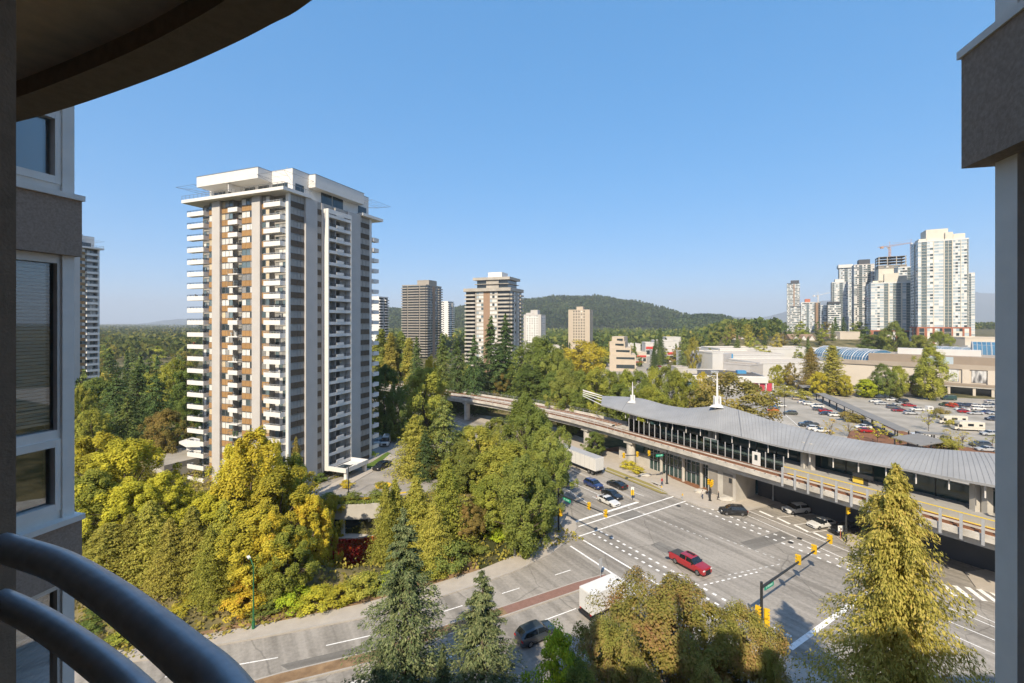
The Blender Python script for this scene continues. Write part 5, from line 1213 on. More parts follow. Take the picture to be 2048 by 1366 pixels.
# box truck
bt = G2(1170,1238); bt = (bt[0]+dA[0]*3.4, bt[1]+dA[1]*3.4)
T = thing('box_truck', 'white box truck at the stop line behind the reddish maple', 'truck', (*bt, 0), aA)
MB().box(-3.3,-1.12,.95,2.2,1.12,3.3).build('box_body', M['white_paint'], T)
MB().box(-3.34,-1.0,1.05,-3.305,-.02,3.2).build('door', M['car_white'], T); MB().box(-3.34,.02,1.05,-3.305,1.0,3.2).build('door', M['car_white'], T)
MB().box(-3.2,-.9,.5,3.6,.9,.9).box(-3.6,-1.0,.55,-3.31,1.0,.75).build('chassis', M['trim_black'], T)
m = MB(); m.prism([(2.3,-1.0),(4.1,-.95),(4.1,.95),(2.3,1.0)], .5, 1.5, bottom=True).prism([(2.3,-.98),(3.5,-.85),(3.5,.85),(2.3,.98)], 1.5, 2.4); m.build('cab', M['car_white'], T)
MB().poly([(3.52,-.8,1.55),(3.52,.8,1.55),(3.51,.8,2.3),(3.51,-.8,2.3)]).build('windscreen', M['car_glass'], T)
add_wheels(T, (3.0,-2.1), 1.0, .42, .28)
for s in (1,-1): MB().box(-3.36,s*.9-.1,.8,-3.3,s*.9+.1,.95).build('tail_light', M['lamp_red'], T)
MB().box(1.4,-.6,3.302,1.7,-.2,3.36).build('roof_vent', M['trim_black'], T)
# semi trailer with tractor
sp_ = G2(1199,951); sp_ = (sp_[0]+dB[0]*7, sp_[1]+dB[1]*7)
T = thing('semi_trailer', 'long white semi trailer driving away along the road by the viaduct', 'trailer', (*sp_, 0), aB)
mk('trailer_roof', (.36,.36,.36), .6, .06, 1)
MB().box(-7,-1.28,1.15,7,1.28,4.0).build('box_body', M['white_paint'], T); MB().box(-6.98,-1.26,4.003,6.98,1.26,4.03).build('roof', M['trailer_roof'], T)
for s in (1,-1): MB().box(-7.04,min(s*.02,s*1.22),1.25,-7.005,max(s*.02,s*1.22),3.9).build('door', M['car_white'], T)
for i in range(9): MB().box(-6.6+i*1.6,1.283,1.2,-6.56+i*1.6,1.31,3.95).box(-6.6+i*1.6,-1.31,1.2,-6.56+i*1.6,-1.283,3.95).build('side_post', M['light_metal'], T)
MB().box(-6.8,-1,.75,-3.2,1,1.13).box(-7.0,-1.1,.45,-6.9,1.1,.62).box(-6.95,-.9,.6,-6.88,-.8,1.1).box(-6.95,.8,.6,-6.88,.9,1.1).build('rear_frame', M['trim_black'], T)
MB().box(-3.2,-.6,.95,6.9,.6,1.13).build('rail', M['mid_metal'], T)
add_wheels(T, (-5.9,-4.7), 1.25, .5, .5)
tp_ = (sp_[0]+dB[0]*10.2, sp_[1]+dB[1]*10.2)
T = thing('semi_tractor', 'white semi tractor ahead of the trailer, mostly behind leaves', 'truck', (*tp_, 0), aB)
MB().box(-3.2,-.5,.6,3.0,.5,.95).build('chassis', M['trim_black'], T); MB().box(-1.6,-1.2,.95,.9,1.2,3.6).build('cab', M['car_white'], T); MB().box(.9,-.95,.8,3.0,.95,1.9).build('bonnet', M['car_white'], T); MB().box(.905,-1.0,2.1,.93,1.0,2.9).build('windscreen', M['car_glass'], T)
add_wheels(T, (2.3,-1.8,-3.0), 1.2, .5, .35)
# motorhomes
def motorhome(x, y, ang, label):
    T = thing('motorhome', label, 'motorhome', (x,y,0), ang, 'motorhomes in the parking lot')
    prof = [(-3.6,.5),(-3.6,3.0),(1.6,3.05),(3.2,2.95),(3.3,2.2),(2.5,2.0),(2.5,.5)]
    m = MB()
    for s in (1,-1): m.poly([(p[0],s*1.15,p[1]) for p in (prof if s < 0 else prof[::-1])])
    for i in range(len(prof)): a, b = prof[i], prof[(i+1)%len(prof)]; m.poly([(a[0],-1.15,a[1]),(a[0],1.15,a[1]),(b[0],1.15,b[1]),(b[0],-1.15,b[1])])
    m.build('coach_body', M['car_cream'], T)
    m = MB(); m.prism([(2.5,-.98),(4.4,-.9),(4.4,.9),(2.5,.98)], .45, 1.25); m.prism([(2.5,-.95),(3.5,-.8),(3.5,.8),(2.5,.95)], 1.25, 1.98); m.build('cab', M['car_cream'], T)
    MB().poly([(3.53,-.75,1.3),(3.53,.75,1.3),(3.52,.75,1.95),(3.52,-.75,1.95)]).build('windscreen', M['car_glass'], T)
    for s in (1,-1):
        for a, b, c, d in ((2.6,3.3,1.3,1.9),(-.6,1.0,1.6,2.4),(-3.0,-2.0,1.7,2.3)): MB().box(a,min(s*1.0 if a>2 else s*1.15, s*1.17),c,b,max(s*1.0 if a>2 else s*1.15,s*1.17),d).build('side_window', M['car_glass'], T)
        MB().box(-3.58,min(s*1.15,s*1.165),1.05,2.45,max(s*1.15,s*1.165),1.2).build('stripe', M['tan_wall'], T)
    add_wheels(T, (3.4,-1.9), 1.1, .38, .26); return T
LA = math.atan2(-.22, .97)
for px, lab in (((1938,861),'cream motorhome with brown stripe parked in the lot, nearest one'),((1906,848),'second cream motorhome parked just behind the nearest one')):
    p = G2(*px); motorhome(p[0], p[1], LA+PI, lab)
# parked cars in the shopping centre lot
LOT = [
 ('van',1552,789,'white','white van parked at the far planting island'),('sedan',1573,785,'white','white car just right of the white van by the island'),('hatch',1588,787,'white','white hatchback between the island and the blue car'),
 ('hatch',1600,786,'blue','blue hatchback beside the corner canopy'),('suv',1626,793,'slate','dark SUV parked beneath the corner canopy'),('sedan',1612,785,'silver','silver car behind the lamp post near the corner canopy'),
 ('suv',1537,777,'white','white SUV nearest end of the far hedge row'),('sedan',1530,774.5,'white','second white car from the near end of the hedge row'),('sedan',1524,771,'silver','silver car in the middle of the hedge row'),('hatch',1519,767,'white','white hatchback toward the far end of the hedge row'),('suv',1514,763.5,'darkred','dark red SUV at the far end of the hedge row'),
 ('suv',1555,762.5,'grey','grey SUV on the lane left of the dark covered walkway'),('van',1536,757,'white','white van by the red shop bays'),('suv',1546,758,'black','black SUV between the white van and yellow tree by the shop'),('sedan',1567,766.5,'white','white car on the lane below the dark walkway'),('sedan',1577,770.5,'silver','silver white car on the lane nearest the corner canopy'),
 ('sedan',1543,798,'lilac','lilac grey car at the top of the row beside the brown tree'),('hatch',1551,806,'white','white hatchback behind the blue pickup in the left row'),('sedan',1560,813.5,'white','white saloon right of the bright blue car'),('hatch',1548,816,'brightblue','bright blue car next to the orange car'),('hatch',1545.5,822.5,'orange','orange car beside the brown tree'),
 ('suv',1581,829,'olive','olive green SUV parked alone by the lamp post'),('suv',1596,800,'beige','beige SUV left of the small hedge island'),
 ('sedan',1608,806.5,'white','white car at the far end of the middle row'),('suv',1618,810,'white','white SUV second in the middle row'),('suv',1634.5,815,'white','large white SUV in the middle of the middle row'),('hatch',1638,821,'grey','grey hatchback left of the red car'),('sedan',1651,824,'red','bright red car in the middle row'),('sedan',1652,829.5,'navy','navy saloon between the red car and white SUV'),('suv',1671,833,'white','white SUV at the near end of the middle row'),
 ('pickup',1617,853,'slate','dark grey pickup truck beyond the station roof'),('suv',1630,860.5,'white','white SUV half hidden by the station roof'),('sedan',1643,864,'white','white saloon lowest by the station roof edge'),
 ('sedan',1726,857,'white','white saloon behind the red car by the yellow saplings'),('suv',1735,865,'red','red SUV among the yellow saplings'),('sedan',1841,872,'white','white saloon under the folded shelter roof'),
 ('suv',1751,805,'white','white SUV at the far left of the right block'),('sedan',1763,809.5,'silver','silver saloon beside the white SUV in the right block'),('van',1762,796.5,'slate','dark van at the back of the right block'),('sedan',1784,801.5,'white','white saloon at the back of the right block'),('suv',1787,817,'grey','charcoal SUV left of the dark red car'),('sedan',1799,810,'silver','silver saloon behind the charcoal SUV'),('suv',1804,804,'black','black SUV behind the crimson car'),('sedan',1818,813,'red','crimson saloon in the right block'),('sedan',1797,823,'darkred','dark red saloon lowest left in the right block'),('sedan',1834,821,'white','pale saloon behind the silver estate'),('suv',1822,829,'silver','silver estate nearest in the right block'),
 ('van',1897,800,'green','dark green van driving past the mall canopy'),('suv',1892,812,'green','dark green SUV at the left end of the back right row'),('suv',1914,812.5,'navy','navy SUV second in the back right row'),('suv',1933,813.5,'navy','dark blue SUV third in the back right row'),('suv',1953,814.5,'white','white SUV fourth in the back right row'),('suv',1972,815,'silver','silver SUV fifth in the back right row'),('hatch',1990,814,'silver','pale hatchback at the right end of the back right row'),('sedan',1983,806,'silver','silver saloon behind the back right row'),
 ('sedan',1924,821,'white','white saloon at the left of the second right row'),('hatch',1929,825.5,'red','red hatchback in the second right row'),('sedan',1951,829,'silver','silver saloon in front of the red hatchback'),('suv',1956,820,'white','white SUV behind the silver saloon, second right row'),('sedan',1973,827,'blue','blue saloon in the second right row'),('sedan',1989,829,'silver','silver blue saloon at the right end of the second right row'),
 ('suv',1987,841,'navy','navy SUV right of the motorhomes'),('suv',1979,871,'silver','silver SUV below the motorhomes at the frame edge'),('sedan',1972,902,'silver','silver saloon in tree shade above the station roof'),('suv',1960,893,'slate','dark SUV in tree shade above the station roof')]
rl = random.Random(11)
for i, (k, px, py, col, lab) in enumerate(LOT):
    p = G2(px, py); car(k, p[0], p[1], LA + (PI if rl.random() < .6 else 0) + rl.uniform(-.04,.04), col, lab, 0, 'cars parked in the shopping centre lot')
p = G2(1858,823); T = thing('donation_box', 'white donation bin standing alone in the parking lot', 'bin', (*p,0)); MB().box(-1,-.8,.1,1,.8,2.1).build('bin', M['white_paint'], T); MB().box(-.6,-.85,1.3,.6,-.8,1.7).build('slot', M['trim_black'], T)
# cars far off
FAR = [(1208,729,'white'),(1214,732,'silver'),(1222,728,'slate'),(1231,733,'navy'),(1238,731,'black'),(1246,735,'white'),(1252,729,'silver'),(1262,734,'grey'),(1228,739,'navy'),(1240,741,'white'),(1303,733,'navy'),(1308,738,'black'),(1299,727,'white'),(1312,728,'silver'),(1318,734,'red'),(1296,741,'slate'),(1290,712,'white'),(1286,706,'silver'),(1296,709,'grey'),(1284,700,'white'),(1362,752,'grey'),(1372,757,'white'),(1366,762,'silver')]
fw = dict(white='white', silver='silver', slate='charcoal', navy='navy', black='black', grey='grey', red='red')
for i, (px, py, col) in enumerate(FAR):
    p = G2(px, py); car('suv' if i % 2 else 'sedan', p[0], p[1], 1.2+.3*(i%3), col, f'small distant {fw[col]} car near the far street beyond the maples', 0, f'distant {fw[col]} cars near the far street')
for P in list(PROTO.values()):
    for c in list(P.children_recursive)+[P]: bpy.data.objects.remove(c)
# ---------------------------------------------------------------- signals, lamps, signs, people
mk('signal_yellow', (.68,.42,.015), .5, .03, 3); mk('pole_black', (.03,.032,.033), .5, .1, 4); mk('pole_green', (.03,.14,.06), .5, .1, 3); mk('sign_green', (.0,.28,.17), .5, .03, 1); mk('sign_pale', (.42,.68,.56), .6, .03, 1); mk('sign_white', (.68,.68,.66), .6, .03, 1); mk('lens_red', (.5,.01,.01), .3, 0, 1); mk('lens_amber', (.5,.2,.01), .3, 0, 1); mk('lens_green', (.01,.35,.15), .3, 0, 1)
def head(T, x, y, z, ang):
    o = MB().box(-.17,-.15,-.55,.17,.15,.55).build('signal_head', M['signal_yellow'], T); o.location = (x,y,z); o.rotation_euler = (0,0,ang)
    for k, l in ((.36,'lens_red'),(0,'lens_amber'),(-.36,'lens_green')):
        c = MB().tube([(.151,0,k),(.175,0,k)],.12,10).build('lens', M[l], o)
        MB().box(.17,-.15,k+.11,.40,.15,k+.15).box(.17,-.15,k-.02,.36,-.12,k+.11).box(.17,.12,k-.02,.36,.15,k+.11).build('visor', M['signal_yellow'], o)
    return o
def text_sign(T, txt, w, h, x, y, z, ang, mt, size):
    o = MB().box(-w/2,-.03,-h/2,w/2,.03,h/2).build('street_sign', M[mt], T); o.location = (x,y,z); o.rotation_euler = (0,0,ang)
    q = random.Random(txt); m = MB(); xx = -w*.38
    while xx < w*.36:
        cw = q.uniform(.06,.13)
        if q.random() < .86:
            for sd in (-.034,.034): m.box(xx,sd-.003,-size*.34,xx+cw,sd+.003,size*q.choice((.22,.3,.36)))
        xx += cw+.05
    m.build('lettering', M['sign_pale'], o)
    return o
def signal(label, base, arm_dir, arm_len, zp, heads, face, sign=None, low=(), zarm=6.6, r=.17):
    T = thing('traffic_signal', label, 'traffic signal', (*base, 0), 0, 'traffic signals of the intersection')
    MB().cyl(0,0,0,zp,r,12,0,r*.8).build('pole', M['pole_black'], T); MB().cyl(0,0,0,.12,r*2.2,12).build('base_plate', M['pole_black'], T)
    d = Vector(arm_dir).normalized() if arm_len else Vector((1,0))
    if arm_len:
        e = (d.x*arm_len, d.y*arm_len); MB().tube([(0,0,zarm-.3),(e[0],e[1],zarm+.35)], [r*.85, r*.4], 10).build('mast_arm', M['pole_black'], T)
    for t in heads: head(T, d.x*t, d.y*t, zarm+.1+.35*t/max(arm_len,1)-.05, face)
    for (dx, dy, z, a) in low: head(T, dx, dy, z, a)
    if sign: text_sign(T, sign[0], 1.9, .55, d.x*sign[1]+.0, d.y*sign[1]-.0, zarm-.62+.35*sign[1]/max(arm_len,1), math.atan2(d.y, d.x), 'sign_green', .34)
    return T
s1 = G2(1523,1291)
signal('tall black traffic signal with long arm in front, at the right corner', s1, (.83,.557), 17.6, 6.9, (8.5,12.6,17.0), aB, ('one', 1.6), ((-.42,.1,2.9,aBi+.3),(-.42,.1,3.7,aBi+.3),(.40,-.1,2.6,-.2),(.40,-.1,3.5,-.2)))
s2 = G2(1117,1063)
signal('black traffic signal at the shady left corner, arm toward the intersection', s2, (.535,-.845), 11.6, 7.2, (7.6,11.2), aA+PI, ('two', 2.2), ((.3,-.3,3.2,-.6),(.3,.25,3.2,.5)))
s3 = G2(1334,968)
signal('black traffic signal in front of the station glass, arm to the left', s3, (-.93,-.37), 11.6, 7.4, (4.8,7.8,11.2), aBi, ('three', 2.0), (), 7.0)
s4 = G2(1420,1002)
signal('short black signal post with clustered yellow heads on the plaza', s4, (1,0), 0, 4.2, (), 0, None, ((.3,.0,3.6,.2),(-.3,-.1,3.8,-2.2),(.05,-.32,3.4,-1.4)))
s5 = G2(1692,1086)
T = signal('yellow signal on a dark post below the viaduct, left of the tall cypress', s5, (1,0), 0, 6.4, (), 0, None, ((0,-.3,5.3,aBi+.4),)); 
s6 = G2(1822,1165)
signal('yellow signal glimpsed through the tall cypress branches', s6, (1,0), 0, 4.4, (), 0, None, ((.0,-.3,3.9,aBi),))
def lamp(label, base, h, arm, ang, mt, z0=0, group=None):
    T = thing('street_lamp', label, 'street lamp', (*base, z0), ang, group)
    MB().cyl(0,0,0,h,.11,8,0,.06).build('pole', mt, T); MB().cyl(0,0,0,.9,.19,8).build('base', mt, T)
    if arm: MB().tube([(0,0,h-.05),(arm*.5,0,h+.35),(arm,0,h+.4)],.05,6).build('arm', mt, T)
    MB().box(arm-.1,-.14,h+.3,arm+.55,.14,h+.45).build('lamp_head', M['sign_white'], T)
lamp('green street lamp on the near pavement below the yellow maples', G2(507,1259), 7.2, 1.6, PI*.75, M['pole_green'])
lamp('pale grey street lamp rising into the roadside maple', G2(1029,1111), 6.5, 1.6, 2.2, M['light_metal'])
lamp('tall dark parking lot lamp beside the olive SUV', G2(1569,831), 10.5, .6, 0, M['pole_black'])
lamp('thin dark parking lamp near the corner canopy', G2(1597,792), 8.5, .5, 0, M['pole_black'])
lamp('dark lamp post on the tower forecourt', G2(697,993,4.0), 5.2, .9, .4, M['pole_black'], 4.0)
lamp('dark lamp post under the viaduct beside the station wall', G2(1546,1003), 5.5, .4, 2.2, M['light_metal'])
# small signs
T = thing('keep_right_sign', 'narrow white median sign on a post at the end of the brick median', 'sign', (*G2(1201,1157),.14)); MB().cyl(0,0,0,2.6,.04,6).build('post', M['light_metal'], T); o = MB().box(-.28,-.015,1.3,.28,.015,2.6).build('sign_plate', M['light_metal'], T); o.rotation_euler = (0,0,aB+PI/2)
T = thing('median_marker', 'yellow hazard marker on the nose of the narrow median', 'sign', (*G2(1265,1001),.14)); MB().cyl(0,0,0,2.2,.05,6).build('post', M['trim_black'], T); MB().box(-.3,-.02,.9,.3,.02,1.9).build('marker_plate', M['signal_yellow'], T); MB().box(-.3,-.02,1.95,.3,.02,2.5).build('sign_plate', M['sign_white'], T)
T = thing('keep_right_sign', 'small white arrow sign on the traffic island by the dark car', 'sign', (*G2(1681,1079),.14)); MB().cyl(0,0,0,1.6,.05,6).build('post', M['orange_wrap'], T); o = MB().box(-.4,-.02,1.2,.4,.02,2.1).build('sign_plate', M['sign_white'], T); MB().tube([(-.2,-.03,1.9),(.12,-.03,1.5)],.05,4).tube([(.15,-.03,1.75),(.15,-.03,1.45),(-.1,-.03,1.45)],.05,4).build('arrow', M['trim_black'], o)
T = thing('roadside_sign', 'white sign panels on a post behind the shaded left corner', 'sign', (*G2(1127,1003),.1)); MB().cyl(0,0,0,2.8,.05,6).build('post', M['light_metal'], T); MB().box(-.4,-.02,1.5,.4,.02,2.7).build('sign_plate', M['sign_white'], T)
for i, (px, lab) in enumerate((((1365,1001),'pedestrian button post at the northern crosswalk corner'),((1323,985),'small post with sign beside the gravel verge'))):
    T = thing('button_post', lab, 'post', (*G2(*px),.12)); MB().cyl(0,0,0,1.2,.05,6).build('post', M['light_metal'], T); MB().box(-.1,-.1,.9,.1,.1,1.2).build('button_box', M['signal_yellow'], T)
T = thing('bench', 'white concrete bench by the pavement in front of the station', 'bench', (*G2(1312,971),.12), aBi); MB().box(-1.2,-.25,.38,1.2,.25,.48).build('seat', M['concrete'], T); MB().box(-1.0,-.2,0,-.8,.2,.375).build('leg', M['concrete'], T); MB().box(.8,-.2,0,1.0,.2,.375).build('leg', M['concrete'], T)
for i, (px, s, lab) in enumerate((((1455,1001),1.2,'pale boulder at the right end of the plaza bed'),((1400,985),.9,'flat boulder along the plaza bed'),((1290,953),.9,'boulder beside the mulch bed near the signal'))):
    bm = bmesh.new(); bmesh.ops.create_icosphere(bm, subdivisions=2, radius=s); r_ = random.Random(i)
    for v in bm.verts: v.co *= r_.uniform(.85,1.12); v.co.z *= .45; v.co.x *= 1.5
    me = bpy.data.meshes.new('boulder'); bm.to_mesh(me); bm.free(); me.materials.append(M['concrete']); o = link('boulder', me, None, (*G2(*px),.3)); tag(o, lab, 'boulder')
# ---------------------------------------------------------------- people (small, on the plaza)
mk('skin', (.42,.26,.18), .6, .05, 8); mk('cloth_dark', (.03,.03,.035), .9, .1, 8); mk('cloth_pale', (.55,.5,.46), .9, .1, 8); mk('cloth_red', (.35,.06,.06), .9, .1, 8); mk('hair_dark', (.02,.015,.012), .7, .1, 8); mk('cloth_jeans', (.05,.07,.12), .9, .1, 8)
def person(label, x, y, z, ang, top, legs, stride=.18):
    J = [(0,0,.95,.13),(0,0,1.15,.14),(0,0,1.40,.15),(0,0,1.50,.06),(0,0,1.56,.065),(.02,0,1.66,.10),(.01,0,1.74,.085),
         (0,.09,.90,.10),(stride*.5,.10,.48,.07),(stride,.10,.08,.045),(stride+.14,.10,.04,.04),(0,-.09,.90,.10),(-stride*.3,-.10,.48,.07),(-stride,-.10,.08,.045),(-stride+.14,-.10,.04,.04),
         (0,.19,1.42,.06),(-.04,.25,1.14,.045),(.06,.26,.90,.035),(.10,.26,.82,.04),(0,-.19,1.42,.06),(-.02,-.25,1.14,.045),(.12,-.26,.92,.035),(.16,-.26,.84,.04)]
    E = [(0,1),(1,2),(2,3),(3,4),(4,5),(5,6),(0,7),(7,8),(8,9),(9,10),(0,11),(11,12),(12,13),(13,14),(2,15),(15,16),(16,17),(17,18),(2,19),(19,20),(20,21),(21,22)]
    me = bpy.data.meshes.new('person'); me.from_pydata([j[:3] for j in J], E, []); o = link('tmp', me)
    sk_ = o.modifiers.new('s', 'SKIN'); o.modifiers.new('d', 'SUBSURF').levels = 1
    for i, j in enumerate(J): me.skin_vertices[0].data[i].radius = (j[3], j[3])
    me.skin_vertices[0].data[0].use_root = True
    dg = bpy.context.evaluated_depsgraph_get(); nm = bpy.data.meshes.new_from_object(o.evaluated_get(dg)); bpy.data.objects.remove(o)
    nm.materials.clear()
    for mt in (M[top], M[legs], M['skin'], M['hair_dark']): nm.materials.append(mt)
    for p in nm.polygons:
        c = p.center; p.use_smooth = True
        p.material_index = 3 if c.z > 1.68 or (c.z > 1.58 and c.x < -.02) else 2 if c.z > 1.5 or (abs(c.y) > .2 and c.z < .93) else 1 if c.z < .98 and abs(c.y) < .2 else 0
    o = link('person', nm, None, (x,y,z), ang); tag(o, label, 'person'); return o
for px, ang, a, b, lab in (((1405,999),.3,'cloth_pale','cloth_jeans','person in a pale top standing left of the plaza signal post'),((1437,1001),2.6,'cloth_dark','cloth_dark','person in dark clothes standing right of the plaza signal post'),((1324,972),-1.2,'cloth_red','cloth_jeans','person in a red top walking by the station signal pole'),((1638,797),1.2,'cloth_dark','cloth_dark','person in dark clothes under the far end of the covered walkway')):
    p = G2(*px); person(lab, p[0], p[1], .12 if px[1] > 900 else .03, ang, a, b)
# ---------------------------------------------------------------- plants
def unit(v): return v/np.maximum(np.linalg.norm(v, axis=1, keepdims=True), 1e-9)
def cards(name, P, A, S, asp, rs, m, bend=.0, NN=None):
    "leaf clumps: one small bent rhomb per row; A is its long axis, S its half length, asp width / length"
    n = len(P); A = unit(A)
    if NN is not None: A = unit(A-NN*np.sum(A*NN, 1, keepdims=True)/np.sum(NN*NN, 1, keepdims=True))
    B = unit(np.cross(A, rs.normal(size=(n,3)) if NN is None else NN)); Nn = np.cross(A, B); S = np.asarray(S).reshape(-1,1)*np.ones((n,1)); asp = np.asarray(asp).reshape(-1,1)*np.ones((n,1))
    V = np.empty((n,4,3)); V[:,0] = P+A*S; V[:,1] = P+B*S*asp+Nn*S*bend; V[:,2] = P-A*S; V[:,3] = P-B*S*asp+Nn*S*bend
    me = bpy.data.meshes.new(name); me.vertices.add(n*4); me.loops.add(n*4); me.polygons.add(n)
    me.vertices.foreach_set('co', V.reshape(-1)); me.loops.foreach_set('vertex_index', np.arange(n*4)); me.polygons.foreach_set('loop_start', np.arange(n)*4); me.polygons.foreach_set('loop_total', np.full(n,4)) if False else None
    me.materials.append(m); me.update(calc_edges=True); me.validate(); return me
mk('bark', (.11,.085,.062), .95, .25, 6, bump=.3); mk('bark_pale', (.22,.19,.155), .95, .2, 6)
def limb_mesh(name, ends, h0, r0, seed, bark='bark', top=.85):
    r = random.Random(seed); m = MB(); n = 6
    path = [(r.uniform(-.006,.006)*k, r.uniform(-.006,.006)*k, top*k/n) for k in range(n+1)]
    path[0] = (0,0,-.06)
    m.tube(path, [r0*(1.25 if k == 0 else 1-.9*k/n) for k in range(n+1)], 7)
    for e in ends:
        zb = max(h0*.8, e[2]*r.uniform(.35,.7)); k = zb/top; b = (0,0,zb)
        mid = (e[0]*.45, e[1]*.45, zb+(e[2]-zb)*.6)
        m.tube([b, mid, tuple(e)], [r0*(1-.75*k)*.55, r0*.28, r0*.08], 4, cap=False)
    return m.mesh(name, M[bark], True)
def broadleaf(seed, R_=.34, h0=.2, ncl=70, nl=160, size=.02, prof=.5, rc=.10, flat=.75, bark='bark', lobes=5, r0=.018, loose=.3, limbs=16):
    rs = np.random.RandomState(seed); hc = (1+h0)/2; hh = (1-h0)/2; C_ = []
    ph = rs.uniform(0, 6.28, 4)
    while len(C_) < ncl:
        u = rs.uniform(-1,1); a = rs.uniform(0,2*PI); Rm = R_*(1-abs(u)**2.2)**prof*(1 - .18*(u > 0)*u)
        lob = 1+.2*math.sin(a*2+ph[0]+u*1.5)+.2*math.sin(a*lobes+ph[1]+u*4)+.14*math.sin(u*8+ph[2]+a)
        rad = Rm*lob*math.sqrt(rs.uniform(.25,1)); C_.append((rad*math.cos(a), rad*math.sin(a), hc+u*hh*(.93+.07*math.sin(a+ph[3]))))
    C_ = np.array(C_); C_[:,2] -= rs.uniform(0,.03,ncl)
    rcs = rc*rs.uniform(.55,1.3,ncl); n = ncl*nl; idx = np.repeat(np.arange(ncl), nl)
    D = unit(rs.normal(size=(n,3))); D[:,2] = np.abs(D[:,2])*np.where(rs.uniform(size=n) < .74, 1, -1)
    rad = rcs[idx]*(rs.uniform(0,1,n)**loose); P = C_[idx]+D*rad[:,None]*np.array([1,1,flat])
    A = unit(np.cross(D + rs.normal(size=(n,3))*.75, rs.normal(size=(n,3))))
    Q = P-np.array([0,0,hc]); Q[:,2] *= .8; NN = unit(D*.55+unit(Q)*.55+np.array([0,0,.45])+rs.normal(size=(n,3))*.42)
    cr = cards('crown', P, rs.normal(size=(n,3)), size*rs.uniform(.55,1.25,n), rs.uniform(.45,.8,n), rs, M['bark'], .25, NN)
    far = C_[np.argsort(-np.linalg.norm(C_[:,:2],axis=1))][:limbs]
    return limb_mesh('trunk', [tuple(c) for c in far], h0, r0, seed, bark), cr
def conifer(seed, R_=.16, lev=30, nb=8, npt=7, ncd=5, size=.016, asp=.4, droop=.35, rise=.1, h0=.05, jag=.25, power=.85, hang=.2, r0=.014, tipw=1.0, spread=.35, bark='bark'):
    rs = np.random.RandomState(seed); P = []; A = []; S = []; Lm = []; NL = []
    for i in range(lev):
        f = (i+.5*rs.uniform())/lev; z = h0+(1-h0)*f; Rl = R_*max(.03,(1-f)**power)*(1+.0*f); k = max(3, int(nb*(1-.45*f)))
        a0 = rs.uniform(0,6.28)
        for b in range(k):
            a = a0+2*PI*b/k+rs.uniform(-.25,.25); L = Rl*rs.uniform(1-jag, 1+jag*.6); d = np.array([math.cos(a), math.sin(a), 0.]); zz = z+rs.uniform(-.5,.5)/lev
            t = np.linspace(.22, 1, npt) if L > .03 else np.linspace(.3,1,3); t = np.repeat(t, ncd); n = len(t)
            w = L*spread*(1-t*.75)*tipw; lat = np.array([-d[1], d[0], 0.]); o = rs.uniform(-1,1,n)
            pts = d[None]*(L*t)[:,None] + lat[None]*(o*w)[:,None]; pts[:,2] = zz + L*(rise*t - droop*t*t) - np.abs(rs.normal(size=n))*hang*size*2 - np.abs(o)*w*.25
            P.append(pts + rs.normal(size=(n,3))*size*.35); NL.append(d[None]*.6+lat[None]*(o*.5)[:,None]+np.array([0,0,.55])+rs.normal(size=(n,3))*.5)
            ax = d[None]*1.0 + lat[None]*o[:,None]*.9 + rs.normal(size=(n,3))*.35; ax[:,2] += rise-2*droop*t - hang*rs.uniform(0,2,n)
            A.append(ax); S.append(size*rs.uniform(.6,1.3,n)*(1-.25*t))
            if i % 2 == 0 and b % 2 == 0 and L > .05: Lm.append((d[0]*L*.8, d[1]*L*.8, zz+L*(rise*.8-droop*.64)))
    P = np.concatenate(P); A = np.concatenate(A); S = np.concatenate(S)
    cr = cards('crown', P, A, S, rs.uniform(asp*.7,asp*1.3,len(P)), rs, M['bark'], .15, unit(np.concatenate(NL)))
    m = MB(); m.tube([(0,0,-.04),(0,0,.4),(0,0,.97)], [r0*1.2, r0*.75, r0*.1], 7)
    for e in Lm[:60]: m.tube([(0,0,e[2]+.01),e], [r0*.22, r0*.06], 3, cap=False)
    return m.mesh('trunk', M[bark], True), cr
SP = {}
SP['maple'] = broadleaf(1, .30, .06, 150, 190, .0100, .5, .052, flat=1.5); SP['maple2'] = broadleaf(2, .28, .05, 140, 190, .0100, .45, .054, lobes=3, flat=1.5); SP['maple3'] = broadleaf(3, .34, .08, 160, 190, .0100, .55, .052, lobes=4, flat=1.4)
SP['tall'] = broadleaf(4, .22, .04, 140, 180, .0096, .55, .046, lobes=3, flat=1.7)
SP['round'] = broadleaf(5, .46, .2, 90, 120, .018, .42, .11, lobes=4, flat=.85)
SP['poplar'] = broadleaf(6, .10, .05, 80, 90, .013, .6, .045, flat=1.3, lobes=2, limbs=8)
SP['shrub'] = broadleaf(7, .62, .02, 46, 90, .036, .42, .19, limbs=10, r0=.02)
SP['cedar'] = conifer(8, .20, 50, 11, 8, 7, .0105, .42, .30, .25, .02, .35, .75, .5, spread=.5)
SP['cedar2'] = conifer(9, .24, 46, 11, 8, 7, .011, .45, .30, .22, .02, .45, .7, .5, spread=.5)
SP['fir'] = conifer(10, .17, 32, 8, 9, 7, .011, .34, .42, .12, .04, .35, .8, .25, spread=.42)
SP['fir2'] = conifer(11, .21, 28, 8, 9, 7, .012, .34, .50, .15, .06, .45, .75, .25, spread=.42)
SP['column'] = conifer(12, .13, 44, 10, 5, 5, .0135, .5, .15, .45, .01, .2, .38, .1, spread=.6)
SP['cypress'] = conifer(20, .28, 58, 11, 14, 15, .0064, .36, .38, .28, .03, .62, .76, 1.1, spread=.34, r0=.012)
SP['spruce'] = conifer(21, .24, 34, 9, 13, 11, .0075, .36, .22, .06, .03, .35, .85, .35, spread=.40, r0=.012)
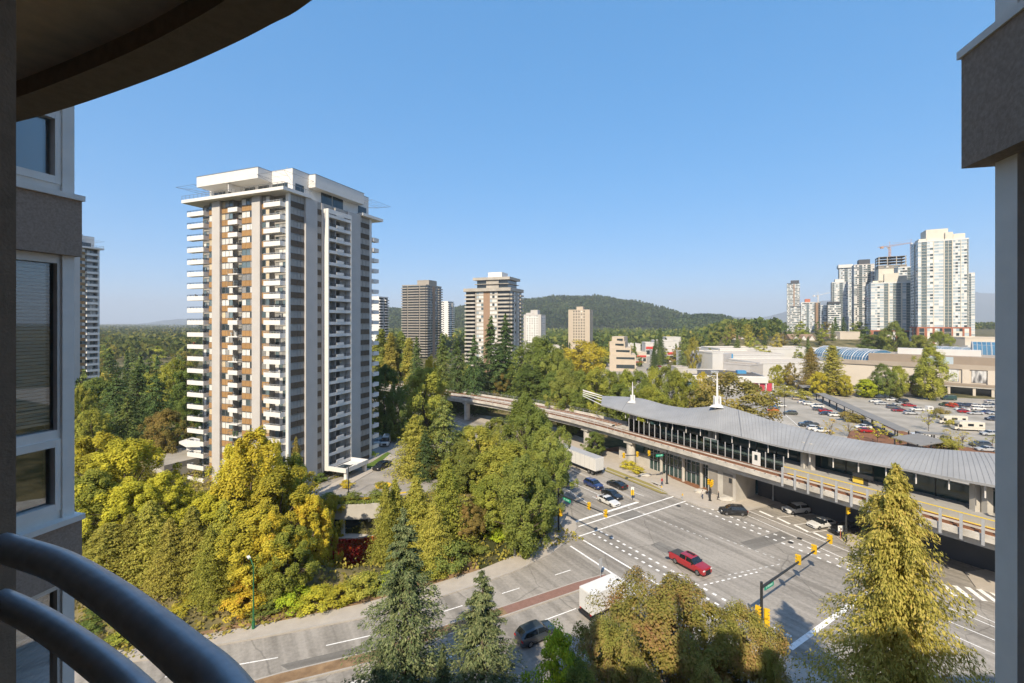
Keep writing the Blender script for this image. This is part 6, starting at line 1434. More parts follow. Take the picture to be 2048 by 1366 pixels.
SP['spruce2'] = conifer(22, .27, 28, 9, 13, 11, .0085, .36, .20, .06, .03, .35, .8, .35, spread=.42, r0=.014)
SP['oak'] = broadleaf(23, .48, .12, 300, 240, .0080, .45, .062, flat=1.15, lobes=5, limbs=40, r0=.02, bark='bark_pale')
SP['lime'] = broadleaf(24, .30, .15, 90, 170, .0125, .5, .08, limbs=22)
SP['dlow'] = broadleaf(30, .36, .1, 44, 42, .032, .45, .11, limbs=4); SP['dlow2'] = broadleaf(31, .30, .08, 40, 42, .032, .45, .10, limbs=4)
SP['clow'] = conifer(32, .19, 20, 7, 4, 4, .028, .45, .45, .15, .05, .4, .8, .2, spread=.5)
SP['sapling'] = broadleaf(33, .36, .3, 30, 14, .022, .5, .10, limbs=26, r0=.014, loose=.8)
Lf = {}
Lf['yellow'] = leafmat('leaf_yellow', [(.075,.085,.015),(.155,.148,.02),(.25,.215,.024),(.30,.19,.026)], [0,.4,.75,1], namt=.55)
Lf['gold'] = leafmat('leaf_gold', [(.12,.115,.016),(.225,.19,.022),(.31,.235,.026)], namt=.45)
Lf['orange'] = leafmat('leaf_orange', [(.11,.11,.016),(.21,.17,.02),(.29,.18,.022),(.30,.095,.025)], [0,.4,.72,1], namt=.6)
Lf['yelgreen'] = leafmat('leaf_yellow_green', [(.06,.075,.016),(.115,.125,.024),(.19,.185,.034),(.24,.205,.035)], [0,.4,.8,1], namt=.5)
Lf['green'] = leafmat('leaf_green', [(.035,.055,.016),(.068,.092,.024),(.115,.13,.032)], namt=.45)
Lf['midgreen'] = leafmat('leaf_mid_green', [(.05,.066,.018),(.092,.108,.026),(.155,.155,.036)], namt=.5)
Lf['olive'] = leafmat('leaf_olive', [(.078,.080,.018),(.15,.138,.03),(.225,.19,.045)], namt=.45)
Lf['brown'] = leafmat('leaf_brown', [(.065,.062,.018),(.115,.095,.028),(.15,.10,.036)], namt=.55)
Lf['russet'] = leafmat('leaf_russet', [(.075,.085,.019),(.13,.126,.032),(.165,.118,.045),(.15,.072,.046)], [0,.4,.75,1], namt=.62, nscale=3.2)
Lf['cedar'] = leafmat('leaf_cedar', [(.078,.088,.018),(.155,.15,.03),(.225,.2,.045)], namt=.35, nscale=4)
Lf['goldcedar'] = leafmat('leaf_golden_cedar', [(.066,.072,.015),(.145,.138,.03),(.22,.195,.052),(.21,.14,.046)], [0,.4,.85,1], namt=.3, nscale=5)
Lf['fir'] = leafmat('leaf_fir', [(.016,.028,.011),(.034,.052,.018),(.065,.082,.028)], namt=.3, trans=.12)
Lf['firlit'] = leafmat('leaf_fir_light', [(.03,.045,.014),(.06,.078,.022),(.11,.115,.035)], namt=.3, trans=.12)
Lf['spruce'] = leafmat('leaf_spruce', [(.02,.032,.014),(.048,.061,.027),(.105,.112,.052)], namt=.3, trans=.12)
Lf['lime'] = leafmat('leaf_lime', [(.08,.12,.014),(.155,.195,.018),(.26,.27,.02)], namt=.4)
Lf['red'] = leafmat('leaf_red', [(.14,.014,.014),(.27,.02,.02),(.26,.075,.018),(.10,.07,.02)], [0,.35,.65,1], namt=.6, nscale=.7)
def tree(sp, leaf, px, pyt, Y, wpx, label, group=None, z=None, cat='tree', rot=None, name=None, hmin=1.0):
    X = AT(px, Y); z0 = hgt(X, Y)+.02 if z is None else z
    H = max(hmin, ZT(pyt, Y)-z0); tr, cr = SP[sp]
    if sp not in RAD:
        co = np.empty(len(cr.vertices)*3); cr.vertices.foreach_get('co', co); co = co.reshape(-1,3); RAD[sp] = (np.percentile(np.hypot(co[:,0],co[:,1]), 97), co[:,2].max())
    H /= RAD[sp][1]
    sx = (wpx*Y/F/2)/RAD[sp][0]
    nm = name or ('shrub' if cat == 'shrub' else 'conifer_tree' if sp in CON else 'broadleaf_tree')
    if sp in ('maple','maple2','maple3','tall') and Y < 120: sx *= .9
    T = thing(nm, label, cat, (X,Y,z0), rtree.uniform(0,6.28) if rot is None else rot, group, (sx, sx, H))
    link('trunk', tr, T); c = link('crown', cr, T); setmat(c, Lf[leaf]); return T
RAD = {}; CON = {'cedar','cedar2','fir','fir2','column','cypress','spruce','spruce2','clow'}; rtree = random.Random(77)
# foreground
tree('cypress','goldcedar',1792,924,30,395,'tall golden cypress with drooping sprays in front of the viaduct', rot=.4)
tree('oak','russet',1335,1150,37.5,330,'big reddish green maple in the foreground, in front of the box truck', rot=1.0)
tree('oak','russet',1490,1205,36,215,'reddish maple crown between the big maple and the signal pole', rot=2.6)
tree('oak','russet',1215,1222,34,190,'dark reddish maple at the left of the big foreground maple', rot=4.2)
tree('lime','lime',1112,1238,34.5,118,'small bright lime green tree between the charcoal SUV and dark maple')
tree('lime','midgreen',1165,1300,31,110,'green foreground tree top at the bottom edge beside the lime green tree')
tree('spruce','spruce',808,1015,39,262,'tall blue grey spruce leaning in front of the road, left one', rot=.3)
tree('spruce2','spruce',965,1140,36.5,250,'shorter blue grey spruce in front of the brick median', rot=1.2)
tree('spruce2','spruce',760,1290,33.5,130,'low spruce crown at the bottom edge left of the tall spruce')
tree('spruce2','spruce',885,1285,33,110,'low dark spruce crown between the two blue grey spruces')
for px,t,Y,w in ((1290,1330,31,150),(1420,1325,31,150),(1545,1290,33,90)): tree('oak','russet',px,t,Y,w,{1290:'shaded maple crown at the bottom edge below the big maple',1420:'shaded maple crown at the bottom edge, centre right',1545:'olive maple crown at the bottom edge left of the cypress'}[px])
# bank between the near road and the tower: front row first
L_ = [('cedar','cedar',300,1000,58,120,'olive cedar left in the front row below the yellow maples'),('cedar','olive',385,1010,57,110,'olive cedar middle of the front row below the yellow maples'),('cedar','cedar',450,1000,58.5,105,'olive cedar right of the front row beside the green street lamp'),('cedar','olive',215,1045,56,150,'olive cedar beside the bay window wall'),
 ('maple','yellow',255,872,68,190,'yellow maple with spreading crown beyond the olive cedars'),('maple2','yellow',195,862,76,150,'yellow maple beside the bay window wall'),('maple3','yellow',332,938,66,150,'yellow green maple in front of the low flat roof'),('maple','yelgreen',180,935,62,130,'yellow green maple low beside the window wall'),('maple3','yellow',270,960,62,170,'low yellow maple over the olive cedars'),
 ('cedar','olive',340,1035,55.5,95,'lower olive cedar between two taller ones in the front row'),('cedar','cedar',420,1050,55.5,90,'lower golden green cedar left of the green street lamp'),('cedar','olive',262,1025,57,100,'olive cedar second from the bay window wall'),('maple2','orange',655,1020,66,60,'orange maple just left of the ivy wall'),('maple','orange',540,1020,57.5,100,'orange flushed maple right behind the green lamp'),
 ('tall','yellow',470,880,66,140,'tall yellow maple left of centre hiding the tower foot'),('tall','gold',505,850,64,150,'tallest golden maple in front of the white tower'),('maple2','yellow',560,930,62,170,'broad yellow maple in front of the tower corner'),('tall','orange',628,985,62,92,'slim orange yellow maple left of the red ivy wall'),('maple3','yellow',510,1010,58,190,'broad yellow maple low behind the green lamp'),('maple2','yelgreen',575,1050,57,120,'yellow green maple beside the access lane'),('maple','yellow',430,980,60,150,'yellow maple behind the right olive cedar'),('tall','yelgreen',585,900,70,110,'yellow green maple at the tower corner'),
 ('cedar','cedar',527,866,76,60,'left one of three slim cedars in front of the tower corner'),('cedar','cedar',556,880,75,60,'middle one of three slim cedars in front of the tower corner'),('cedar','brown',592,872,76,66,'right one of three slim cedars in front of the tower corner'),('maple3','brown',545,960,66,120,'brownish maple under the slim cedars'),
 ('maple','orange',668,985,77,80,'small orange maple at the forecourt edge'),
 ('cedar2','cedar',772,965,66,80,'golden green cedar right of the red ivy wall'),('cedar','cedar',790,955,68,90,'golden cedar left of the tall slim cedar'),('cedar','cedar',832,950,69,100,'golden cedar in the middle of the cedar group'),('cedar2','yelgreen',893,918,70,115,'tallest golden green cedar right of the cedar group'),('cedar','cedar',868,1000,65,90,'lower golden cedar above the pavement'),
 ('cedar2','cedar',830,828,93,105,'broad golden cedar beside the forecourt drive'),('fir2','firlit',888,792,96,105,'dark fir behind the broad golden cedar'),('fir','fir',850,860,90,60,'slim dark fir beside the broad golden cedar'),
 ('maple','midgreen',1052,785,98,120,'large green maple in front of the viaduct bend'),('maple2','yelgreen',962,848,90,130,'yellow green maple left of the large roadside maple'),('maple3','midgreen',1092,850,84,120,'green maple overhanging the white semi trailer'),('maple','yelgreen',1015,880,80,150,'yellow green maple in the middle of the roadside group'),('maple2','midgreen',1070,930,76,130,'green maple above the shaded left corner'),('maple3','yelgreen',985,945,74,120,'yellow green maple above the grey street lamp'),('tall','midgreen',925,880,84,100,'green maple right of the tallest cedar'),('maple','midgreen',1046,905,67.5,140,'dark green low maple at the pavement corner'),('maple3','brown',940,1000,70,80,'brownish small maple behind the pavement'),('maple','midgreen',1040,800,118,70,'green maple just before the viaduct'),('tall','midgreen',1120,850,96,60,'slim green maple at the edge of the truck road'),('maple2','yelgreen',938,850,102,115,'yellow green maple in front of the far viaduct end'),('tall','midgreen',990,832,104,95,'slim green maple hiding the road below the viaduct'),('maple','midgreen',1078,812,100,85,'green maple just left of the trailer, before the viaduct'),('maple2','green',1190,862,118,60,'bushy green tree between two viaduct columns')]
for a in L_: tree(*a)
# behind and left of the tower
L_ = [('fir2','fir',232,748,112,95,'dark fir at the left of the dark fir group'),('fir2','fir',275,732,124,95,'tallest dark fir of the left group'),('fir2','fir',312,745,118,85,'dark fir at the right of the left group'),('fir2','firlit',255,790,104,90,'dark fir low in front of the left fir group'),('maple','green',190,752,126,100,'green tree between window wall and dark firs'),('maple3','yelgreen',345,715,150,95,'yellow green tree behind the dark firs'),('maple2','green',375,735,135,80,'green tree close to the white tower left side'),('maple','brown',330,815,102,95,'brownish green tree above the low flat roof'),('maple3','green',372,790,112,70,'dark green tree at the tower left side'),('maple2','yelgreen',185,815,98,90,'pale yellow tree beside the window wall'),('maple','yelgreen',165,765,116,60,'yellowish tree at the very edge of the window wall'),
 ('maple','green',768,725,124,85,'dark shaded tree just right of the tower'),('maple2','green',790,765,118,60,'shaded green tree above the parked white van'),('poplar','midgreen',762,656,205,42,'first poplar right of the tower'),('poplar','olive',782,664,200,36,'second poplar right of the tower'),('poplar','midgreen',803,662,205,36,'third poplar right of the tower'),('poplar','olive',818,674,198,34,'fourth poplar right of the tower'),('maple','yelgreen',852,730,132,130,'bright yellow green maple right of the poplars'),('maple3','orange',862,708,150,60,'orange tinted tree above the bright maple'),
 ('fir','fir',833,672,178,50,'dark fir below the brownish grey tower'),('fir','firlit',884,664,182,60,'fir below the slim white slab'),('fir2','fir',915,676,176,66,'dark fir left of the tall twin firs'),('fir2','fir',948,668,172,64,'dark fir in front of the concrete tower'),('fir','fir',982,630,190,66,'left one of the two tallest firs'),('fir','fir',1011,626,192,70,'right one of the two tallest firs'),('fir2','fir',1000,690,186,90,'dark fir below the two tallest firs'),('fir2','firlit',960,715,182,80,'fir low in front of the concrete tower'),('fir2','fir',910,730,184,80,'dark fir behind the viaduct bend'),('cedar','midgreen',938,735,182,46,'slim green cedar behind the viaduct bend'),('maple2','brown',1003,745,184,56,'brown leaved tree behind the viaduct bend'),
 ('maple','midgreen',1075,668,176,110,'large green tree right of the tallest firs'),('maple3','midgreen',1110,690,170,90,'green tree left of the round yellow tree'),('maple2','green',1060,725,168,110,'dark green tree behind the viaduct'),('maple','green',1108,740,162,90,'green tree behind the viaduct, left of the station row'),('round','gold',1172,677,275,100,'round golden yellow tree at the edge of the far lot')]
for a in L_: tree(*a)
ROWN = ['leftmost','second from left','third from left','fourth from left','fifth from left','middle','sixth from right','fifth from right','fourth from right','rightmost slim','low left','low middle','low right']
for i,(px,t,Y,w,lf) in enumerate([(1128,735,146,85,'midgreen'),(1160,738,150,80,'midgreen'),(1192,732,148,80,'yelgreen'),(1222,738,150,74,'midgreen'),(1250,735,149,60,'yelgreen'),(1280,738,150,66,'midgreen'),(1305,730,152,56,'yelgreen'),(1328,728,152,60,'midgreen'),(1352,735,152,64,'yelgreen'),(1378,742,150,64,'yelgreen'),(1145,775,142,70,'midgreen'),(1235,765,144,80,'midgreen'),(1300,770,144,80,'yelgreen')]):
    tree(['maple','tall','maple2','tall'][i%4], lf, px, t, Y, w, ('front ' if i > 9 else '')+ROWN[i]+' tree in the green row behind the station roof', 'green trees in a row behind the station')
tree('round','brown',1455,737,140,172,'big brown green tree behind the tall station mast')
L_ = [('column','olive',1665,690,222,48,'tall slim cypress in front of the mall wall, right of the pair'),('cedar2','brown',1622,694,232,62,'broad brownish cypress left of the tall slim cypress'),('maple','gold',1638,742,216,38,'small yellow tree between the two cypresses'),('maple2','yellow',1690,748,214,34,'small yellow tree right of the slim cypress'),('maple','lime',1733,757,212,52,'bright yellow green tree by the mall wall'),('maple3','green',1766,725,210,50,'dark green tree by the mall wall'),('maple','yelgreen',1795,730,210,46,'yellow green tree right of the dark green one by the mall'),('tall','yelgreen',1860,690,205,68,'tall full yellow green tree before the mall, right of the others'),('maple2','brown',1830,745,214,30,'brownish thin tree left of the tall full tree'),('maple','yellow',1555,728,250,32,'small yellow tree right of the red shop bays'),('maple2','brown',1580,724,250,30,'brownish tree between the yellow tree and cypress'),('maple','gold',1405,742,226,26,'small yellow tree in front of the dark roofed shop'),('maple3','midgreen',1788,640,345,62,'big green tree in front of the condominium base'),('maple','yelgreen',1880,660,330,50,'yellow green tree at the foot of the largest condominium'),('maple2','midgreen',1840,668,330,60,'green tree left of the condominium foot tree'),('maple2','green',1745,668,360,60,'dark green tree on the slope left of the big green tree'),('cedar2','fir',1320,655,380,26,'dark conifer by the far street'),('fir2','firlit',1368,650,330,36,'tall conifer left of the mall boxes'),('tall','olive',1385,672,300,30,'olive tree beside the mall boxes'),('cedar','fir',1308,690,330,20,'small dark conifer in the far street')]
for a in L_: tree(*a)
for i,(px,b,t,lf,sz) in enumerate([(1660,884,836,'orange',40),(1698,874,840,'orange',34),(1755,888,842,'gold',40),(1857,862,818,'gold',34),(1897,898,858,'orange',36),(1925,893,862,'gold',40),(1800,895,866,'gold',30),(1770,878,852,'gold',26),(1716,890,862,'orange',22),(1945,897,874,'olive',22),(1985,893,868,'yelgreen',24)]):
    p = G2(px, b); tree('sapling', lf, px, t, p[1], sz, 'sparse yellow orange sapling in the parking lot bed beyond the station roof', 'saplings in the parking lot bed', z=.05)
# shrubs
SH = [(1258,938,34,'gold','golden shrub beside the viaduct column, left one'),(1276,948,32,'gold','golden shrub beside the viaduct column, right one'),(1571,793,46,'olive','low hedge on the planting island by the lamp'),(1607,800,40,'olive','low hedge island between beige SUV and middle row'),(1540,775,30,'olive','hedge end at the near end of the hedge row'),(1695,842,40,'brown','brown hedge beside the covered walkway'),(1715,846,36,'brown','second brown hedge beside the covered walkway'),(1905,815,20,'red','dark red shrub left of the back right row'),(1880,836,40,'brown','reddish brown shrub left of the motorhomes'),(1905,856,34,'olive','olive shrub in front of the motorhomes'),(1840,793,50,'olive','low shrubs along the mall wall, right'),(1790,792,50,'olive','low shrubs along the mall wall, middle'),(1740,791,50,'midgreen','low shrubs along the mall wall, left'),(1675,790,40,'brown','reddish low shrub at the covered walkway end'),(1895,905,60,'olive','green shrub patch beside the folded shelter'),(866,955,60,'brown','rust brown shrub beside the forecourt drive'),(693,975,30,'orange','orange shrub at the canopy leg')]
for px,b,w,lf,lab in SH:
    z_ = 4.05 if px < 900 else .05; p = G2(px, b, z_); Yb = p[1]; tree('shrub', lf, px, b-(w*.55), Yb, w, lab, None, z_, 'shrub', hmin=.5)
bank = [(395,1238),(440,1242),(485,1246),(540,1238),(585,1232),(630,1226),(680,1218),(725,1205),(760,1195),(800,1185),(850,1165),(905,1150),(955,1118),(1000,1100),(1040,1092),(1075,1070),(1095,1040),(350,1262),(300,1285),(250,1300),(470,1215),(560,1208),(890,1125),(960,1085),(1020,1060)]
LWS = dict(yellow='yellow',yelgreen='yellow green',orange='orange tinted',midgreen='mid green',lime='bright green',green='dark green')
BK = ['ninth left of the green lamp'.replace('ninth','second'),'just left of the green lamp','right behind the green lamp','first right of the green lamp','second right of the green lamp','third right of the green lamp','fourth right of the green lamp','below the red ivy wall','below the golden cedar edge','left of the tall spruce top','right of the tall spruce','below the tallest golden green cedar','left of the grey street lamp','just left of the grey lamp foot','just right of the grey lamp foot','along the curved pavement corner','at the shaded corner by the left signal','third left of the green lamp','beside the balcony rails','lowest one behind the balcony rails','upper one behind the green lamp','upper one right of the green lamp','upper one under the tallest cedar','upper one left of the grey lamp','upper one behind the grey lamp']
for i,(px,b) in enumerate(bank):
    p = G2(px, b); w = rtree.uniform(55,95); lf = ['yellow','yelgreen','orange','midgreen','lime','yellow'][i%6] if px < 760 else ['midgreen','lime','yelgreen','green'][i%4]
    z_ = hgt(p[0], p[1]+1.5); tree('shrub', lf, px, b-w*rtree.uniform(.5,.8), p[1]+1.5, w, f"{LWS[lf]} shrub on the bank, {BK[i]}", 'shrubs on the roadside bank', z_, 'shrub', hmin=.8)
for px,b,w,lab in ((205,1262,70,'dark hedge bush beside the balcony rails, upper'),(252,1268,70,'dark hedge bush between the rails and pavement'),(170,1290,80,'dark hedge bush below the window wall corner')):
    p = G2(px, b); tree('shrub','green',px,b-w*.55,p[1],w,lab,None,hgt(p[0],p[1]),'shrub',hmin=.8)
# low hedge by the canopy + lawn shrubs + roof garden
for px,b,w,lf,lab in ((745,912,20,'lime','yellow green shrub at the end of the forecourt lawn'),(640,962,34,'green','dark green hedge left of the entrance canopy'),(655,1005,42,'green','green planting over the pool terrace wall, left'),(705,1003,42,'midgreen','green planting over the pool terrace wall, right'),(752,998,40,'midgreen','green planting over the pool terrace wall near the cedars'),(760,975,26,'olive','round planter bed in the forecourt turning circle')):
    p = G2(px, b, 4.1); tree('shrub', lf, px, b-w*(.5 if w < 60 else .42), p[1], w, lab, None, 4.05, 'shrub', hmin=.4)
p = G2(767,972,4.0); T = thing('planter_ring', 'round yellow kerbed planter ring in the forecourt', 'planter', (*p,4.0)); MB().cyl(0,0,-.05,.2,1.5,20).build('kerb_ring', M['paint_yellow'], T)
# red ivy on the curved terrace wall
rs = np.random.RandomState(5); n = 9000; k = rs.randint(0, len(tp)-1, n); f = rs.uniform(0,1,n); TPa = np.array(tp)
P = np.zeros((n,3)); P[:,:2] = TPa[k]*(1-f[:,None])+TPa[k+1]*f[:,None]; P[:,2] = -.75-5.2*rs.uniform(0,1,n)**1.25; P[:,1] -= rs.uniform(.03,.32,n)
A = rs.normal(size=(n,3)); A[:,2] -= .8
iv = link('ivy', cards('ivy', P, A, rs.uniform(.1,.22,n), rs.uniform(.5,.8,n), rs, Lf['red'], .2)); tag(iv, 'red autumn ivy hanging over the curved pool terrace wall', 'ivy')
n = 3200; FW = np.array([G2(*p, 4.0) for p in [(655,1004),(690,1006),(735,1005),(790,1000)]]); k = rs.randint(0, len(FW)-1, n); f = rs.uniform(0,1,n); P = np.zeros((n,3)); P[:,:2] = FW[k]*(1-f[:,None])+FW[k+1]*f[:,None]; P[:,2] = 4.55-1.9*rs.uniform(0,1,n)**1.6; P[:,1] += rs.uniform(-1.25,-.2,n); A = rs.normal(size=(n,3)); A[:,2] -= .7
tag(link('trailing_plants', cards('trailing_plants', P, A, rs.uniform(.1,.22,n), rs.uniform(.5,.8,n), rs, Lf['midgreen'], .2)), 'green plants trailing over the concrete planter above the pool terrace', 'plants')
# ground cover under the trees (nobody could count it)
rs = np.random.RandomState(6); n = 60000; X = rs.uniform(-75, 16, n); Y = rs.uniform(46, 150, n)
dn = -(X+4.3)*.465+(Y-60.9)*.885; ap = (X-10.8)*.846+(Y-80.6)*.534; cc = np.hypot((X+29)/9.5,(Y-70.5)/5)
drp = np.array(drv); ok = (dn > 3.6) & (ap < -3.4) & (cc > 1)
def inpoly(X, Y, pl):
    r = np.zeros(len(X), bool); j = len(pl)-1
    for i in range(len(pl)):
        c = ((pl[i][1] > Y) != (pl[j][1] > Y)) & (X < (pl[j][0]-pl[i][0])*(Y-pl[i][1])/(pl[j][1]-pl[i][1]+1e-9)+pl[i][0]); r ^= c; j = i
    return r
ok &= ~inpoly(X, Y, drv) & ~inpoly(X, Y, rp)
X = X[ok]; Y = Y[ok]; Z = np.array([hgt(a, b) for a, b in zip(X, Y)]); n = len(X)
P = np.stack([X, Y, Z+np.abs(rs.normal(size=n))*.28+.08], 1); A = rs.normal(size=(n,3)); A[:,2] += .3
tag(link('ground_cover', cards('ground_cover', P, A, rs.uniform(.14,.34,n), rs.uniform(.5,.8,n), rs, Lf['olive'], .25)), 'low leafy ground cover under the trees', None, None, 'stuff')
# wooded belts further off: single trees as far as they can be told apart
def keep(X, Y):
    if inpoly(np.array([X]), np.array([Y]), [(28,90),(80,40),(160,60),(345,60),(345,310),(120,330),(56,270),(40,170)])[0]: return False
    if -100 < X < -20 and 60 < Y < 130: return False
    px = CX+F*X/Y
    if 1195 < px < 1345 and 250 < Y < 345 or abs(px-1296) < 14 and Y < 480: return False
    if 1900 < px and 300 < Y < 420: return False
    return True
rb = random.Random(3)
def belt(n, px0, px1, Y0, Y1, top0, top1, mix, lab, grp):
    k = 0; tries = 0
    while k < n and tries < n*20:
        tries += 1; Y = Y0*(Y1/Y0)**rb.random(); px = rb.uniform(px0, px1); X = AT(px, Y)
        if not keep(X, Y): continue
        sp, lf = rb.choice(mix); h = rb.uniform(9,17)*(1.3 if sp == 'clow' else 1); z0 = hgt(X, Y); pyt = HZ-(z0+h-CH)*F/Y
        w = h*rb.uniform(.55,.9)*(.55 if sp == 'clow' else 1); tree(sp, lf, px, pyt, Y, w*F/Y, f'{LW[lf]} {"conifer" if sp == "clow" else "tree"} {lab}', f'{LW[lf]} {"conifers" if sp == "clow" else "trees"} {grp}'); k += 1
LW = dict(green='dark green', midgreen='mid green', olive='olive', yelgreen='yellow green', brown='brownish', fir='dark', firlit='grey green', gold='golden', yellow='yellow')
mixD = [('dlow','green'),('dlow2','midgreen'),('dlow','olive'),('dlow2','yelgreen'),('dlow','brown'),('clow','fir'),('clow','firlit'),('dlow2','green'),('dlow','midgreen')]
belt(60, 150, 392, 140, 420, 0, 0, mixD, 'in the wood left of the white tower', 'in the wood left of the white tower')
belt(36, 735, 1130, 185, 420, 0, 0, mixD+[('clow','fir'),('clow','firlit')], 'in the wood below the concrete towers', 'in the wood below the concrete towers')
belt(44, 1195, 1420, 345, 520, 0, 0, mixD, 'around the tan office block', 'around the tan office block')
belt(110, 1100, 1840, 305, 520, 0, 0, mixD, 'on the wooded slope behind the mall', 'on the wooded slope behind the mall')
# ---------------------------------------------------------------- far woods, hills, mountains, haze
def blob_forest(name, label, pts, hts, mats, seed, con=.4):
    "one mesh of many small tufted crowns: a far wood that reads as one mass"
    rs = np.random.RandomState(seed); n = len(pts); k = 9
    P = np.repeat(pts, k, 0); h = np.repeat(hts, k); u = np.tile(np.linspace(.25,1,k), n)+rs.uniform(-.06,.06,n*k); isc = np.repeat(rs.uniform(size=n) < con, k)
    w = np.where(isc, .26*(1.08-u), .42*np.sqrt(np.maximum(.05,1-(2*u-1.15)**2)))*h
    a = rs.uniform(0,6.28,n*k); P = P+np.stack([np.cos(a)*w*.6, np.sin(a)*w*.6, u*h], 1); A = rs.normal(size=(n*k,3)); A[:,2] += np.where(isc,1.2,.1)
    o = link(name, cards(name, P, A, h*rs.uniform(.12,.24,n*k), rs.uniform(.55,.9,n*k), rs, mats, .35)); tag(o, label, None, None, 'stuff'); return o
Lf['far'] = leafmat('leaf_far_wood', [(.022,.034,.012),(.05,.064,.018),(.095,.095,.024),(.14,.115,.026)], [0,.45,.8,1], nscale=.012, namt=.4)
Lf['farfir'] = leafmat('leaf_far_fir', [(.014,.024,.012),(.028,.042,.017),(.05,.06,.022)], nscale=.006, namt=.45)
rs = np.random.RandomState(8)
def scatter(n, px0, px1, Y0, Y1):
    Y = Y0*(Y1/Y0)**rs.uniform(0,1,n); px = rs.uniform(px0, px1, n); X = (px-CX)/F*Y; return X, Y
X, Y = scatter(9000, -300, 800, 420, 5500); Z = np.array([hgt(a,b) for a,b in zip(X,Y)]); blob_forest('far_wood', 'far mixed wood reaching to the horizon on the left', np.stack([X,Y,Z],1), rs.uniform(10,18,len(X))*(1+.0*Y), Lf['far'], 1)
X, Y = scatter(9000, 730, 1560, 520, 2600); Z = np.array([hgt(a,b) for a,b in zip(X,Y)]); blob_forest('far_wood', 'far mixed wood below the forested hill', np.stack([X,Y,Z],1), rs.uniform(10,19,len(X)), Lf['far'], 2)
X, Y = scatter(5000, 1380, 2120, 430, 1500); ok = ~((X > 250) & (Y < 900) & ((X/Y) > .58)); X, Y = X[ok], Y[ok]; Z = np.array([hgt(a,b) for a,b in zip(X,Y)]); blob_forest('far_wood', 'wood on the crest of the slope under the towers', np.stack([X,Y,Z],1), rs.uniform(9,15,len(X)), Lf['far'], 3)
def ridge_mesh(name, prof, Yc, depth, m, nz=10, rough=0, seed=0, forest=None):
    "a hill with a crest that follows the profile (photo columns, rows) at distance Yc, falling to the ground before and behind"
    pxs = np.linspace(prof[0][0], prof[-1][0], 90); tops = np.interp(pxs, [p[0] for p in prof], [p[1] for p in prof]); r = np.random.RandomState(seed); V = []; zc = []
    for i, (px, ty) in enumerate(zip(pxs, tops)):
        z = CH-(ty-HZ)*Yc/F+ r.uniform(-1,1)*rough; zc.append(z)
        for j in range(-nz, nz+1):
            t = j/nz; Y = Yc+depth*t; f = math.cos(t*PI/2)**1.1; V.append(((px-CX)/F*Yc*(1+.12*t), Y, -2+(z+2)*f*(1+.07*math.sin(i*.7+j*1.3)*(abs(t) > .1))))
    k = 2*nz+1; Fc = [(i*k+j, (i+1)*k+j, (i+1)*k+j+1, i*k+j+1) for i in range(89) for j in range(k-1)]
    me = bpy.data.meshes.new(name); me.from_pydata(V, [], Fc); me.materials.append(m); me.polygons.foreach_set('use_smooth', [True]*len(Fc)); me.update()
    tag(link(name, me), kind='structure'); return np.array(V).reshape(90, k, 3)
mk('hill_ground', (.03,.04,.018), .95, .2, .01); mk('mountain_rock', (.05,.065,.055), .95, .2, .0008, c2=(.09,.10,.09))
hp = [(560,640),(700,632),(770,622),(900,622),(980,613),(1050,604),(1100,600),(1150,598),(1200,600),(1250,607),(1300,620),(1340,636),(1365,646)]
V = ridge_mesh('forested_hill', [(a,b+5) for a,b in hp], 2300, 900, M['hill_ground'])
n = 16000; i = rs.uniform(0,88.99,n); j = rs.uniform(1,12.5,n); ii = i.astype(int); jj = j.astype(int); fi = (i-ii)[:,None]; fj = (j-jj)[:,None]
P = V[ii,jj]*(1-fi)*(1-fj)+V[ii+1,jj]*fi*(1-fj)+V[ii,jj+1]*(1-fi)*fj+V[ii+1,jj+1]*fi*fj
blob_forest('hill_forest', 'dark conifer forest covering the hill', P, rs.uniform(16,28,n), Lf['farfir'], 4, .9)
hp2 = [(1340,650),(1380,642),(1410,639),(1440,641),(1465,650)]
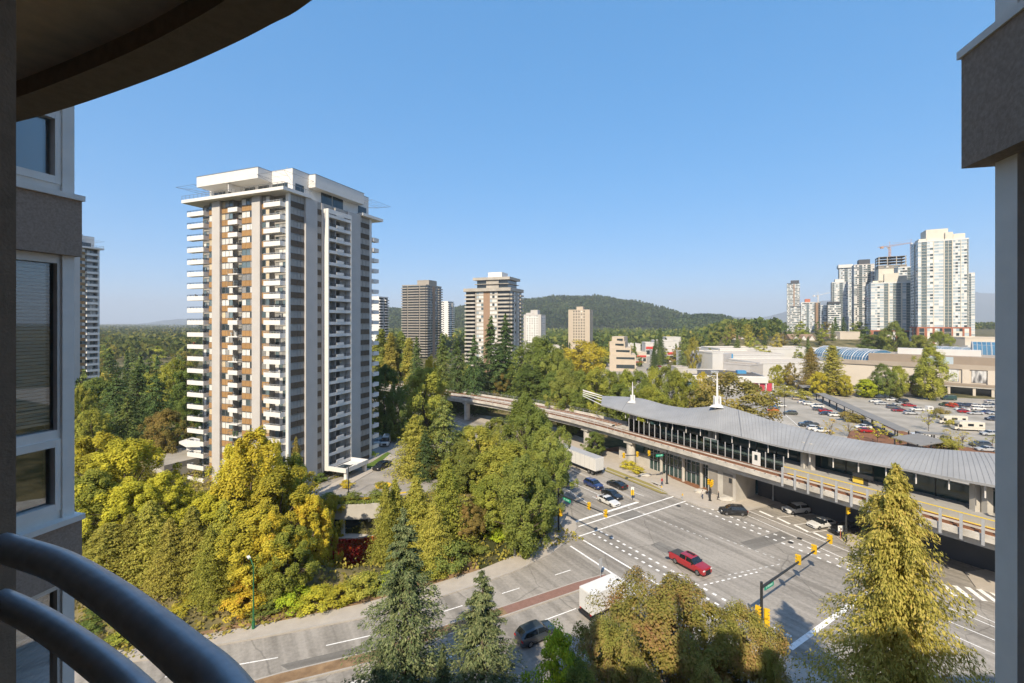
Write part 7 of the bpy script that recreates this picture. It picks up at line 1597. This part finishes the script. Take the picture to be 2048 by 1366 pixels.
V = ridge_mesh('forested_knoll', hp2, 1500, 260, M['hill_ground']); n = 2200; i = rs.uniform(0,88.99,n).astype(int); j = rs.randint(1,13,n); P = V[i,j]+rs.normal(size=(n,3))*np.array([6,6,0]); blob_forest('knoll_forest', 'dark conifers on the small knoll right of the hill', P, rs.uniform(12,20,n), Lf['farfir'], 5, .9)
ridge_mesh('mountain', [(60,664),(200,661),(250,655),(300,646),(330,641),(360,638),(420,637),(600,640),(760,655)], 9000, 1500, M['mountain_rock'], rough=4)
ridge_mesh('mountain', [(1400,648),(1430,641),(1462,632),(1485,637),(1500,641),(1530,648)], 6500, 700, M['mountain_rock'], rough=2, seed=2)
ridge_mesh('mountain', [(1440,646),(1500,638),(1540,632),(1570,624),(1600,613),(1640,602),(1700,597),(1760,590),(1850,583),(1930,585),(1975,587),(2060,590),(2300,615)], 9000, 1600, M['mountain_rock'], rough=5, seed=3)
ridge_mesh('mountain', [(1380,645),(1440,637),(1480,634),(1520,636),(1545,632),(1600,640)], 11500, 800, M['mountain_rock'], rough=10, seed=4)
# white far buildings over the left wood
for k,(px,t,b,w) in enumerate(((255,672,677,10),(268,670,677,8),(282,672,678,10),(293,674,678,8))):
    Y = 1250; X = AT(px,Y); T = thing('far_shed', f'white far building in the left wood, {["first","second","third","fourth"][k]} from the left', 'building'); d = w*Y/F
    MB().box(X-d/2,Y,-1,X+d/2,Y+25,ZT(t,Y)+4).build('wall', M['mall_white'], T); MB().box(X-d/2-.5,Y-.5,ZT(t,Y)+4.01,X+d/2+.5,Y+25.5,ZT(t,Y)+5).build('roof', M['mall_wall'], T)
# the air
hz = MB().box(-16500,-16500,-13,16500,16500,760)
hm = bpy.data.materials.new('haze'); hm.use_nodes = True; t = hm.node_tree; t.nodes.clear(); o_ = t.nodes.new('ShaderNodeOutputMaterial'); v_ = t.nodes.new('ShaderNodeVolumePrincipled')
v_.inputs['Color'].default_value = (.80,.89,1.0,1); v_.inputs['Density'].default_value = .00012; v_.inputs['Anisotropy'].default_value = 0.0
t.links.new(v_.outputs[0], o_.inputs['Volume'])
tag(hz.build('haze', hm), 'thin blue haze over the valley', None, None, 'stuff')
